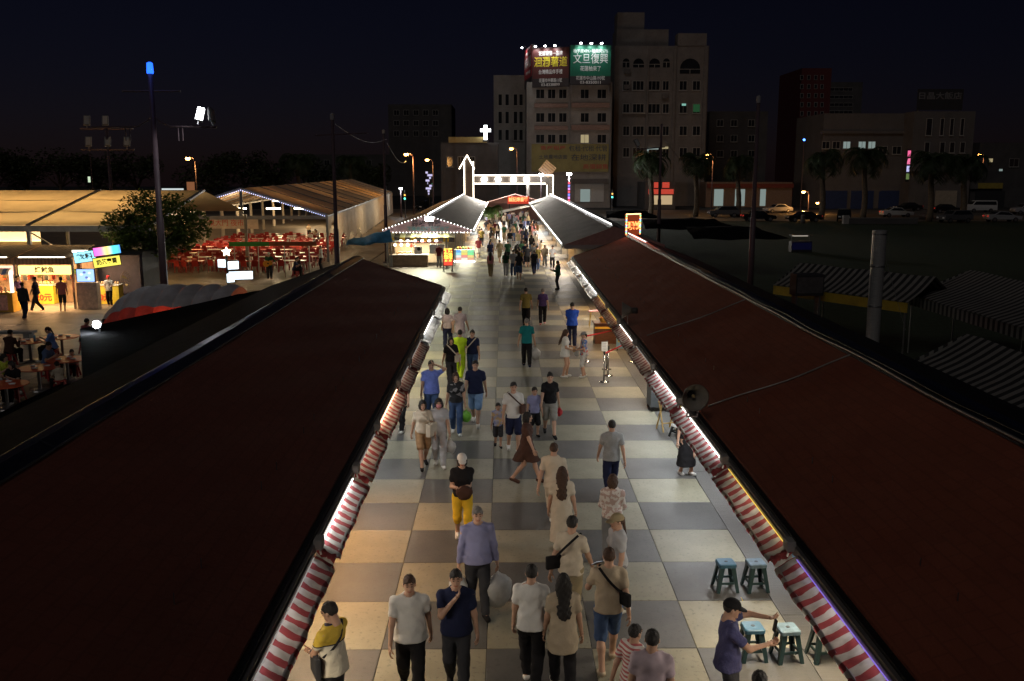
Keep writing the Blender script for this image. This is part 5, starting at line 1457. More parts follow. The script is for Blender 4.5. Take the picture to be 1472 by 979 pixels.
MB().box(-2.6, 2.6, 0, .02, -.42, .42).build('cloth', M('banner_white', (.6, .55, .48), .7, trans=.3), bn); letter('東大門 夜市', .55, M('banner_red', (.6, .08, .06), .6, var=0), bn, (0, -.01, 0), FACE, depth=.003)
# canopy frame with the green and red valance
cf = empty('valance_canopy', D(398, 400, 60).xy.to_3d(), .05, 'thin post frame with green to red valance before the dining tent', 'canopy')
MB().box(-2.9, -.4, 0, .05, 2.0, 2.28).build('valance_green', M('val_green', (.03, .22, .04), .6, var=.1), cf); MB().box(-.4, 2.6, 0, .05, 2.0, 2.28).build('valance_red', M('val_red', (.22, .07, .03), .6, var=.2), cf)
for x in (-2.6, -1.7, -1.1, .55, 2.1): MB().tube([(x, .03, 0), (x, .03, 2.0)], .035, 8).build('post', ALU, cf)
for x in (-2.6, 2.1): MB().bar((x, .03, 2.1), (x, 3, 2.2), .05).build('side_rail', ALU, cf)
# tables and chairs
REDP = M('chair_red', (.32, .028, .024), .42, var=.15, scale=6); TTOP = M('table_pale', (.62, .48, .40), .35, var=.15); TRED = M('table_red', (.52, .06, .04), .35, var=.2)
def chair_proto():
    rt = empty('plastic_chair', (0, 0, 0), 0, 'red plastic chair among the dining tables under the marquee', 'chair', 'red chairs of the dining tent')
    MB().box(-.21, .21, -.21, .21, .42, .45).build('seat', REDP, rt, bevel=.012)
    MB().add([(-.21, .17, .45), (.21, .17, .45), (.21, .20, .45), (-.21, .20, .45), (-.19, .27, .86), (.19, .27, .86), (.19, .30, .86), (-.19, .30, .86)], [(0, 1, 5, 4), (1, 2, 6, 5), (2, 3, 7, 6), (3, 0, 4, 7), (4, 5, 6, 7)]).build('backrest', REDP, rt)
    for x in (-.18, .18):
        for y in (-.18, .18): MB().bar((x, y, .42), (x * 1.15, y * 1.15, 0), .035).build('leg', REDP, rt)
    return rt
def table_proto(m):
    rt = empty('dining_table', (0, 0, 0), 0, 'x', 'table', 'tables of the dining tent')
    MB().box(-.9, .9, -.4, .4, .70, .74).build('top', m, rt, bevel=.01)
    for x in (-.75, .75): MB().bar((x, -.3, 0), (x, .3, .70), .03).bar((x, .3, 0), (x, -.3, .70), .03).build('trestle', ALU, rt)
    return rt
spots = []
for i in range(5):
    for j in range(10):
        u, v = -4.6 + i * 2.35 + random.uniform(-.25, .25), -6.5 + j * 3.1 + random.uniform(-.3, .3)
        w = Matrix.Rotation(R(3.2), 4, 'Z') @ Vector((u, v, 0)) + Vector((-19.4, 70.2, 0))
        spots.append((w, i, j))
cp = chair_proto(); tp = {0: table_proto(TTOP), 1: table_proto(TRED)}
used = {}
tags = ['under the front of the marquee', 'in the open before the marquee', 'deep inside the marquee']
for w, i, j in spots:
    kx = (i + j) % 2
    t = tp[kx] if kx not in used else copy_tree(tp[kx]); used[kx] = 1
    t.location = w; t.rotation_euler.z = R(3 + random.uniform(-8, 8))
    t['label'] = ('pale topped' if kx == 0 else 'red topped') + ' trestle table ' + tags[1 if j < 2 else 0 if j < 6 else 2]; t['group'] = 'tables of the dining tent ' + tags[1 if j < 2 else 0 if j < 6 else 2] + str(kx)
    for q in range(6 if j < 7 else 4):
        sx, sy = (-.6, 0, .6)[q % 3], (-1 if q < 3 else 1)
        if random.random() < .12: continue
        c = cp if 'c' not in used else copy_tree(cp); used['c'] = 1
        c.location = w + Vector((sx + random.uniform(-.08, .08), sy * random.uniform(.55, .75), 0)); c.rotation_euler.z = (0 if sy > 0 else PI) + random.uniform(-.4, .4)
        kk = 1 if j < 2 else 0 if j < 6 else 2
        c['label'] = 'red plastic chair ' + tags[kk]; c['group'] = 'red plastic chairs ' + tags[kk]
# ------------------------------------------------------------------ sign mast with star lamp
sm = empty('sign_mast', G(330, 446), .2, 'dark mast of white lightbox signs topped by a star lamp', 'sign')
YM = G(330, 446).y; zs = lambda py: D(330, py, YM).z
MB().tube([(0, 0, 0), (0, 0, zs(368))], .05, 8).build('mast', DARKP, sm)
mb = MB(); pts = []
for k in range(10):
    r_ = .24 if k % 2 == 0 else .11; a_ = PI / 2 + k * PI / 5; pts.append((r_ * math.cos(a_), zs(362) + r_ * math.sin(a_)))
MB().prism(pts, -.05, .05).build('star_lamp', glow('star', (1, .85, .6), 9), sm)
LB = glow('lightbox_white', (.80, .92, 1), 2.2)
for (dx, py, w, h, rz_) in ((-.20, 378, .46, .42, -.5), (.28, 381, .55, .42, .3), (.12, 399, .40, .46, .4), (.62, 396, 1.15, .42, .05), (.15, 417, .42, .55, .35)):
    b = MB().box(-w / 2, w / 2, -.06, .06, -h / 2, h / 2).build('lightbox', DARKP, sm, loc=(dx, -.12 if dx != .62 else -.02, zs(py)), rot=(0, 0, rz_)); MB().box(-w / 2 + .02, w / 2 - .02, -.072, -.061, -h / 2 + .02, h / 2 - .02).build('face', LB, b)
    letter('茶飲' if w < 1 else '素食・便當', .16, M('ink_grey', (.35, .40, .45), .5, var=0), b, (0, -.075, 0), FACE, depth=.002)
lamp('lightbox_glow', 'AREA', (.2, -.3, zs(400)), 45, (.8, .9, 1), sm, 1.2, 1.2, (R(-80), 0, 0))
# ------------------------------------------------------------------ ribbed grey vault with red skirts
VG = M('vault_grey', (.48, .46, .47), .6, var=.25, scale=1.5, bump=.7, bscale=6); VR = M('vault_red', (.46, .09, .08), .6, var=.3, scale=2, bump=.5, bscale=8, trans=.25)
vt = empty('ribbed_canopy', (-12.7, 35.4, 0), R(-4), 'ribbed grey and red vaulted canopy beside the brown pole', 'canopy')
nseg = 8; Lv = 5.4
for k in range(nseg):
    for mat_, a0, a1, nm in ((VG, .25, .84, 'rib_panel'), (VR, .0, .25, 'skirt_panel'), (VR, .84, 1.0, 'skirt_panel')):
        mb = MB(); n = 12; m_ = 8
        for i in range(m_ + 1):
            u = (k + i / m_) / nseg; x = -Lv / 2 + Lv * u
            e = min(1.0, math.sqrt(max(0.02, 1 - ((.45 - u) / .45) ** 2))) if u < .45 else 1.0
            bul = .05 * math.sin(PI * i / m_)
            for j in range(n + 1):
                th = PI * (a0 + (a1 - a0) * j / n)
                rr = 1 + bul
                mb.v.append(Vector((x, -1.9 * e * rr * math.cos(th), .3 + 2.1 * e * rr * math.sin(th) + .015 * math.sin(th * 30 + k))))
        mb.f = [(i * (n + 1) + j, (i + 1) * (n + 1) + j, (i + 1) * (n + 1) + j + 1, i * (n + 1) + j + 1) for i in range(m_) for j in range(n)]
        mb.build(nm, mat_, vt, smooth=True)
for q in (-1.85, 1.85):
    for x in (-1.0, .8, 2.6): MB().tube([(x, q * .98, 0), (x, q * .98, .5)], .03, 6).build('peg_post', STEEL, vt)
lamp('vault_light', 'POINT', (.6, -1.0, 1.1), 55, (1, .30, .12), vt, .2)
fl = empty('work_floodlight', G(140, 466, 2.68), .0, 'dazzling bluish work floodlight beside the black tarp', 'lamp')
MB().lathe([(.06, 0), (.10, .05), (.105, .06)], 16, rot=Matrix.Rotation(R(90), 3, 'X')).build('lens', glow('work_lens', (.88, .96, 1), 60), fl, smooth=True); MB().lathe([(.105, -.005), (.08, -.12), (.05, -.16)], 14, rot=Matrix.Rotation(R(90), 3, 'X')).build('case', DARKP, fl)
MB().tube([(0, .1, -.1), (0, .12, -2.68)], .03, 6).build('post', DARKP, fl)
lamp('work_light', 'SPOT', (0, -.2, 0), 130, (.9, .95, 1), fl, .12, None, (R(-62), 0, R(-80)), R(130))
# black tarp lean-to behind the loudspeaker-free row
TARP = M('tarp_black', (.007, .007, .008), .95, var=.3, scale=1.5, bump=.6, bscale=5, spec=.05)
sheet('tarp', [(-8.66, 18.9, 2.46), (-11.55, 25.3, 2.47), (-9.3, 32.6, 2.47), (-8.66, 34.2, 2.46)], TARP, .06, rip=.15, label='black tarp lean-to on the back of the stall row near its far end', cat='tarp')
sheet('tarp', [(-8.66, 10, 2.42), (-9.5, 10, 2.32), (-9.1, 18.8, 2.40), (-8.66, 18.8, 2.43)], TARP, .1, rip=.3, label='long black tarp edge along the back of the stall row by the diners', cat='tarp')
# ------------------------------------------------------------------ round tables of the open-air diners
TO = M('round_table_red', (.60, .10, .03), .3, var=.12)
def round_table(px, py, label):
    p = G(px, py, .73); rt = empty('round_table', (p.x, p.y, 0), 0, label, 'table', None)
    MB().lathe([(.60, .70), (.62, .715), (.61, .73)], 28).build('top', TO, rt); MB().tube([(0, 0, .04), (0, 0, .70)], .05, 8).build('stem', STEEL, rt); MB().lathe([(.3, 0), (.28, .03), (.06, .06)], 14).build('foot', STEEL, rt)
    for k in range(3): MB().lathe([(.06, 0), (.10, .03), (.095, .035), (.055, .008)], 10, at=(.25 * math.cos(k * 2.1 + px), .25 * math.sin(k * 2.1 + px), .731)).build('plate', WHITEP, rt)
    return p
RTB = [round_table(55, 528, 'round red table between the lime shirted and cream shirted diners'), round_table(8, 552, 'round red table below the lime shirted diner'), round_table(96, 516, 'round red table in front of the child and the father'), round_table(42, 490, 'round red table with a blue bottle, by the stone bench'), round_table(88, 484, 'round orange table next to the pair sitting with their backs turned')]
b = empty('water_bottle', RTB[3] + Vector((.25, -.1, 0)), 0, 'blue plastic water bottle on a round red table', 'bottle'); MB().lathe([(.035, 0), (.037, .17), (.015, .21), (.015, .23)], 10).build('body', M('bottle_blue', (.2, .45, .7), .2, trans=.3), b, smooth=True); MB().lathe([(.017, .23), (.017, .25)], 10).build('cap', WHITEP, b)
# ------------------------------------------------------------------ bushy tree in front of the tents
def leaf_tree(name, loc, crown, n, size, label, trunk_h, leaf, seed, group=None, trunk_r=.16):
    rnd = random.Random(seed); rt = empty(name, loc, 0, label, 'tree', group)
    BK = M('bark', (.07, .05, .04), .9, var=.3, scale=6, bump=.8, bscale=20)
    tb = MB().tube([(0, 0, 0), (.05, .02, trunk_h * .5), (0, 0, trunk_h)], [trunk_r * 1.3, trunk_r, trunk_r * .8], 10)
    cl = []
    for c, r in crown:
        c = Vector(c); tb.tube([(0, 0, trunk_h * .85), Vector((0, 0, trunk_h)).lerp(c, .5) + Vector((0, 0, .1)), c], [trunk_r * .6, trunk_r * .35, trunk_r * .12], 6)
        cl.append((c, r))
    tb.build('trunk', BK, rt, smooth=True)
    mb = MB()
    for k in range(n):
        c, r = rnd.choice(cl)
        d = Vector((rnd.gauss(0, 1), rnd.gauss(0, 1), rnd.gauss(0, 1))).normalized() * (rnd.random() ** .45)
        if mnoise.noise((c + d * r) * 1.7) < -.22: continue
        p = c + Vector((d.x * r, d.y * r, d.z * r * .8)); e = Euler((rnd.uniform(-1, 1), rnd.uniform(-1, 1), rnd.uniform(0, 6.3))).to_matrix(); s = size * rnd.uniform(.6, 1.3)
        mb.add([p + e @ Vector(q) * s for q in ((-.35, 0, 0), (0, -.9, -.08), (.35, 0, 0), (0, .9, -.08))], [(0, 1, 2, 3)])
    tag(mb.build('crown', leaf, rt), kind='stuff')
    return rt
LEAF = M('leaf_green', (.11, .17, .035), .55, var=.45, scale=1.2, trans=.3)
p = G(226, 432); zc = lambda py: D(226, py, p.y).z
sx_ = p.y / 1350
leaf_tree('tree', p, [((-1.6, 0, zc(325)), 1.15), ((-.4, .4, zc(300)), 1.35), ((1.0, 0, zc(305)), 1.35), ((2.0, .2, zc(325)), 1.1), ((.2, -.5, zc(335)), 1.5), ((.2, .4, zc(355)), 1.0), ((-1.0, -.4, zc(345)), .9), ((1.3, .2, zc(345)), .9)], 9000, .15, 'bushy dark green tree between the snack stalls and the dining tent', zc(350), LEAF, 3)
# ------------------------------------------------------------------ buildings along the road
GLASS = M('window_dark', (.015, .017, .02), .12, var=.3, scale=.6); GLASSL = glow('window_lit', (1, .82, .45), .35); GLASSC = glow('window_cool', (.75, .95, .9), .26); GLASSG = glow('window_green', (.08, .4, .15), .12)
FRM = M('window_frame', (.30, .29, .27), .6, var=.1); CONC = M('facade_tile', (.25, .235, .22), .7, var=.18, scale=.5, bump=.2, bscale=3, stain=.25); CONC2 = M('facade_grey', (.16, .145, .135), .75, var=.2, scale=.4, stain=.3)
CONCW = M('facade_white', (.11, .10, .095), .7, var=.15, scale=.4, stain=.25); CONCD = M('facade_dark', (.07, .065, .065), .8, var=.25, scale=.4)
class Bld:
    def __init__(s, name, px0, px1, Y, ytop, label, wall, depth=14, cat='building'):
        a, b = D(px0, 250, Y), D(px1, 250, Y); s.Y = Y
        s.rt = empty(name, ((a.x + b.x) / 2, Y, 0), 0, label, cat); s.O = Vector(s.rt.location)
        s.x0, s.x1, s.z1 = a.x - s.O.x, b.x - s.O.x, D(px0, ytop, Y).z
        MB().box(s.x0, s.x1, 0, depth, 0, s.z1).build('wall', wall, s.rt)
    def q(s, px, py): return D(px, py, s.Y) - s.O
    def box(s, name, px0, px1, y0, y1, out, m, back=0.0):
        a, b = s.q(px0, y1), s.q(px1, y0)
        return MB().box(a.x, b.x, -out, -back, a.z, b.z).build(name, m, s.rt)
    def win(s, px0, px1, y0, y1, m=None, mull=1, frame=None, sill=True):
        a, b = s.q(px0, y1), s.q(px1, y0); t = .09
        f = MB().box(a.x, b.x, -.10, -.003, a.z, a.z + t).box(a.x, b.x, -.10, -.003, b.z - t, b.z).box(a.x, a.x + t, -.10, -.003, a.z + t, b.z - t).box(b.x - t, b.x, -.10, -.003, a.z + t, b.z - t)
        for k in range(1, mull + 1):
            x = a.x + (b.x - a.x) * k / (mull + 1); f.box(x - .03, x + .03, -.08, -.003, a.z + t, b.z - t)
        w = f.build('window', frame or FRM, s.rt)
        MB().box(a.x + t, b.x - t, -.03, -.004, a.z + t, b.z - t).build('pane', m or GLASS, w)
        if sill: MB().box(a.x - .08, b.x + .08, -.22, -.102, a.z - .10, a.z).build('sill', FRM, w)
        return w
    def arch(s, px0, px1, y0, y1, m=None):
        a, b = s.q(px0, y1), s.q(px1, y0); r = (b.x - a.x) / 2; zc_ = b.z - r
        pts = [(a.x, a.z), (b.x, a.z)] + [((a.x + b.x) / 2 + r * math.cos(t * PI / 8), zc_ + r * math.sin(t * PI / 8)) for t in range(9)]
        w = MB().prism(pts, -.05, -.003).build('arched_window', m or GLASS, s.rt)
        MB().box(a.x, b.x, -.12, -.052, zc_ - .08, zc_).box((a.x + b.x) / 2 - .05, (a.x + b.x) / 2 + .05, -.11, -.052, a.z, zc_ - .081).build('frame', FRM, w)
# --- apartment block with the rooftop billboards
B = Bld('apartment_block', 757, 878, 176, 118, 'beige apartment block under the maroon and green billboards', CONC, 16)
for y0, y1 in ((128, 142), (162, 176), (193, 206)):
    for px0, px1 in ((770, 783), (787, 799), (803, 815)): B.win(px0, px1, y0, y1, mull=1)
    for px0, px1 in ((834, 847), (858, 872)): B.win(px0, px1, y0, y1, GLASSL if (y0, px0) == (193, 834) else None, mull=1)
for y0 in (149, 181): B.box('balcony_wall', 768, 816, y0, y0 + 6, .7, M('balcony', (.26, .17, .14), .7, var=.15)); B.box('balcony_wall', 821, 876, y0 - 1, y0 + 6, .7, M('balcony', (.26, .17, .14), .7))
for px in (757, 817, 876): B.box('pilaster', px, px + 2.5, 118, 290, .35, CONC)
sgn = empty('estate_banner', D(817, 226, 175.5), 0, 'faded yellow wall banner advertising rentals on the apartment block', 'sign')
so = Vector(sgn.location)
SY = M('banner_yellow', (.26, .225, .08), .6, var=.2, scale=.5); a, b = D(764, 247, 175.5) - so, D(875, 207, 175.5) - so
MB().box(a.x, b.x, -.1, 0, a.z, b.z).build('panel', SY, sgn)
INKB = M('ink_blue', (.05, .06, .09), .6, var=0); INKR = M('ink_red', (.42, .06, .05), .6, var=0)
for tx, px, py, sz, mt, wd in (('包租·代租·代管', 845.5, 214, 1.15, INKB, 7.0), ('在地深耕', 846, 227, 1.25, INKB, 6.4), ('高價銷售', 856, 240, .95, INKR, 4.6), ('售屋租屋', 795, 213, .8, INKR, 4.6), ('土地農地店面', 795, 226, .8, INKB, 5.2)):
    q = D(px, py, 175.5) - so; letter(tx, sz, mt, sgn, (q.x, -.12, q.z), FACE, bold=.006, width=wd)
MB().box(a.x, b.x, 0, .3, a.z, a.z + .1).build('bracket', STEEL, sgn)
# shop at the foot
B.box('shop_front', 826, 868, 262, 290, .3, M('shop_white', (.5, .5, .48), .6, var=.1)); B.box('shop_awning', 822, 872, 257, 264, 1.6, CONCW); B.box('shop_door', 834, 848, 272, 290, .34, GLASSC, .305)
# --- billboards on the roof
def board(pts4, Y0, Y1, mat, label, lines, lamps):
    (px0, yt0, yb0), (px1, yt1, yb1) = pts4
    A, Bq = D(px0, yb0, Y0), D(px1, yb1, Y1); At = D(px0, yt0, Y0); 
    ang = math.atan2(Bq.y - A.y, Bq.x - A.x); w = (Bq - A).xy.length; h = At.z - A.z
    rt = empty('billboard', ((A.x + Bq.x) / 2, (A.y + Bq.y) / 2, A.z), ang, label, 'billboard')
    MB().box(-w / 2, w / 2, 0, .3, 0, h).build('frame', DARKP, rt); MB().box(-w / 2 + .06, w / 2 - .06, -.05, -.002, h * .22, h - .06).build('panel', mat, rt); MB().box(-w / 2 + .06, w / 2 - .06, -.05, -.002, .06, h * .22 - .01).build('footer', M('board_footer', (.035, .03, .035), .5, var=.1), rt)
    for tx, zf, sz, mt, wd in lines: letter(tx, sz, mt, rt, (0, -.06, h * zf), FACE, bold=.006, width=wd * w)
    for f in lamps:
        x = -w / 2 + w * f
        MB().tube([(x, .1, h + .05), (x, -.5, h + .5), (x, -.9, h + .25)], .05, 6).build('lamp_arm', DARKP, rt); MB().ico((x, -.9, h + .15), (.22, .16, .13), 2).build('lamp_head', glow('board_lamp', (1, 1, 1), 30), rt, smooth=True)
        lamp('board_light', 'SPOT', (x, -.95, h + .0), 330, (.95, 1, .98), rt, .15, None, (R(26), 0, 0), R(120))
    for x in (-w / 2 + .3, w / 2 - .3): MB().box(x - .1, x + .1, .31, .5, -1.5, h).build('strut', STEEL, rt)
BW = M('board_white', (.75, .75, .75), .5, var=0); BY = M('board_yellow', (.75, .62, .04), .5, var=0)
board(((819, 64.5, 122), (878, 64.5, 122)), 174, 174, M('board_green', (.012, .14, .085), .5, var=.08), 'green billboard with white characters on the apartment roof', (('柚子皮43%+柚果肉57%', .84, .75, BW, .84), ('文旦復興', .64, 1.85, BW, .84), ('花蓮柚來了', .40, .95, BW, .50), ('花蓮市中山路193號', .165, .75, BW, .70), ('03-8350011', .06, .72, BW, .5)), (.25, .5, .75))
board(((765, 69, 126), (818, 65.5, 122)), 176, 174.1, M('board_maroon', (.085, .022, .022), .5, var=.08), 'maroon billboard with yellow brush characters on the apartment roof', (('花蓮薯第一品牌', .84, .85, BW, .64), ('洄瀾薯道', .62, 1.9, BY, .90), ('台灣精品伴手禮', .38, .85, BW, .64), ('花蓮市中華路11號', .165, .75, BW, .62), ('03-8338899', .06, .72, BW, .5)), (.12, .38, .64))
board(((754, 73, 129), (764.6, 69, 126)), 186, 176.1, M('board_red', (.32, .025, .03), .5, var=.08), 'narrow red billboard at the corner of the apartment roof', (('花蓮名產', .84, .6, BW, .6), ('麻糬', .60, 2.2, BW, .85), ('伴手禮', .36, .6, BW, .6)), (.3,))
# --- grey block with arched top windows
B = Bld('apartment_tower', 881, 1013, 184, 66, 'tall dark grey apartment tower with arched top windows', CONC2, 18)
B.box('roof_house', 888, 964, 40, 66, -2, CONC2, -9); B.box('water_tank_room', 890, 930, 14, 40, -3, CONC2, -8); B.box('roof_fin', 974, 1016, 48, 66, .2, CONC2, -3)
for px0, px1 in ((895, 905), (910, 926), (933, 949), (953, 963)): B.arch(px0, px1, 84, 97)
B.arch(977, 1007, 84, 106)
for y0, y1 in ((116, 130), (149, 163), (181, 195), (212, 226)):
    for px0, px1 in ((895, 905), (909, 926), (931, 949), (952, 962), (976, 988), (995, 1007)):
        B.win(px0, px1, y0, y1, {(149, 976): GLASSC, (149, 995): GLASSG}.get((y0, px0)) if False else None, mull=1 if px1 - px0 < 13 else 2)
for px0, px1, y0, y1 in ((895, 926, 149, 163),): B.box('window_cage', px0 - 1, px1 + 1, y1 - 1, y1 + .5, .8, FRM)
B.box('lit_pane', 980, 986, 149, 152, .14, glow('pane_teal', (.4, .9, .75), .5), .11); B.box('lit_pane', 996, 1006, 150, 161, .12, GLASSG, .105)
for px, y in ((897, 122), (897, 100), (951, 136)): B.box('air_conditioner', px, px + 9, y, y + 6, .6, CONCW)
for px in (881, 928, 966, 1010): B.box('pilaster', px, px + 3, 66, 290, .35, CONC2)
B.box('lit_sign', 930, 932, 213, 222, .5, GLASSC); B.box('lit_sign', 930, 946, 213, 215, .5, GLASSC, .2); B.box('lit_sign', 951, 960, 211, 214, .5, GLASSL, .2)
# --- older block left of the billboards, church, low blocks
B = Bld('old_block', 710, 757, 196, 108, 'older dim concrete block left of the billboard building', CONC, 14)
for y0, y1 in ((135, 152), (160, 178), (186, 202)):
    for px in (716, 726, 738, 746): B.win(px, px + 6, y0, y1, mull=0)
B = Bld('church', 634, 716, 168, 205, 'low dark church hall carrying a lit white cross', CONCD, 14, 'church')
B.box('parapet', 645, 700, 197, 205, .3, M('parapet_yellow', (.36, .27, .10), .7, var=.2))
for px in (642, 658, 674): B.win(px, px + 9, 225, 240, mull=1)
cr = empty('neon_cross', D(698, 201, 167), 0, 'glowing white cross standing on the church roof', 'cross')
zc_ = lambda p: D(698, p, 167).z - D(698, 201, 167).z
MB().box(-.28, .28, -.1, .1, 0, zc_(180)).build('upright', glow('cross', (.92, .97, 1), 6), cr); MB().box(-.9, .9, -.106, .106, zc_(189.5), zc_(185)).build('bar', glow('cross', (.92, .97, 1), 6), cr); MB().box(-.5, .5, -.3, .3, zc_(204), -.003).build('plinth', CONCD, cr)
lamp('cross_light', 'POINT', (0, -.5, 2), 120, (.9, .96, 1), cr, .5)
# --- right hand dark skyline
B = Bld('dark_tower', 1145, 1187, 250, 98, 'tall dark red tower block beyond the palms', M('facade_darkred', (.10, .02, .022), .8, var=.2), 20)
for y in range(8):
    for px in (1150, 1160, 1170, 1179): B.win(px, px + 5, 108 + y * 13, 115 + y * 13, mull=0, sill=False)
B = Bld('hotel_block', 1180, 1232, 300, 118, 'black slab block behind the white office', CONCD, 20)
for y in range(7): B.win(1186, 1226, 126 + y * 11, 131 + y * 11, mull=5, sill=False)
B = Bld('white_office', 1180, 1310, 172, 163, 'low white office with a few lit upper windows behind the palms', CONCW, 16)
B.box('cornice', 1178, 1312, 188, 192, .5, CONCW)
for k, px in enumerate((1181, 1196, 1211, 1233, 1247)): B.win(px, px + 12, 203, 214, (None, None, GLASSC, GLASSC, GLASSC)[k], mull=1)
for px in (1262, 1282): B.win(px, px + 14, 210, 222, mull=1)
for px0, px1 in ((1182, 1218), (1222, 1256), (1262, 1300)): B.box('shutter', px0, px1, 274, 300, .12, M('shutter_blue', (.02, .035, .10), .6, var=.2))
B = Bld('corner_house', 1308, 1395, 168, 160, 'white corner house with tall narrow windows behind a palm', CONCW, 16)
for px in (1330, 1350, 1364, 1379): B.win(px, px + (11 if px == 1330 else 8), 170, 195, mull=0)
for px in (1328, 1350, 1364, 1379): B.win(px, px + 9, 204, 220, mull=0)
B.box('awning_slab', 1306, 1396, 240, 246, .8, CONCW); B.box('garage_door', 1343, 1376, 274, 300, .1, M('garage', (.30, .26, .20), .6, var=.2)); B.box('door', 1314, 1328, 276, 300, .1, CONCW)
vs_ = empty('neon_sign', D(1306, 236, 165), 0, 'thin vertical pink and white neon sign on the corner house', 'sign')
for k, c in enumerate(((1, .15, .35), (1, .2, .4), (.6, .6, 1), (.4, .6, .2))): MB().box(-.22, .22, -.1, .1, 1.3 - k * 1.3, 2.3 - k * 1.3).build('tube_panel', glow('vneon_%d' % k, c, 1.0 if k < 3 else .3), vs_)
MB().box(-.3, .3, .11, .25, -3, 2.6).build('backing', DARKP, vs_)
rsn = empty('rooftop_sign', D(1352, 141, 168), 0, 'unlit rooftop sign with pale characters on a dark frame', 'sign')
a = D(1318, 158, 168) - D(1352, 141, 168); b = D(1386, 128, 168) - D(1352, 141, 168)
MB().box(a.x, b.x, .1, .2, a.z, b.z).build('frame', DARKP, rsn); letter('日晶大飯店', 1.3, M('sign_pale', (.16, .16, .17), .6, var=0), rsn, (0, .05, .3), FACE, bold=.02, width=7.5)
for x in (a.x + .3, b.x - .3): MB().box(x - .1, x + .1, .21, .5, a.z - .3, b.z).build('strut', STEEL, rsn)
B = Bld('garage_shop', 1397, 1500, 176, 246, 'low shop with a yellow sign board behind the white van', CONCD, 12)
B.box('sign_board', 1396, 1440, 263, 271, .5, M('shop_sign', (.36, .27, .05), .6, var=.2)); B.box('sign_logo', 1392, 1404, 262, 271.5, .6, CONCW); B.box('opening', 1400, 1445, 274, 300, .05, DARKP)
B = Bld('far_house', 1405, 1500, 230, 205, 'dark far house at the end of the skyline with two lit panes', CONCD, 12)
B.box('lit_pane', 1421, 1427, 228, 233, .1, GLASSL); B.box('lit_pane', 1436, 1441, 243, 247, .1, GLASSC); B.win(1450, 1465, 228, 240)
B = Bld('arcade_house', 1016, 1140, 178, 262, 'low arcade of shops with pale lit doors behind the parked cars', M('arcade_wall', (.20, .13, .09), .7, var=.2), 12)
for px0, px1 in ((1026, 1040), (1056, 1071), (1092, 1101)): B.box('lit_door', px0, px1, 272, 296, .1, GLASSC)
B.box('sign_band', 1016, 1140, 264, 270, .5, M('band_red', (.16, .03, .02), .6, var=.2))
B = Bld('mid_house', 1017, 1100, 210, 160, 'unlit mid-rise house beyond the orange street lamp', CONCD, 14)
for y in range(3):
    for px in (1030, 1050, 1075): B.win(px, px + 10, 172 + 22 * y, 182 + 22 * y)
rsm = Bld('red_shop', 928, 972, 168, 262, 'small shop with red and white lit front beside the grey tower', CONCD, 10)
rsm.box('lit_sign', 932, 968, 272, 279, .3, glow('shop_red', (1, .10, .06), .5)); rsm.box('lit_window', 936, 966, 281, 294, .3, glow('shop_warm', (1, .72, .4), .5)); rsm.box('lantern_panel', 940, 946, 262, 270, .3, glow('shop_red', (1, .10, .06), .5)); rsm.box('lantern_panel', 952, 962, 262, 270, .3, glow('shop_red', (1, .10, .06), .5))
# left far skyline
for px0, px1, Y, yt, lb in ((560, 650, 260, 150, 'far unlit slab block above the sodium street lamps'), (440, 560, 300, 222, 'far low dark block behind the dining tent roof')):
    B = Bld('far_block', px0, px1, Y, yt, lb, CONCD, 20)
    for k in range(5):
        for y in range(3): B.win(px0 + 6 + k * (px1 - px0 - 20) / 5, px0 + 14 + k * (px1 - px0 - 20) / 5, yt + 8 + y * 15, yt + 16 + y * 15, GLASSL if (k + y * 3 + int(px0)) % 11 == 0 and False else None, sill=False)
for px, py, lb in ((617, 262, 'violet lit vertical sign on the road left of the gateway'),):
    p = D(px, py, 190); s = empty('neon_sign', p, 0, lb, 'sign'); MB().box(-.9, .9, 0, .3, -3.0, 2.5).build('board', DARKP, s)
    for k in range(9): MB().box(-.7 + .35 * (k % 3), -.25 + .3 * (k * 7 % 4), -.06, -.01, 1.7 - k * .52, 2.1 - k * .52).build('light_panel', glow('violet', (.7, .65, 1), .9), s)
    MB().box(-.1, .1, .31, .5, -p.z, 2).build('post', DARKP, s)
for px, py, w, h, c, lb in ((128, 258, .35, .9, (.8, 1, .7), 'small pale green sign behind the cream tent'), (248, 272, 3.4, .25, (.8, .9, .9), 'pale shop canopy light behind the bushy tree'), (274, 268, 1.2, 1.4, (.9, .35, .15), 'small orange shop sign behind the bushy tree'), (621, 264, .1, .1, (.1, .4, .2), 'tiny green road sign beyond the dining tent')):
    p = D(px, py, 150); s = empty('shop_sign', p, 0, lb, 'sign'); MB().box(-w / 2, w / 2, 0, .1, -h / 2, h / 2).build('face', glow('shop_%d' % px, c, .8 if px != 274 else .25), s); MB().box(-.05, .05, .11, .2, -p.z, 0).build('post', DARKP, s)
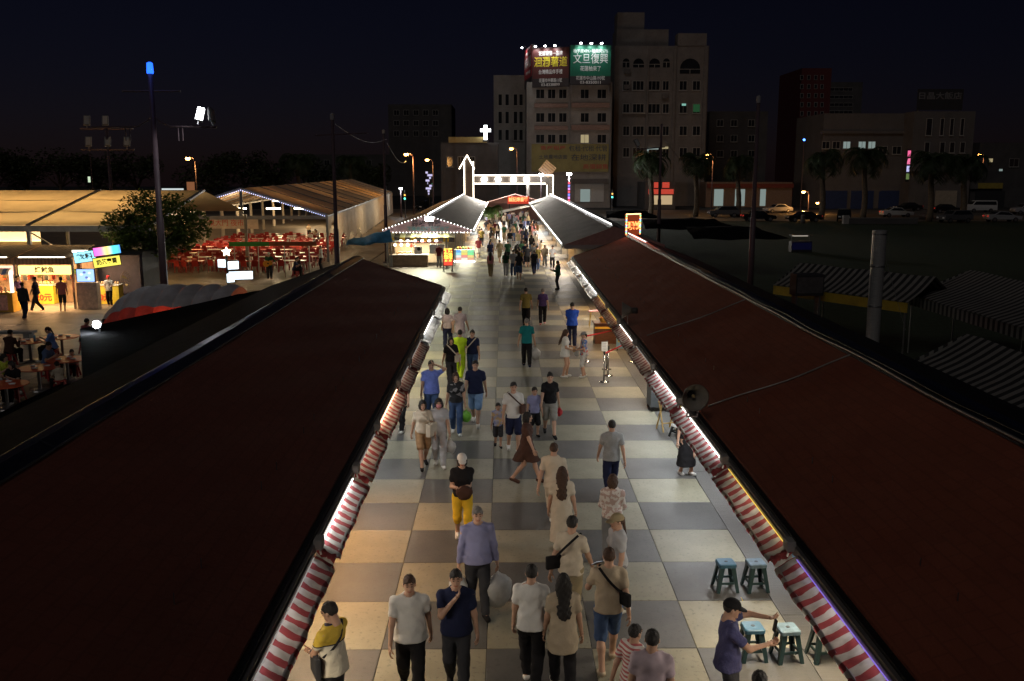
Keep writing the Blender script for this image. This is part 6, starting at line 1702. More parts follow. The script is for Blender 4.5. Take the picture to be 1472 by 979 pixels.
# ------------------------------------------------------------------ palms
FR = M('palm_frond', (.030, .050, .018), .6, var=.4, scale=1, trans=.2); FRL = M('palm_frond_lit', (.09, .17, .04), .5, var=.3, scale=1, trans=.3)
PB = M('palm_bark', (.10, .075, .05), .9, var=.4, scale=5, bump=.8, bscale=14)
def palm(loc, h, r, label, n=34, m=None, seed=0, thick=.35, group='palm trees by the car park'):
    rnd = random.Random(seed); rt = empty('palm_tree', loc, 0, label, 'tree', group)
    mb = MB(); k = 12
    mb.tube([(0.15 * math.sin(i * .5), 0, h * i / k) for i in range(k + 1)], [thick * (1.15 - .35 * i / k) * (1 + .10 * (i % 2)) for i in range(k + 1)], 10)
    mb.build('trunk', PB, rt, smooth=True)
    for j in range(n):
        f = MB(); az = j * 2.399 + rnd.uniform(-.2, .2); el = rnd.uniform(-.1, 1.25); L = r * rnd.uniform(.85, 1.15); ns = 14
        prev = Vector((0, 0, h)); pts = [prev.copy()]; e = el
        for i in range(ns):
            prev = prev + Vector((math.cos(az) * math.cos(e), math.sin(az) * math.cos(e), math.sin(e))) * (L / ns); e -= .13 + .02 * i * .6; pts.append(prev.copy())
        side = Vector((-math.sin(az), math.cos(az), 0))
        for i in range(1, ns):
            w = L * .32 * math.sin(PI * (i + 1) / (ns + 2)) ** .6; d = (pts[i + 1] - pts[i - 1]).normalized()
            for s in (-1, 1):
                tip = pts[i] + side * s * w * .85 + d * w * .55 - Vector((0, 0, w * rnd.uniform(.25, .6)))
                f.add([pts[i] - d * .05, pts[i] + d * (L / ns) * .55, tip], [(0, 1, 2)])
        f.tube(pts, [.035 * (1 - i / (ns + 2)) for i in range(ns + 1)], 4)
        f.build('frond', m or FR, rt)
    return rt
for i, (px, pyb, pyc, Y, r, lb) in enumerate(((1335, 320, 232, 128, 4.2, 'stout dark date palm before the white corner house'), (1382, 320, 236, 127, 4.0, 'stout dark date palm in front of the white van'), (1180, 314, 228, 134, 4.0, 'dark palm lit on its trunk by the orange lamp'), (1240, 314, 226, 136, 4.2, 'dark palm in front of the blue shutters'), (935, 300, 228, 140, 3.8, 'dark palm in front of the grey apartment tower'), (1000, 300, 232, 142, 3.6, 'dark palm beside the orange lamp and the arcade'), (1060, 305, 236, 140, 3.6, 'dark palm in front of the pale lit arcade doors'),
                                             (430, 270, 232, 175, 4.5, 'dim palm behind the dining tent roof near its peak'), (505, 270, 236, 178, 4.5, 'dim palm behind the far end of the dining tent'))):
    p = D(px, pyb, Y); palm((p.x, Y, 0), D(px, pyc, Y).z, r, lb, seed=i, group='palm trees')
p = G(706, 352); palm((p.x, 98, 0), D(706, 300, 98).z, 1.5, 'small bright green potted palm at the far stall corner', 16, FRL, 40, .14, None)
# ------------------------------------------------------------------ parked cars and the van
TYRE = M('tyre', (.012, .012, .012), .8, var=.1); CGL = M('car_glass', (.012, .014, .016), .08, var=0); RIM = M('rim', (.35, .35, .35), .3, metal=.9, var=.1); TAIL = glow('tail_lamp', (1, .05, .03), .4); HEADL = M('head_lamp', (.6, .6, .58), .15, var=0)
def paint(n, c): return M('paint_' + n, c, .25, metal=.2, var=.05)
def car(px, py, rz, col, label, kind='sedan', Y=None):
    p = G(px, py) if Y is None else D(px, py, Y); rt = empty('van' if kind == 'van' else 'car', (p.x, p.y, -.01), rz, label, 'van' if kind == 'van' else 'car', None)
    m = paint(*col)
    if kind == 'van': out = [(-2.5, .35), (-2.5, 1.0), (-2.35, 1.15), (-1.7, 1.25), (-1.15, 1.85), (-.9, 1.95), (2.35, 1.95), (2.5, 1.7), (2.5, .35)]; cab = [(-1.55, 1.25), (-1.05, 1.80), (2.25, 1.80), (2.35, 1.25)]; W_ = .92
    elif kind == 'suv': out = [(-2.2, .4), (-2.25, .8), (-2.1, 1.0), (-1.2, 1.1), (-.6, 1.62), (1.6, 1.66), (2.1, 1.15), (2.2, .95), (2.2, .4)]; cab = [(-1.05, 1.1), (-.5, 1.56), (1.5, 1.58), (1.95, 1.12)]; W_ = .9
    else: out = [(-2.25, .35), (-2.3, .62), (-2.1, .80), (-1.15, .92), (-.45, 1.40), (.75, 1.44), (1.5, 1.02), (2.15, .95), (2.25, .7), (2.22, .35)]; cab = [(-.98, .95), (-.38, 1.34), (.68, 1.37), (1.32, 1.02)]; W_ = .86
    bd = MB(); n = len(out)
    def yw(z): return W_ * (1.0 if z < 1.0 else 1.0 - .22 * (z - 1.0))
    bd.v = [Vector((x, s * yw(z), z)) for s in (-1, 1) for x, z in out]
    bd.f = [tuple(range(n)), tuple(range(2 * n - 1, n - 1, -1))] + [(i, n + i, n + (i + 1) % n, (i + 1) % n) for i in range(n)]
    bd.build('body', m, rt, bevel=.06)
    for s in (-1, 1):
        g = MB(); k = len(cab)
        g.v = [Vector((x, s * (yw(z) + .004), z)) for x, z in cab] + [Vector((x, s * (yw(z) + .012), z)) for x, z in cab]
        g.f = [tuple(range(k)), tuple(range(2 * k - 1, k - 1, -1))] + [(i, k + i, k + (i + 1) % k, (i + 1) % k) for i in range(k)]
        g.build('side_window', CGL, rt)
        for x in (-1.4, 1.4):
            w = MB().lathe([(.31, -.1), (.33, -.07), (.33, .07), (.31, .1)], 18, at=(x, s * (W_ - .08), .33), rot=Matrix.Rotation(R(90), 3, 'X')).build('wheel', TYRE, rt); MB().lathe([(.20, -.104), (.05, -.115)] if s > 0 else [(.05, .115), (.20, .104)], 12, at=(x, s * (W_ - .08), .33), rot=Matrix.Rotation(R(90), 3, 'X')).build('rim', RIM, w)
        xx = out[1][0]; MB().box(xx - .03, xx + .12, s * .55 - .18, s * .55 + .18, .62, .76).build('headlight', HEADL, rt); xx = out[-2][0]; MB().box(xx - .1, xx + .03, s * .6 - .14, s * .6 + .14, .72, .88).build('taillight', TAIL, rt)
    a, b = (Vector((cab[0][0], 0, cab[0][1])), Vector((cab[1][0], 0, cab[1][1])))
    def pane(p0, p1, off):
        d = (p1 - p0).normalized(); nrm = Vector((-d.z, 0, d.x)) * off
        MB().add([p0 + nrm + Vector((0, -yw(p0.z) * .9, 0)), p0 + nrm + Vector((0, yw(p0.z) * .9, 0)), p1 + nrm + Vector((0, yw(p1.z) * .9, 0)), p1 + nrm + Vector((0, -yw(p1.z) * .9, 0))], [(3, 2, 1, 0)]).build('windscreen', CGL, rt)
    i0 = {'van': (3, 4), 'suv': (3, 4), 'sedan': (3, 4)}[kind]; i1 = {'van': (7, 6), 'suv': (6, 5), 'sedan': (6, 5)}[kind]
    v = lambda i: Vector((out[i][0], 0, out[i][1]))
    pane(v(i0[0]).lerp(v(i0[1]), .1), v(i0[0]).lerp(v(i0[1]), .92), .012); pane(v(i1[0]).lerp(v(i1[1]), .1), v(i1[0]).lerp(v(i1[1]), .92), -.012)
    return rt
wh, sv, bk, gy = ('white', (.6, .6, .58)), ('silver', (.35, .35, .36)), ('black', (.012, .012, .013)), ('grey', (.10, .10, .105))
car(1118, 306, .2, sv, 'silver car parked under the orange lamp by the arcade'); car(1155, 319, 0, bk, 'black saloon parked beside the low concrete bollard'); car(1213, 318, R(70), bk, 'dark hatchback parked nose-in beside a palm trunk', 'suv')
car(1288, 312, PI, wh, 'white saloon parked in front of the corner house'); car(1305, 303, 0, bk, 'dark saloon behind the white saloon by the house door'); car(1372, 320, R(15), gy, 'grey hatchback parked beside the stout date palm', 'suv'); car(1360, 306, PI, bk, 'black car with glowing tail lamps before the garage door')
car(1408, 305, 0, wh, 'white van parked in front of the yellow sign shop', 'van'); car(1440, 319, PI, sv, 'silver saloon parked nearest the white van'); car(1475, 308, 0, sv, 'silver car at the end of the parked row', 'suv'); car(1090, 318, PI, bk, 'black car parked beside the tall brown pole'); car(1040, 312, 0, gy, 'grey car parked under the palms by the arcade', 'suv')
car(605, 303, R(80), bk, 'dark car on the road left of the arrow tower', 'suv', 165); car(640, 300, R(85), gy, 'grey car on the road close to the arrow tower', 'suv', 165)
bo = empty('bollard', G(1155 - 1, 321), 0, 'short pale bollard in front of the black saloon', 'bollard'); MB().lathe([(.28, 0), (.28, 1.0), (.24, 1.1), (.1, 1.14)], 14).build('post', CONCW, bo, smooth=True); MB().lathe([(.29, .75), (.29, .9)], 14).build('band', DARKP, bo)
lw = empty('low_wall', G(1270, 322), 0, 'low dark planter wall in front of the white saloon', 'wall'); MB().box(-4.4, 4.4, 0, .4, 0, .7).build('body', CONCD, lw); MB().box(-4.5, 4.5, -.05, .45, .7, .8).build('coping', CONC2, lw)
for px in (1232,): MB().box(-.35, .35, -.1, .5, 0, 1.1).build('pier', CONC, lw, loc=(-4.85, 0, 0))
# ------------------------------------------------------------------ dark striped stalls, duct and clutter behind the loudspeaker row
STR1 = stripes('stripe_grey', 'X', .30, ((.24, .23, .21), (.03, .03, .03)), trans=.1); STR2 = stripes('stripe_thin', 'Y', .22, ((.24, .235, .215), (.03, .03, .03)), trans=.1)
def stripe_tent(a, b, ze, zr, half, label, yellow=False):
    a, b = Vector(a), Vector(b); L = (b - a).length; rt = empty('striped_stall_tent', (a.x, a.y, 0), math.atan2(b.y - a.y, b.x - a.x), label, 'tent', None)
    for s, m in ((-1, STR1), (1, STR1)):
        mb = MB(); n = 10
        for th in (0, -.02):
            for i in range(n + 1):
                for j in range(5): t = j / 4; mb.v.append(Vector((L * i / n, s * half * (1 - t), ze + (zr - ze) * t - .08 * math.sin(PI * t) + .02 * math.sin(i * 1.3) + th)))
        f = lambda q, i, j: q * (n + 1) * 5 + i * 5 + j
        for i in range(n):
            for j in range(4):
                q = (f(0, i, j), f(0, i + 1, j), f(0, i + 1, j + 1), f(0, i, j + 1)); w = (f(1, i, j), f(1, i, j + 1), f(1, i + 1, j + 1), f(1, i + 1, j)); mb.f += [q, w] if s < 0 else [q[::-1], w[::-1]]
        mb.build('roof_sheet', m, rt, smooth=True)
        MB().box(0, L, s * half - .01, s * half + .01, ze - .38, ze - .03).build('valance', M('valance_gold', (.40, .28, .03), .6, var=.2) if yellow else STR1, rt)
    MB().prism([(0, 0)], 0, 0) if False else None
    g = MB().add([(-.01, -half, ze), (-.01, half, ze), (-.01, 0, zr), (-.03, -half, ze), (-.03, half, ze), (-.03, 0, zr)], [(0, 1, 2), (5, 4, 3), (0, 3, 4, 1)]); g.build('gable_sheet', STR2, rt)
    for x in (.1, L - .1):
        for y in (-half + .05, half - .05): MB().tube([(x, y, 0), (x, y, ze)], .03, 6).build('post', STEEL, rt)
    return rt
stripe_tent(G(1150, 378, 3.0), G(1345, 398, 3.0), 2.2, 3.0, 1.5, 'dim grey striped stall tent with gold valance behind the duct', True)
stripe_tent(G(1395, 388, 3.1), G(1600, 430, 3.1), 2.2, 3.1, 2.2, 'broad dim striped stall tent beyond the red roof ridge')
stripe_tent(G(1390, 480, 2.9), G(1640, 560, 2.9), 2.1, 2.9, 1.6, 'near dim striped stall tent close to the red roof ridge')
DUCT = M('duct_sheet', (.36, .36, .35), .45, metal=.35, var=.2, scale=5, stretch=(1, 1, 8))
p = G(1257, 445, 2.6); du = empty('ventilation_duct', (p.x, p.y, 0), 0, 'galvanised ventilation duct rising above the back eave of the red roof', 'duct')
MB().tube([(0, 0, 1.0), (0, 0, 3.9), (0, 0, 3.901), (0, 0, D(1262, 331, p.y).z)], [.20, .20, .205, .205], 20).build('pipe', DUCT, du, smooth=False)
for z in (2.7, 3.9, 4.85): MB().lathe([(.215, 0), (.225, .015), (.215, .03)], 20, at=(0, 0, z)).build('seam_ring', STEEL, du)
MB().bar((.2, 0, 4.2), (.9, -.2, 2.0), .012).build('guy_wire', STEEL, du); MB().box(-.3, .3, -.3, .3, 0, 1.0).build('fan_box', STEEL, du)
ac = empty('cooling_unit', G(1160, 405, 2.6), .1, 'dark boxy cooling unit behind the red roof ridge', 'cooling unit'); MB().box(-.55, .55, -.3, .3, -.5, .3).build('case', DARKP, ac, bevel=.02); MB().box(-.5, .5, -.31, -.301, -.4, .2).build('grille', STEEL, ac)
for x in (-.45, .45): MB().box(x - .03, x + .03, -.2, .2, -2.6, -.5).build('leg', STEEL, ac)
for i, (px, py, w, lb) in enumerate(((905, 305, 5, 'black canopy roof behind the far ridge'), (985, 318, 7, 'dark canopy roof behind the LED sign'), (1050, 330, 6, 'dark canopy roof in front of the tall brown pole'))):
    p = G(px, py, 2.9); sheet('canopy', [(p.x - w / 2, p.y - 3, 2.5), (p.x + w / 2, p.y - 3, 2.5), (p.x + w / 2 - .6, p.y + 3, 2.9), (p.x - w / 2 + .6, p.y + 3, 2.9)], TARP, -.35, label=lb, cat='canopy')
dr = empty('game_cabinet', G(1150, 362), .1, 'small stall cabinet with blue and white lights on the dark field', 'cabinet'); MB().box(-.9, .9, -.3, .3, 0, .9).build('body', DARKP, dr); MB().box(-.85, .85, -.315, -.302, .2, .8).build('front_panel', glow('cab_blue', (.04, .05, .5), .018), dr); MB().box(-.7, .5, -.3, .3, 1.32, 1.40).build('roof_light', glow('cab_white', (1, .9, .75), .4), dr)
for x in (-.8, .8): MB().box(x - .02, x + .02, -.02, .02, .9, 1.4).build('post', DARKP, dr)
MB().box(-.9, .9, -.35, .35, 1.40, 1.44).build('roof', DARKP, dr)

# ------------------------------------------------------------------ overhead wires
for (a, b, sag_, lb) in ((D(556, 205, 70), D(584, 232, 125), .7, 'thin overhead wire from the slim pole to the orange lamp'), (D(481, 178, 44), D(556, 200, 70), .5, 'thin overhead wire between the two slim brown poles'), (D(948, 190, 72), D(1017, 228, 150), 2.0, 'thin overhead wire from the floodlight pole to the arcade lamp')):
    pts = [a.lerp(b, i / 14) - Vector((0, 0, sag_ * math.sin(PI * i / 14))) for i in range(15)]
    w = MB().tube([p - a for p in pts], .012, 5).build('overhead_wire', BLACK, None, loc=a); tag(w, lb, 'wire')

# ------------------------------------------------------------------ dark trees on the far left horizon
LEAFD = M('leaf_far', (.030, .042, .016), .7, var=.4, scale=.5)
for i, (px, py, Y, rr, lb) in enumerate(((-8, 240, 170, 5.5, 'dark round tree behind the left end of the cream tent'), (38, 246, 178, 5.0, 'dark spreading tree second along behind the cream tent'), (84, 238, 172, 5.5, 'dark tall tree behind the middle of the cream tent'), (140, 247, 176, 4.6, 'dark low tree behind the floodlight pole'), (196, 243, 182, 5.2, 'dark tree behind the tall beacon pole'), (300, 246, 178, 5.0, 'dark tree behind the front of the dining tent'), (352, 240, 186, 5.5, 'dark tree above the dining tent ridge'), (398, 246, 180, 4.8, 'dark tree beside the dim palm behind the tent'), (470, 246, 196, 5.0, 'dark tree between the two dim palms'), (540, 250, 190, 4.4, 'dark tree behind the far end of the dining tent'))):
    c = D(px, py, Y); rn = random.Random(i)
    cl = [((rn.uniform(-1, 1) * rr * .7, rn.uniform(-1, 1) * rr * .4, c.z + rn.uniform(-.45, .35) * rr), rr * rn.uniform(.42, .62)) for _k in range(7)]
    leaf_tree('tree', (c.x, Y, 0), cl, 2600, .42, lb, max(2.0, c.z - rr * .6), LEAFD, 60 + i, 'trees on the far horizon', .3)
# ------------------------------------------------------------------ the people of the lane
def hd(px, py, h): p = G(px, py, h); return Vector((p.x, p.y, 0))
def ft(px, py): p = G(px, py); return Vector((p.x, p.y, 0))
STRIPEW = stripes('cloth_stripe', 'Z', .05, ((.6, .55, .5), (.42, .10, .10)), trans=0)
FLORAL = patterned('cloth_floral', (.45, .42, .42), (.10, .20, .45), (.50, .12, .10), 16); LACE = patterned('cloth_lace', (.60, .55, .50), (.42, .30, .26), None, 22); GRAPH = patterned('cloth_graphic', (.35, .33, .40), (.50, .35, .18), (.20, .22, .40), 12)
def polo():
    m = M('polo_yellow', (.62, .44, .05), .8, var=0, bump=.4, bscale=35); n, L = m.node_tree.nodes, m.node_tree.links
    tc = n.new('ShaderNodeTexCoord'); s = n.new('ShaderNodeSeparateXYZ'); L.new(tc.outputs['Object'], s.inputs[0])
    cr = n.new('ShaderNodeValToRGB'); cr.color_ramp.interpolation = 'CONSTANT'; e = cr.color_ramp.elements
    e[0].color = (.58, .54, .44, 1); e[1].position = .60; e[1].color = (.025, .022, .03, 1)
    q = e.new(.625); q.color = (.62, .43, .05, 1); q = e.new(.925); q.color = (.04, .035, .06, 1)
    mr = n.new('ShaderNodeMapRange'); mr.inputs[1].default_value = .8; mr.inputs[2].default_value = 1.5
    L.new(s.outputs[2], mr.inputs[0]); L.new(mr.outputs[0], cr.inputs[0]); L.new(cr.outputs[0], n['Principled BSDF'].inputs['Base Color']); return m
o, P = person(hd(466, 866, 1.70) + Vector((.08, 0, 0)), -118, 1.70, 'cross', topm=polo(), bottom='charcoal', shoes='black', fat=1.08, label='person in a yellow and white polo with crossed arms beside the striped awning', skin=SKIN)
strap_bag(P, 1, 'charcoal', (.30, .26), 'dark shoulder bag worn by the person in the yellow polo', .98, -.10)
o, P = person(hd(1050, 861, 1.70), 88, 1.70, 'photo', 'navy', 'charcoal', capc='black', shoes='black', fat=1.06, label='person in navy polo and black cap holding up a phone beside the stools', over=dict(curl=.7), topm=M('polo_navy', (.055, .055, .14), .85, var=.15, scale=9, bump=.5, bscale=35))
mid = (P['hand_l'] + P['hand_r']) / 2
MB().box(-.006, .006, -.04, .04, -.08, .08).build('phone', BLACK, None, loc=P['hand_l'] + Vector((.02, -.0, -.09)), rot=(0, .15, .1), bevel=.004)
tag(bpy.data.objects['phone'], 'black phone held up by the person in the black cap', 'phone')
b = MB().box(-.02, .02, -.003, .003, -.018, .018).build('cap_badge', M('badge_yellow', (.75, .5, .04), .5, var=0), o); b.location = Vector((0, -.135, 1.70)); b.rotation_euler = (-.5, 0, 0)
# --- near the mouth of the lane
def who(loc, face, label, **k):
    return person(loc, face, label=label, **k)
who(hd(588, 826, 1.70), 8, 'person in loose white shirt and dark trousers striding beside the yellow polo man', h=1.70, pose='walk', top='white', bottom='black', shoes='black', fat=1.15, hairc='brown')
who(hd(655, 818, 1.70), 4, 'person in dark navy shirt touching the chin while walking', h=1.70, pose='chin', top='navy', bottom='charcoal', shoes='black', fat=1.1)
o, P = who(hd(686, 728, 1.72), 10, 'stout person in lavender shirt carrying white bags on both sides', h=1.72, pose='carry', top='lav', bottom='charcoal', sleeve=2, shoes='black', fat=1.22, hairc='grey')
carry_bag(P['hand_l'] + Vector((0, 0, 0)), 'white', .52, 'large white plastic bag in the outer hand of the lavender shirt'); carry_bag(P['hand_r'], 'white', .42, 'white plastic bag in the inner hand of the lavender shirt')
o, P = who(hd(664, 652, 1.66), 6, 'person in black tee, yellow shorts and white cap hugging a brown bag', h=1.66, pose='hug', top='black', bottom='yellow', legs=.62, capc='white', fem=True, hair='bob', hairc='black')
q = (P['hand_l'] + P['hand_r']) / 2; b = empty('paper_bag', q + Vector((.06, -.02, -.05)), .2, 'brown bag hugged by the person in yellow shorts', 'bag'); link('bag', lumpy('bag', (.15, .10, .14), cloth('brown'), 3), b)
who(hd(764, 812, 1.70), 172, 'person in white shirt and black trousers walking away beside long dark hair', h=1.70, pose='walk3', top='white', bottom='black', shoes='white', hair='short')
o, P = who(hd(810, 825, 1.64), 184, 'person with very long dark hair, beige tunic and black leggings walking away', h=1.64, pose='walk3', top='beige', bottom='black', fem=True, hair='long', shoes='white', over=dict(hem=.62))
o, P = who(hd(822, 742, 1.72), 150, 'person in cream tee and khaki shorts with a black waist bag across the back', h=1.72, pose='walk', top='cream', bottom='khaki', legs=.52, shoes='white')
strap_bag(P, 1, 'black', (.30, .20), 'black shoulder bag across the cream tee', 1.00, .12)
o, P = who(hd(876, 788, 1.74), 176, 'person in beige tee and blue shorts walking away holding a lit phone', h=1.74, pose='walk2', top='beige', bottom='denim', legs=.52, hairc='brown', shoes='beige', over=dict(lh=(.16, -.30, 1.22)))
ph = MB().box(-.05, .05, -.006, .006, -.09, .09).build('phone', BLACK, None, loc=P['hand_l'] + Vector((-.02, .02, .06)), rot=(1.0, 0, .4)); tag(ph, 'lit phone in the hand of the person in blue shorts', 'phone')
s_ = MB().box(-.045, .045, -.0085, -.0065, -.085, .085).build('screen', glow('phone_screen', (.8, .88, 1), 1.4), ph); s_.rotation_euler = (0, 0, PI)
strap_bag(P, -1, 'black', (.22, .18), 'small dark sling bag on the person in blue shorts', 1.05, .1)
who(hd(889, 738, 1.68), -70, 'person in pale grey shirt and beige bucket cap turned sideways', h=1.68, pose='walk3', top='lgrey', bottom='grey', capc='khaki', hair='pony', hairc='brown', fem=True)
who(hd(881, 682, 1.60), 168, 'person in cream lace blouse with brown hair walking away', h=1.60, pose='hold', topm=LACE, bottom='grey', sleeve=1.5, hair='bob', hairc='brown', fem=True)
who(hd(808, 671, 1.62), 176, 'person in long ivory dress with long brown hair walking away', h=1.62, pose='walk3', top='cream', dress=True, skirt=.32, hair='long', hairc='brown', fem=True, shoes='beige')
who(hd(796, 637, 1.68), 165, 'person in cream tee and white trousers just ahead of the ivory dress', h=1.68, pose='walk', top='cream', bottom='cream', hairc='brown')
who(hd(880, 604, 1.66), 182, 'person in grey tee and navy jeans walking away alone', h=1.66, pose='walk2', top='grey', bottom='navy', shoes='black', topm=M('cloth_midgrey', (.30, .30, .29), .85, var=.15, scale=9, bump=.5, bscale=35))
o, P = who(hd(757, 592, 1.60), 78, 'person in dark brown dress striding sideways with a pink bag', h=1.60, pose='walk', top='brown', dress=True, skirt=.55, hair='bob', fem=True, shoes='brown')
carry_bag(P['hand_l'], 'pink', .26, 'pink plastic bag of the person in the brown dress')
o, P = who(ft(738, 648), 10, 'parent in white tee with brown sling bag beside a small boy', h=1.72, pose='walk3', top='white', bottom='navy', legs=.48, shoes='white')
strap_bag(P, 1, 'brown', (.24, .20), 'brown sling bag on the parent in the white tee', 1.06, -.14)
who(ft(716, 642), 5, 'small boy in printed lavender tee walking with the parent', h=1.10, pose='walk3', topm=GRAPH, bottom='charcoal', legs=.5, kid=True, shoes='black')
who(ft(768, 627), 12, 'child in lavender tee and black shorts behind the parent', h=1.28, pose='stand2', top='lav', bottom='black', legs=.5, kid=True, shoes='black')
o, P = who(ft(790, 626), 6, 'person in black tee and grey shorts carrying a red bag', h=1.66, pose='walk', top='black', bottom='lgrey', legs=.48, fem=True, hair='bun', shoes='black', botm=M('cloth_stone', (.26, .25, .22), .85, var=.15, scale=9))
carry_bag(P['hand_l'], 'red', .22, 'small red plastic bag in the hand beside grey shorts')
o, P = who(ft(609, 672), 14, 'person in cream tee and tan shorts with a large ivory shoulder bag', h=1.60, pose='walk2', top='cream', bottom='tan', legs=.42, fem=True, hair='bob', shoes='black')
strap_bag(P, 1, 'cream', (.40, .30), 'large ivory shoulder bag beside tan shorts', 1.0, -.16, depth=.12)
o, P = who(ft(632, 670), 6, 'person in pale grey tee and face mask carrying a white bag', h=1.62, pose='walk3', top='lgrey', bottom='lgrey', fem=True, hair='long', mask=True, shoes='white')
carry_bag(P['hand_l'], 'white', .30, 'white plastic bag in the hand of the masked person')
who(ft(621, 610), 8, 'person in periwinkle blue tee raising a hand to the forehead', h=1.76, pose='brow', top='sky', bottom='denim', legs=.55, fat=1.12, shoes='white', topm=M('cloth_peri', (.16, .22, .62), .85, var=.15, scale=9, bump=.5, bscale=35))
who(ft(578, 620), -20, 'person all in black with white shoes close under the dim awning', h=1.68, pose='walk3', top='black', bottom='black', shoes='white', hair='bob')
o, P = who(ft(656, 624), 4, 'person in black printed top and blue jeans with a green bag', h=1.64, pose='walk3', topm=patterned('cloth_print', (.015, .015, .016), (.015, .015, .016), (.22, .21, .21), 11), bottom='denim', fem=True, hair='bob', hairc='brown', shoes='white')
carry_bag(P['hand_l'], 'green', .30, 'green plastic bag in the hand beside blue jeans')
who(ft(684, 610), -4, 'person in dark navy tee with red print and pale denim shorts', h=1.76, pose='walk', top='navy', bottom='sky', legs=.5, shoes='white', fat=1.1)
o, P = who(hd(648, 484, 1.62), 12, 'person in black tee with a cream shoulder bag, in front of neon yellow', h=1.62, pose='walk2', top='black', bottom='charcoal', fem=True, hair='bob')
strap_bag(P, 1, 'cream', (.30, .22), 'cream shoulder bag on the black tee before the neon shirt', 1.0, -.16)
o, P = who(hd(679, 474, 1.66), -6, 'person in navy tee with a tiny cream phone pouch', h=1.66, pose='walk3', top='navy', bottom='denim', fem=True, hair='bun')
strap_bag(P, -1, 'cream', (.10, .16), 'tiny cream phone pouch on the navy tee', 1.02, -.15, depth=.03)
who(hd(661, 474, 1.66), 170, 'person in neon yellow green shirt behind the black tee', h=1.66, pose='walk', top='lime', bottom='lime', shoes='white')
who(hd(643, 443, 1.60), 175, 'person in pale pink tee and navy trousers beside the plastic awning', h=1.60, pose='walk2', top='pink', bottom='navy', hair='bob', fem=True, topm=M('cloth_blush', (.52, .42, .45), .85, var=.15, scale=9))
who(hd(661, 441, 1.68), 165, 'person in long mauve tee next to the pale pink tee', h=1.68, pose='walk', top='lav', bottom='lgrey', legs=.5, topm=M('cloth_mauve', (.36, .29, .32), .85, var=.15, scale=9), over=dict(hem=.7))
o, P = who(ft(757, 527), 184, 'person in teal tee with black sleeves carrying a white bag', h=1.70, pose='carry', top='teal', bottom='black', hairc='grey', shoes='navy')
carry_bag(P['hand_r'], 'white', .42, 'white plastic bag carried by the teal tee')
who(ft(756, 470), 178, 'person in olive yellow tee and black trousers walking away', h=1.72, pose='walk', top='olive', bottom='black', shoes='black')
who(ft(780, 467), 176, 'person in white tee under a dark purple vest and leggings', h=1.62, pose='walk2', top='purple', bottom='black', hair='bun', hairc='grey', fem=True, shoes='pink')
who(ft(822, 499), 180, 'person in royal blue tee and navy jeans standing with the back turned', h=1.74, pose='cross', top='royal', bottom='navy', fat=1.12, shoes='black')
o, P = who(ft(812, 542), 82, 'person in short white dress with long hair facing the boy in floral shirt', h=1.60, pose='hold', top='white', dress=True, skirt=.74, hair='long', hairc='brown', fem=True, shoes='white')
carry_bag(P['hand_l'], 'white', .24, 'white takeaway bag held by the person in the short white dress')
o, P = who(ft(839, 542), -80, 'boy in floral shirt and white shorts holding food', h=1.52, pose='hold', topm=FLORAL, bottom='white', legs=.55, capc='grey', kid=False, shoes='white')
f = empty('food_cup', (P['hand_l'] + P['hand_r']) / 2, 0, 'paper cup of snacks held by the boy in the floral shirt', 'cup'); MB().lathe([(.03, -.05), (.045, .06)], 12).build('cup', M('cup_tan', (.6, .4, .15), .6), f); MB().ico((0, 0, .07), (.045, .045, .03), 2).build('snack', M('snack', (.65, .35, .12), .6), f)
o, P = who(ft(802, 416), -75, 'slim person in dark green looking at a phone', h=1.66, pose='phone', top='green', bottom='charcoal', sleeve=2, shoes='black')
strap_bag(P, -1, 'black', (.22, .2), 'small black bag at the hip of the person in dark green', .95, .05)
who(hd(912, 898, 1.50), 130, 'child in red and white striped top beside the mauve shirt', h=1.50, pose='walk', topm=STRIPEW, bottom='maroon', hairc='black')
who(hd(938, 906, 1.70), 170, 'person in mauve and beige tee walking out of the lane mouth', h=1.70, pose='walk3', topm=M('cloth_dusk', (.42, .33, .36), .85, var=.2, scale=4), bottom='khaki', legs=.6)
who(hd(1093, 966, 1.66), 175, 'person with cropped dark hair just below the scuffed stool', h=1.66, pose='stand', top='lav', bottom='black')
who(ft(986, 682), 20, 'person in long black skirt half hidden by the lit striped awning', h=1.62, pose='stand2', top='black', bottom='black', skirt=.22, hair='bob', fem=True, shoes='white')
# --- stall keeper, passers-by and diners across the square
who((-4.6, 66.2, 0), 175, 'stall customer in maroon tee at the menu board under the gable', h=1.66, pose='stand', top='maroon', bottom='grey', lod=1)
who(ft(28, 445), 60, 'passer-by in dark purple shirt before the small striped booth', h=1.66, pose='walk', top='purple', bottom='black', lod=1); who(ft(36, 460), 175, 'tall passer-by in dark jacket crossing before the glowing display', h=1.74, pose='walk3', top='charcoal', bottom='navy', sleeve=2, lod=1)
who(ft(54, 448), -80, 'passer-by in navy shirt leaning past the yellow price counter', h=1.70, pose='walk2', top='navy', bottom='charcoal', lod=1); who(ft(91, 447), -165, 'passer-by in salmon pink tee and dark shorts before the fridge', h=1.66, pose='stand2', top='pink', bottom='charcoal', legs=.55, lod=1, topm=M('cloth_salmon', (.60, .20, .17), .85, var=.15))
who(D(157, 420, 47.2).xy.to_3d(), 0, 'vendor in white shirt and red headscarf behind the yellow counter', h=1.55, pose='hold', top='lgrey', bottom='black', capc='red', lod=1)
def sit_at(loc, face, label, st=True, **k):
    o, P = who(loc, face, label, pose=k.pop('pose', 'sit'), **k)
    if st: stool(loc, R(face), 'red plastic stool under the ' + label.split(' beside ')[0].split(' with ')[0].split(' at ')[0], REDP, REDP, False, .44, group='stools of the open-air diners')
    return P
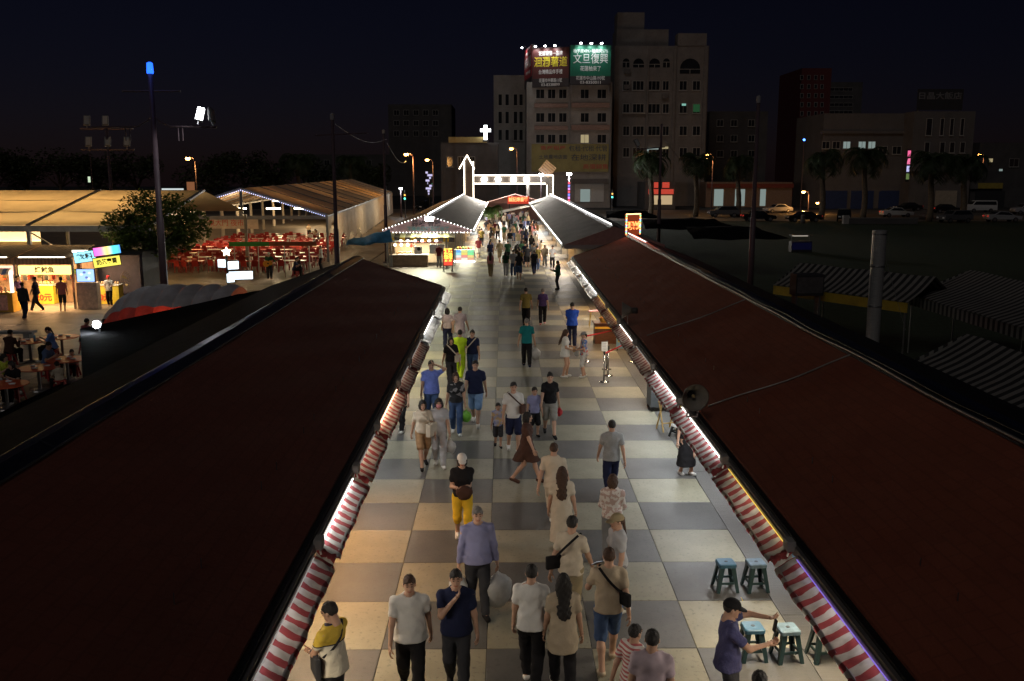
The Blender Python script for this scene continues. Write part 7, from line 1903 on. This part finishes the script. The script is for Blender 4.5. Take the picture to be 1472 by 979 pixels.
def rel(t, dx, dy): return Vector((t.x + dx, t.y + dy, 0))
T = RTB
sit_at(rel(T[0], -.95, -.35), 70, 'diner in lime yellow tee at the round red table', h=1.66, topm=M('cloth_limey', (.50, .55, .05), .85, var=.15), bottom='lgrey', hair='bob')
sit_at(rel(T[0], .85, -.45), -150 + 20, 'small diner in cream shirt with back turned', h=1.30, top='cream', bottom='black', kid=True)
sit_at(rel(T[2], -.75, .15), 80, 'diner in slate blue tee beside a child', h=1.70, top='denim', bottom='black', topm=M('cloth_slate', (.08, .13, .26), .85, var=.15))
sit_at(rel(T[2], -.15, .75), 10, 'child diner in grey vest beside the slate blue tee', h=1.20, top='grey', bottom='black', kid=True, pose='sit2')
sit_at(rel(T[3], .85, .0), -80, 'diner in sky blue shirt with a ponytail', h=1.66, top='sky', bottom='black', hair='pony', fem=True, topm=M('cloth_cornflower', (.12, .22, .50), .85, var=.15))
sit_at(rel(T[3], -.3, -.85), 170, 'diner in dark brown jacket with back turned', h=1.68, top='brown', bottom='black', sleeve=2)
sit_at(rel(T[1], -.2, .95), -10, 'diner in black tee at the lowest red table', h=1.66, top='black', bottom='black', hair='bob')
sit_at(rel(T[4], .6, .55), 150, 'diner in maroon tee with wide back turned', h=1.74, top='maroon', bottom='black', fat=1.15, hair='short', topm=M('cloth_wine', (.22, .05, .06), .85, var=.15))
sit_at(rel(T[4], 1.3, .5), 165, 'diner in dark teal tee with back turned', h=1.72, top='teal', bottom='black', fat=1.1)
# --- guitarist and tent diners
o, P = who(ft(388, 402), 8, 'busker in dark green jacket and white cap playing a guitar', h=1.72, pose='guitar', top='green', bottom='charcoal', sleeve=2, capc='white', lod=1)
g = empty('guitar', P['RM'] @ Vector((-.04, -.24, 1.02)), P['RM'].to_euler().z, 'orange acoustic guitar held by the busker', 'guitar'); GW = M('guitar_wood', (.62, .27, .03), .3, var=.1)
MB().lathe([(.19, 0), (.20, .01), (.20, .08), (.19, .09)], 22, at=(-.12, .05, 0), rot=Matrix.Rotation(R(90), 3, 'X')).build('lower_bout', GW, g); MB().lathe([(.14, 0), (.15, .01), (.15, .075), (.14, .085)], 20, at=(.13, .048, .05), rot=Matrix.Rotation(R(90), 3, 'X')).build('upper_bout', GW, g)
MB().bar((.2, -.03, .08), (.72, -.03, .26), .05, .025).build('neck', WOODB, g); MB().lathe([(.05, 0), (.05, .004)], 14, at=(0, -.042, .02), rot=Matrix.Rotation(R(90), 3, 'X')).build('sound_hole', BLACK, g)
for i, (px, py, f_, tp_, bt_, lb) in enumerate(((424, 398, 90, 'navy', 'black', 'navy'), (432, 396, -60, 'black', 'black', 'black'), (447, 352, 0, 'white', 'black', 'white'), (452, 348, 60, 'cream', 'brown', 'cream'), (458, 350, -60, 'lgrey', 'black', 'pale grey'), (444, 338, 20, 'beige', 'black', 'beige'))):
    q = ft(px, py); who(q, f_, 'seated tent diner in %s tee among the red chairs' % lb, h=1.66, pose='sit', top=tp_, bottom=bt_, lod=1); stool(q, 0, 'red plastic stool under the tent diner in %s tee' % lb, REDP, REDP, False, .44, group='stools of the tent diners')
who(ft(462, 388), -70, 'standing server in white shirt at the tent corner post', h=1.68, pose='hold', top='white', bottom='black', lod=1)
# --- the crowd before the gateway: copies of a few builds, dressed one by one
base = []
for ps, kw in (('walk', {}), ('walk2', {}), ('walk3', dict(fem=True, hair='long')), ('walk', dict(fem=True, hair='bob', legs=.45)), ('walk2', dict(legs=.5)), ('stand2', dict(hair='pony', fem=True)), ('phone', {}), ('walk3', dict(dress=True, skirt=.6, fem=True, hair='long'))):
    o, P = person((0, -30, 0), 0, pose=ps, lod=1, label='tmp', **kw); base.append(o)
tops = ['white', 'black', 'cream', 'olive', 'grey', 'navy', 'lav', 'beige', 'charcoal', 'lgrey', 'khaki', 'maroon', 'pink', 'brown', 'green', 'tan']
bts = ['black', 'navy', 'khaki', 'lgrey', 'denim', 'charcoal']
spots = [(688, 372, 5, 3, 10, 4), (708, 366, 0, 12, 5, 0), (733, 358, 180, 1, 0, 5), (840 - 132, 350, 10, 8, 0, 1), (772, 390, 178, 9, 1, 1), (730, 378, 170, 3, 0, 0), (744, 384, 180, 3, 3, 2), (727, 397, 176, 15, 0, 2), (738, 397, 184, 11, 1, 6), (746, 403, 180, 4, 3, 3), (758, 385, 175, 0, 2, 4), (768, 380, 5, 5, 1, 1), (783, 384, 0, 6, 2, 0), (794, 386, -10, 8, 4, 6), (752, 372, 180, 7, 2, 5), (764, 368, 180, 8, 0, 2)]
rnd = random.Random(11); combos = [(a, b) for a in range(len(tops)) for b in range(len(bts))]; rnd.shuffle(combos)
pos = [(ft(px, py), f_) for px, py, f_, *_z in spots]
while len(pos) < 90:
    Y = 60 + 66 * (1 - rnd.random() ** 1.25); x = rnd.uniform(-2.4, 3.3) if Y > 84 else rnd.uniform(-1.2, 2.9)
    v = Vector((x, Y, 0))
    if all((v - q[0]).length > .62 for q in pos): pos.append((v, rnd.choice((0, 180, 180)) + rnd.uniform(-25, 25)))
fixed = {}
for i, (v, f_) in enumerate(pos):
    ta, bb = combos[i]; k = i % 8 if i >= 16 else spots[i][5]
    o = base[k] if k not in fixed else copy_tree(base[k]); fixed[k] = 1
    o.location = v; o.rotation_euler.z = R(f_); s = rnd.uniform(.94, 1.06); o.scale = (s, s, s)
    n = lambda c: CN.get(c, c)
    for c in o.children:
        st_ = c.name.split('.')[0]
        if st_ in ('shirt', 'dress'): c.material_slots[0].link = 'OBJECT'; c.material_slots[0].material = cloth(tops[ta])
        elif st_ in ('trousers', 'shorts', 'skirt'): c.material_slots[0].link = 'OBJECT'; c.material_slots[0].material = cloth(bts[bb])
    lower = 'hemmed dress and a %s bag' % n(bts[bb]) if k == 7 else n(bts[bb]) + (' shorts' if k in (3, 4) else ' trousers')
    o['label'] = ('person in %s top and %s in the crowd before the gateway' % (n(tops[ta]), lower)) if k != 7 else 'person in %s dress in the crowd before the gateway, dress number %d towards the gate' % (n(tops[ta]), i)
    if k == 7: o['label'] = 'person in a %s dress with long hair in the crowd before the gateway' % n(tops[ta])
    o['group'] = 'crowd before the gateway'
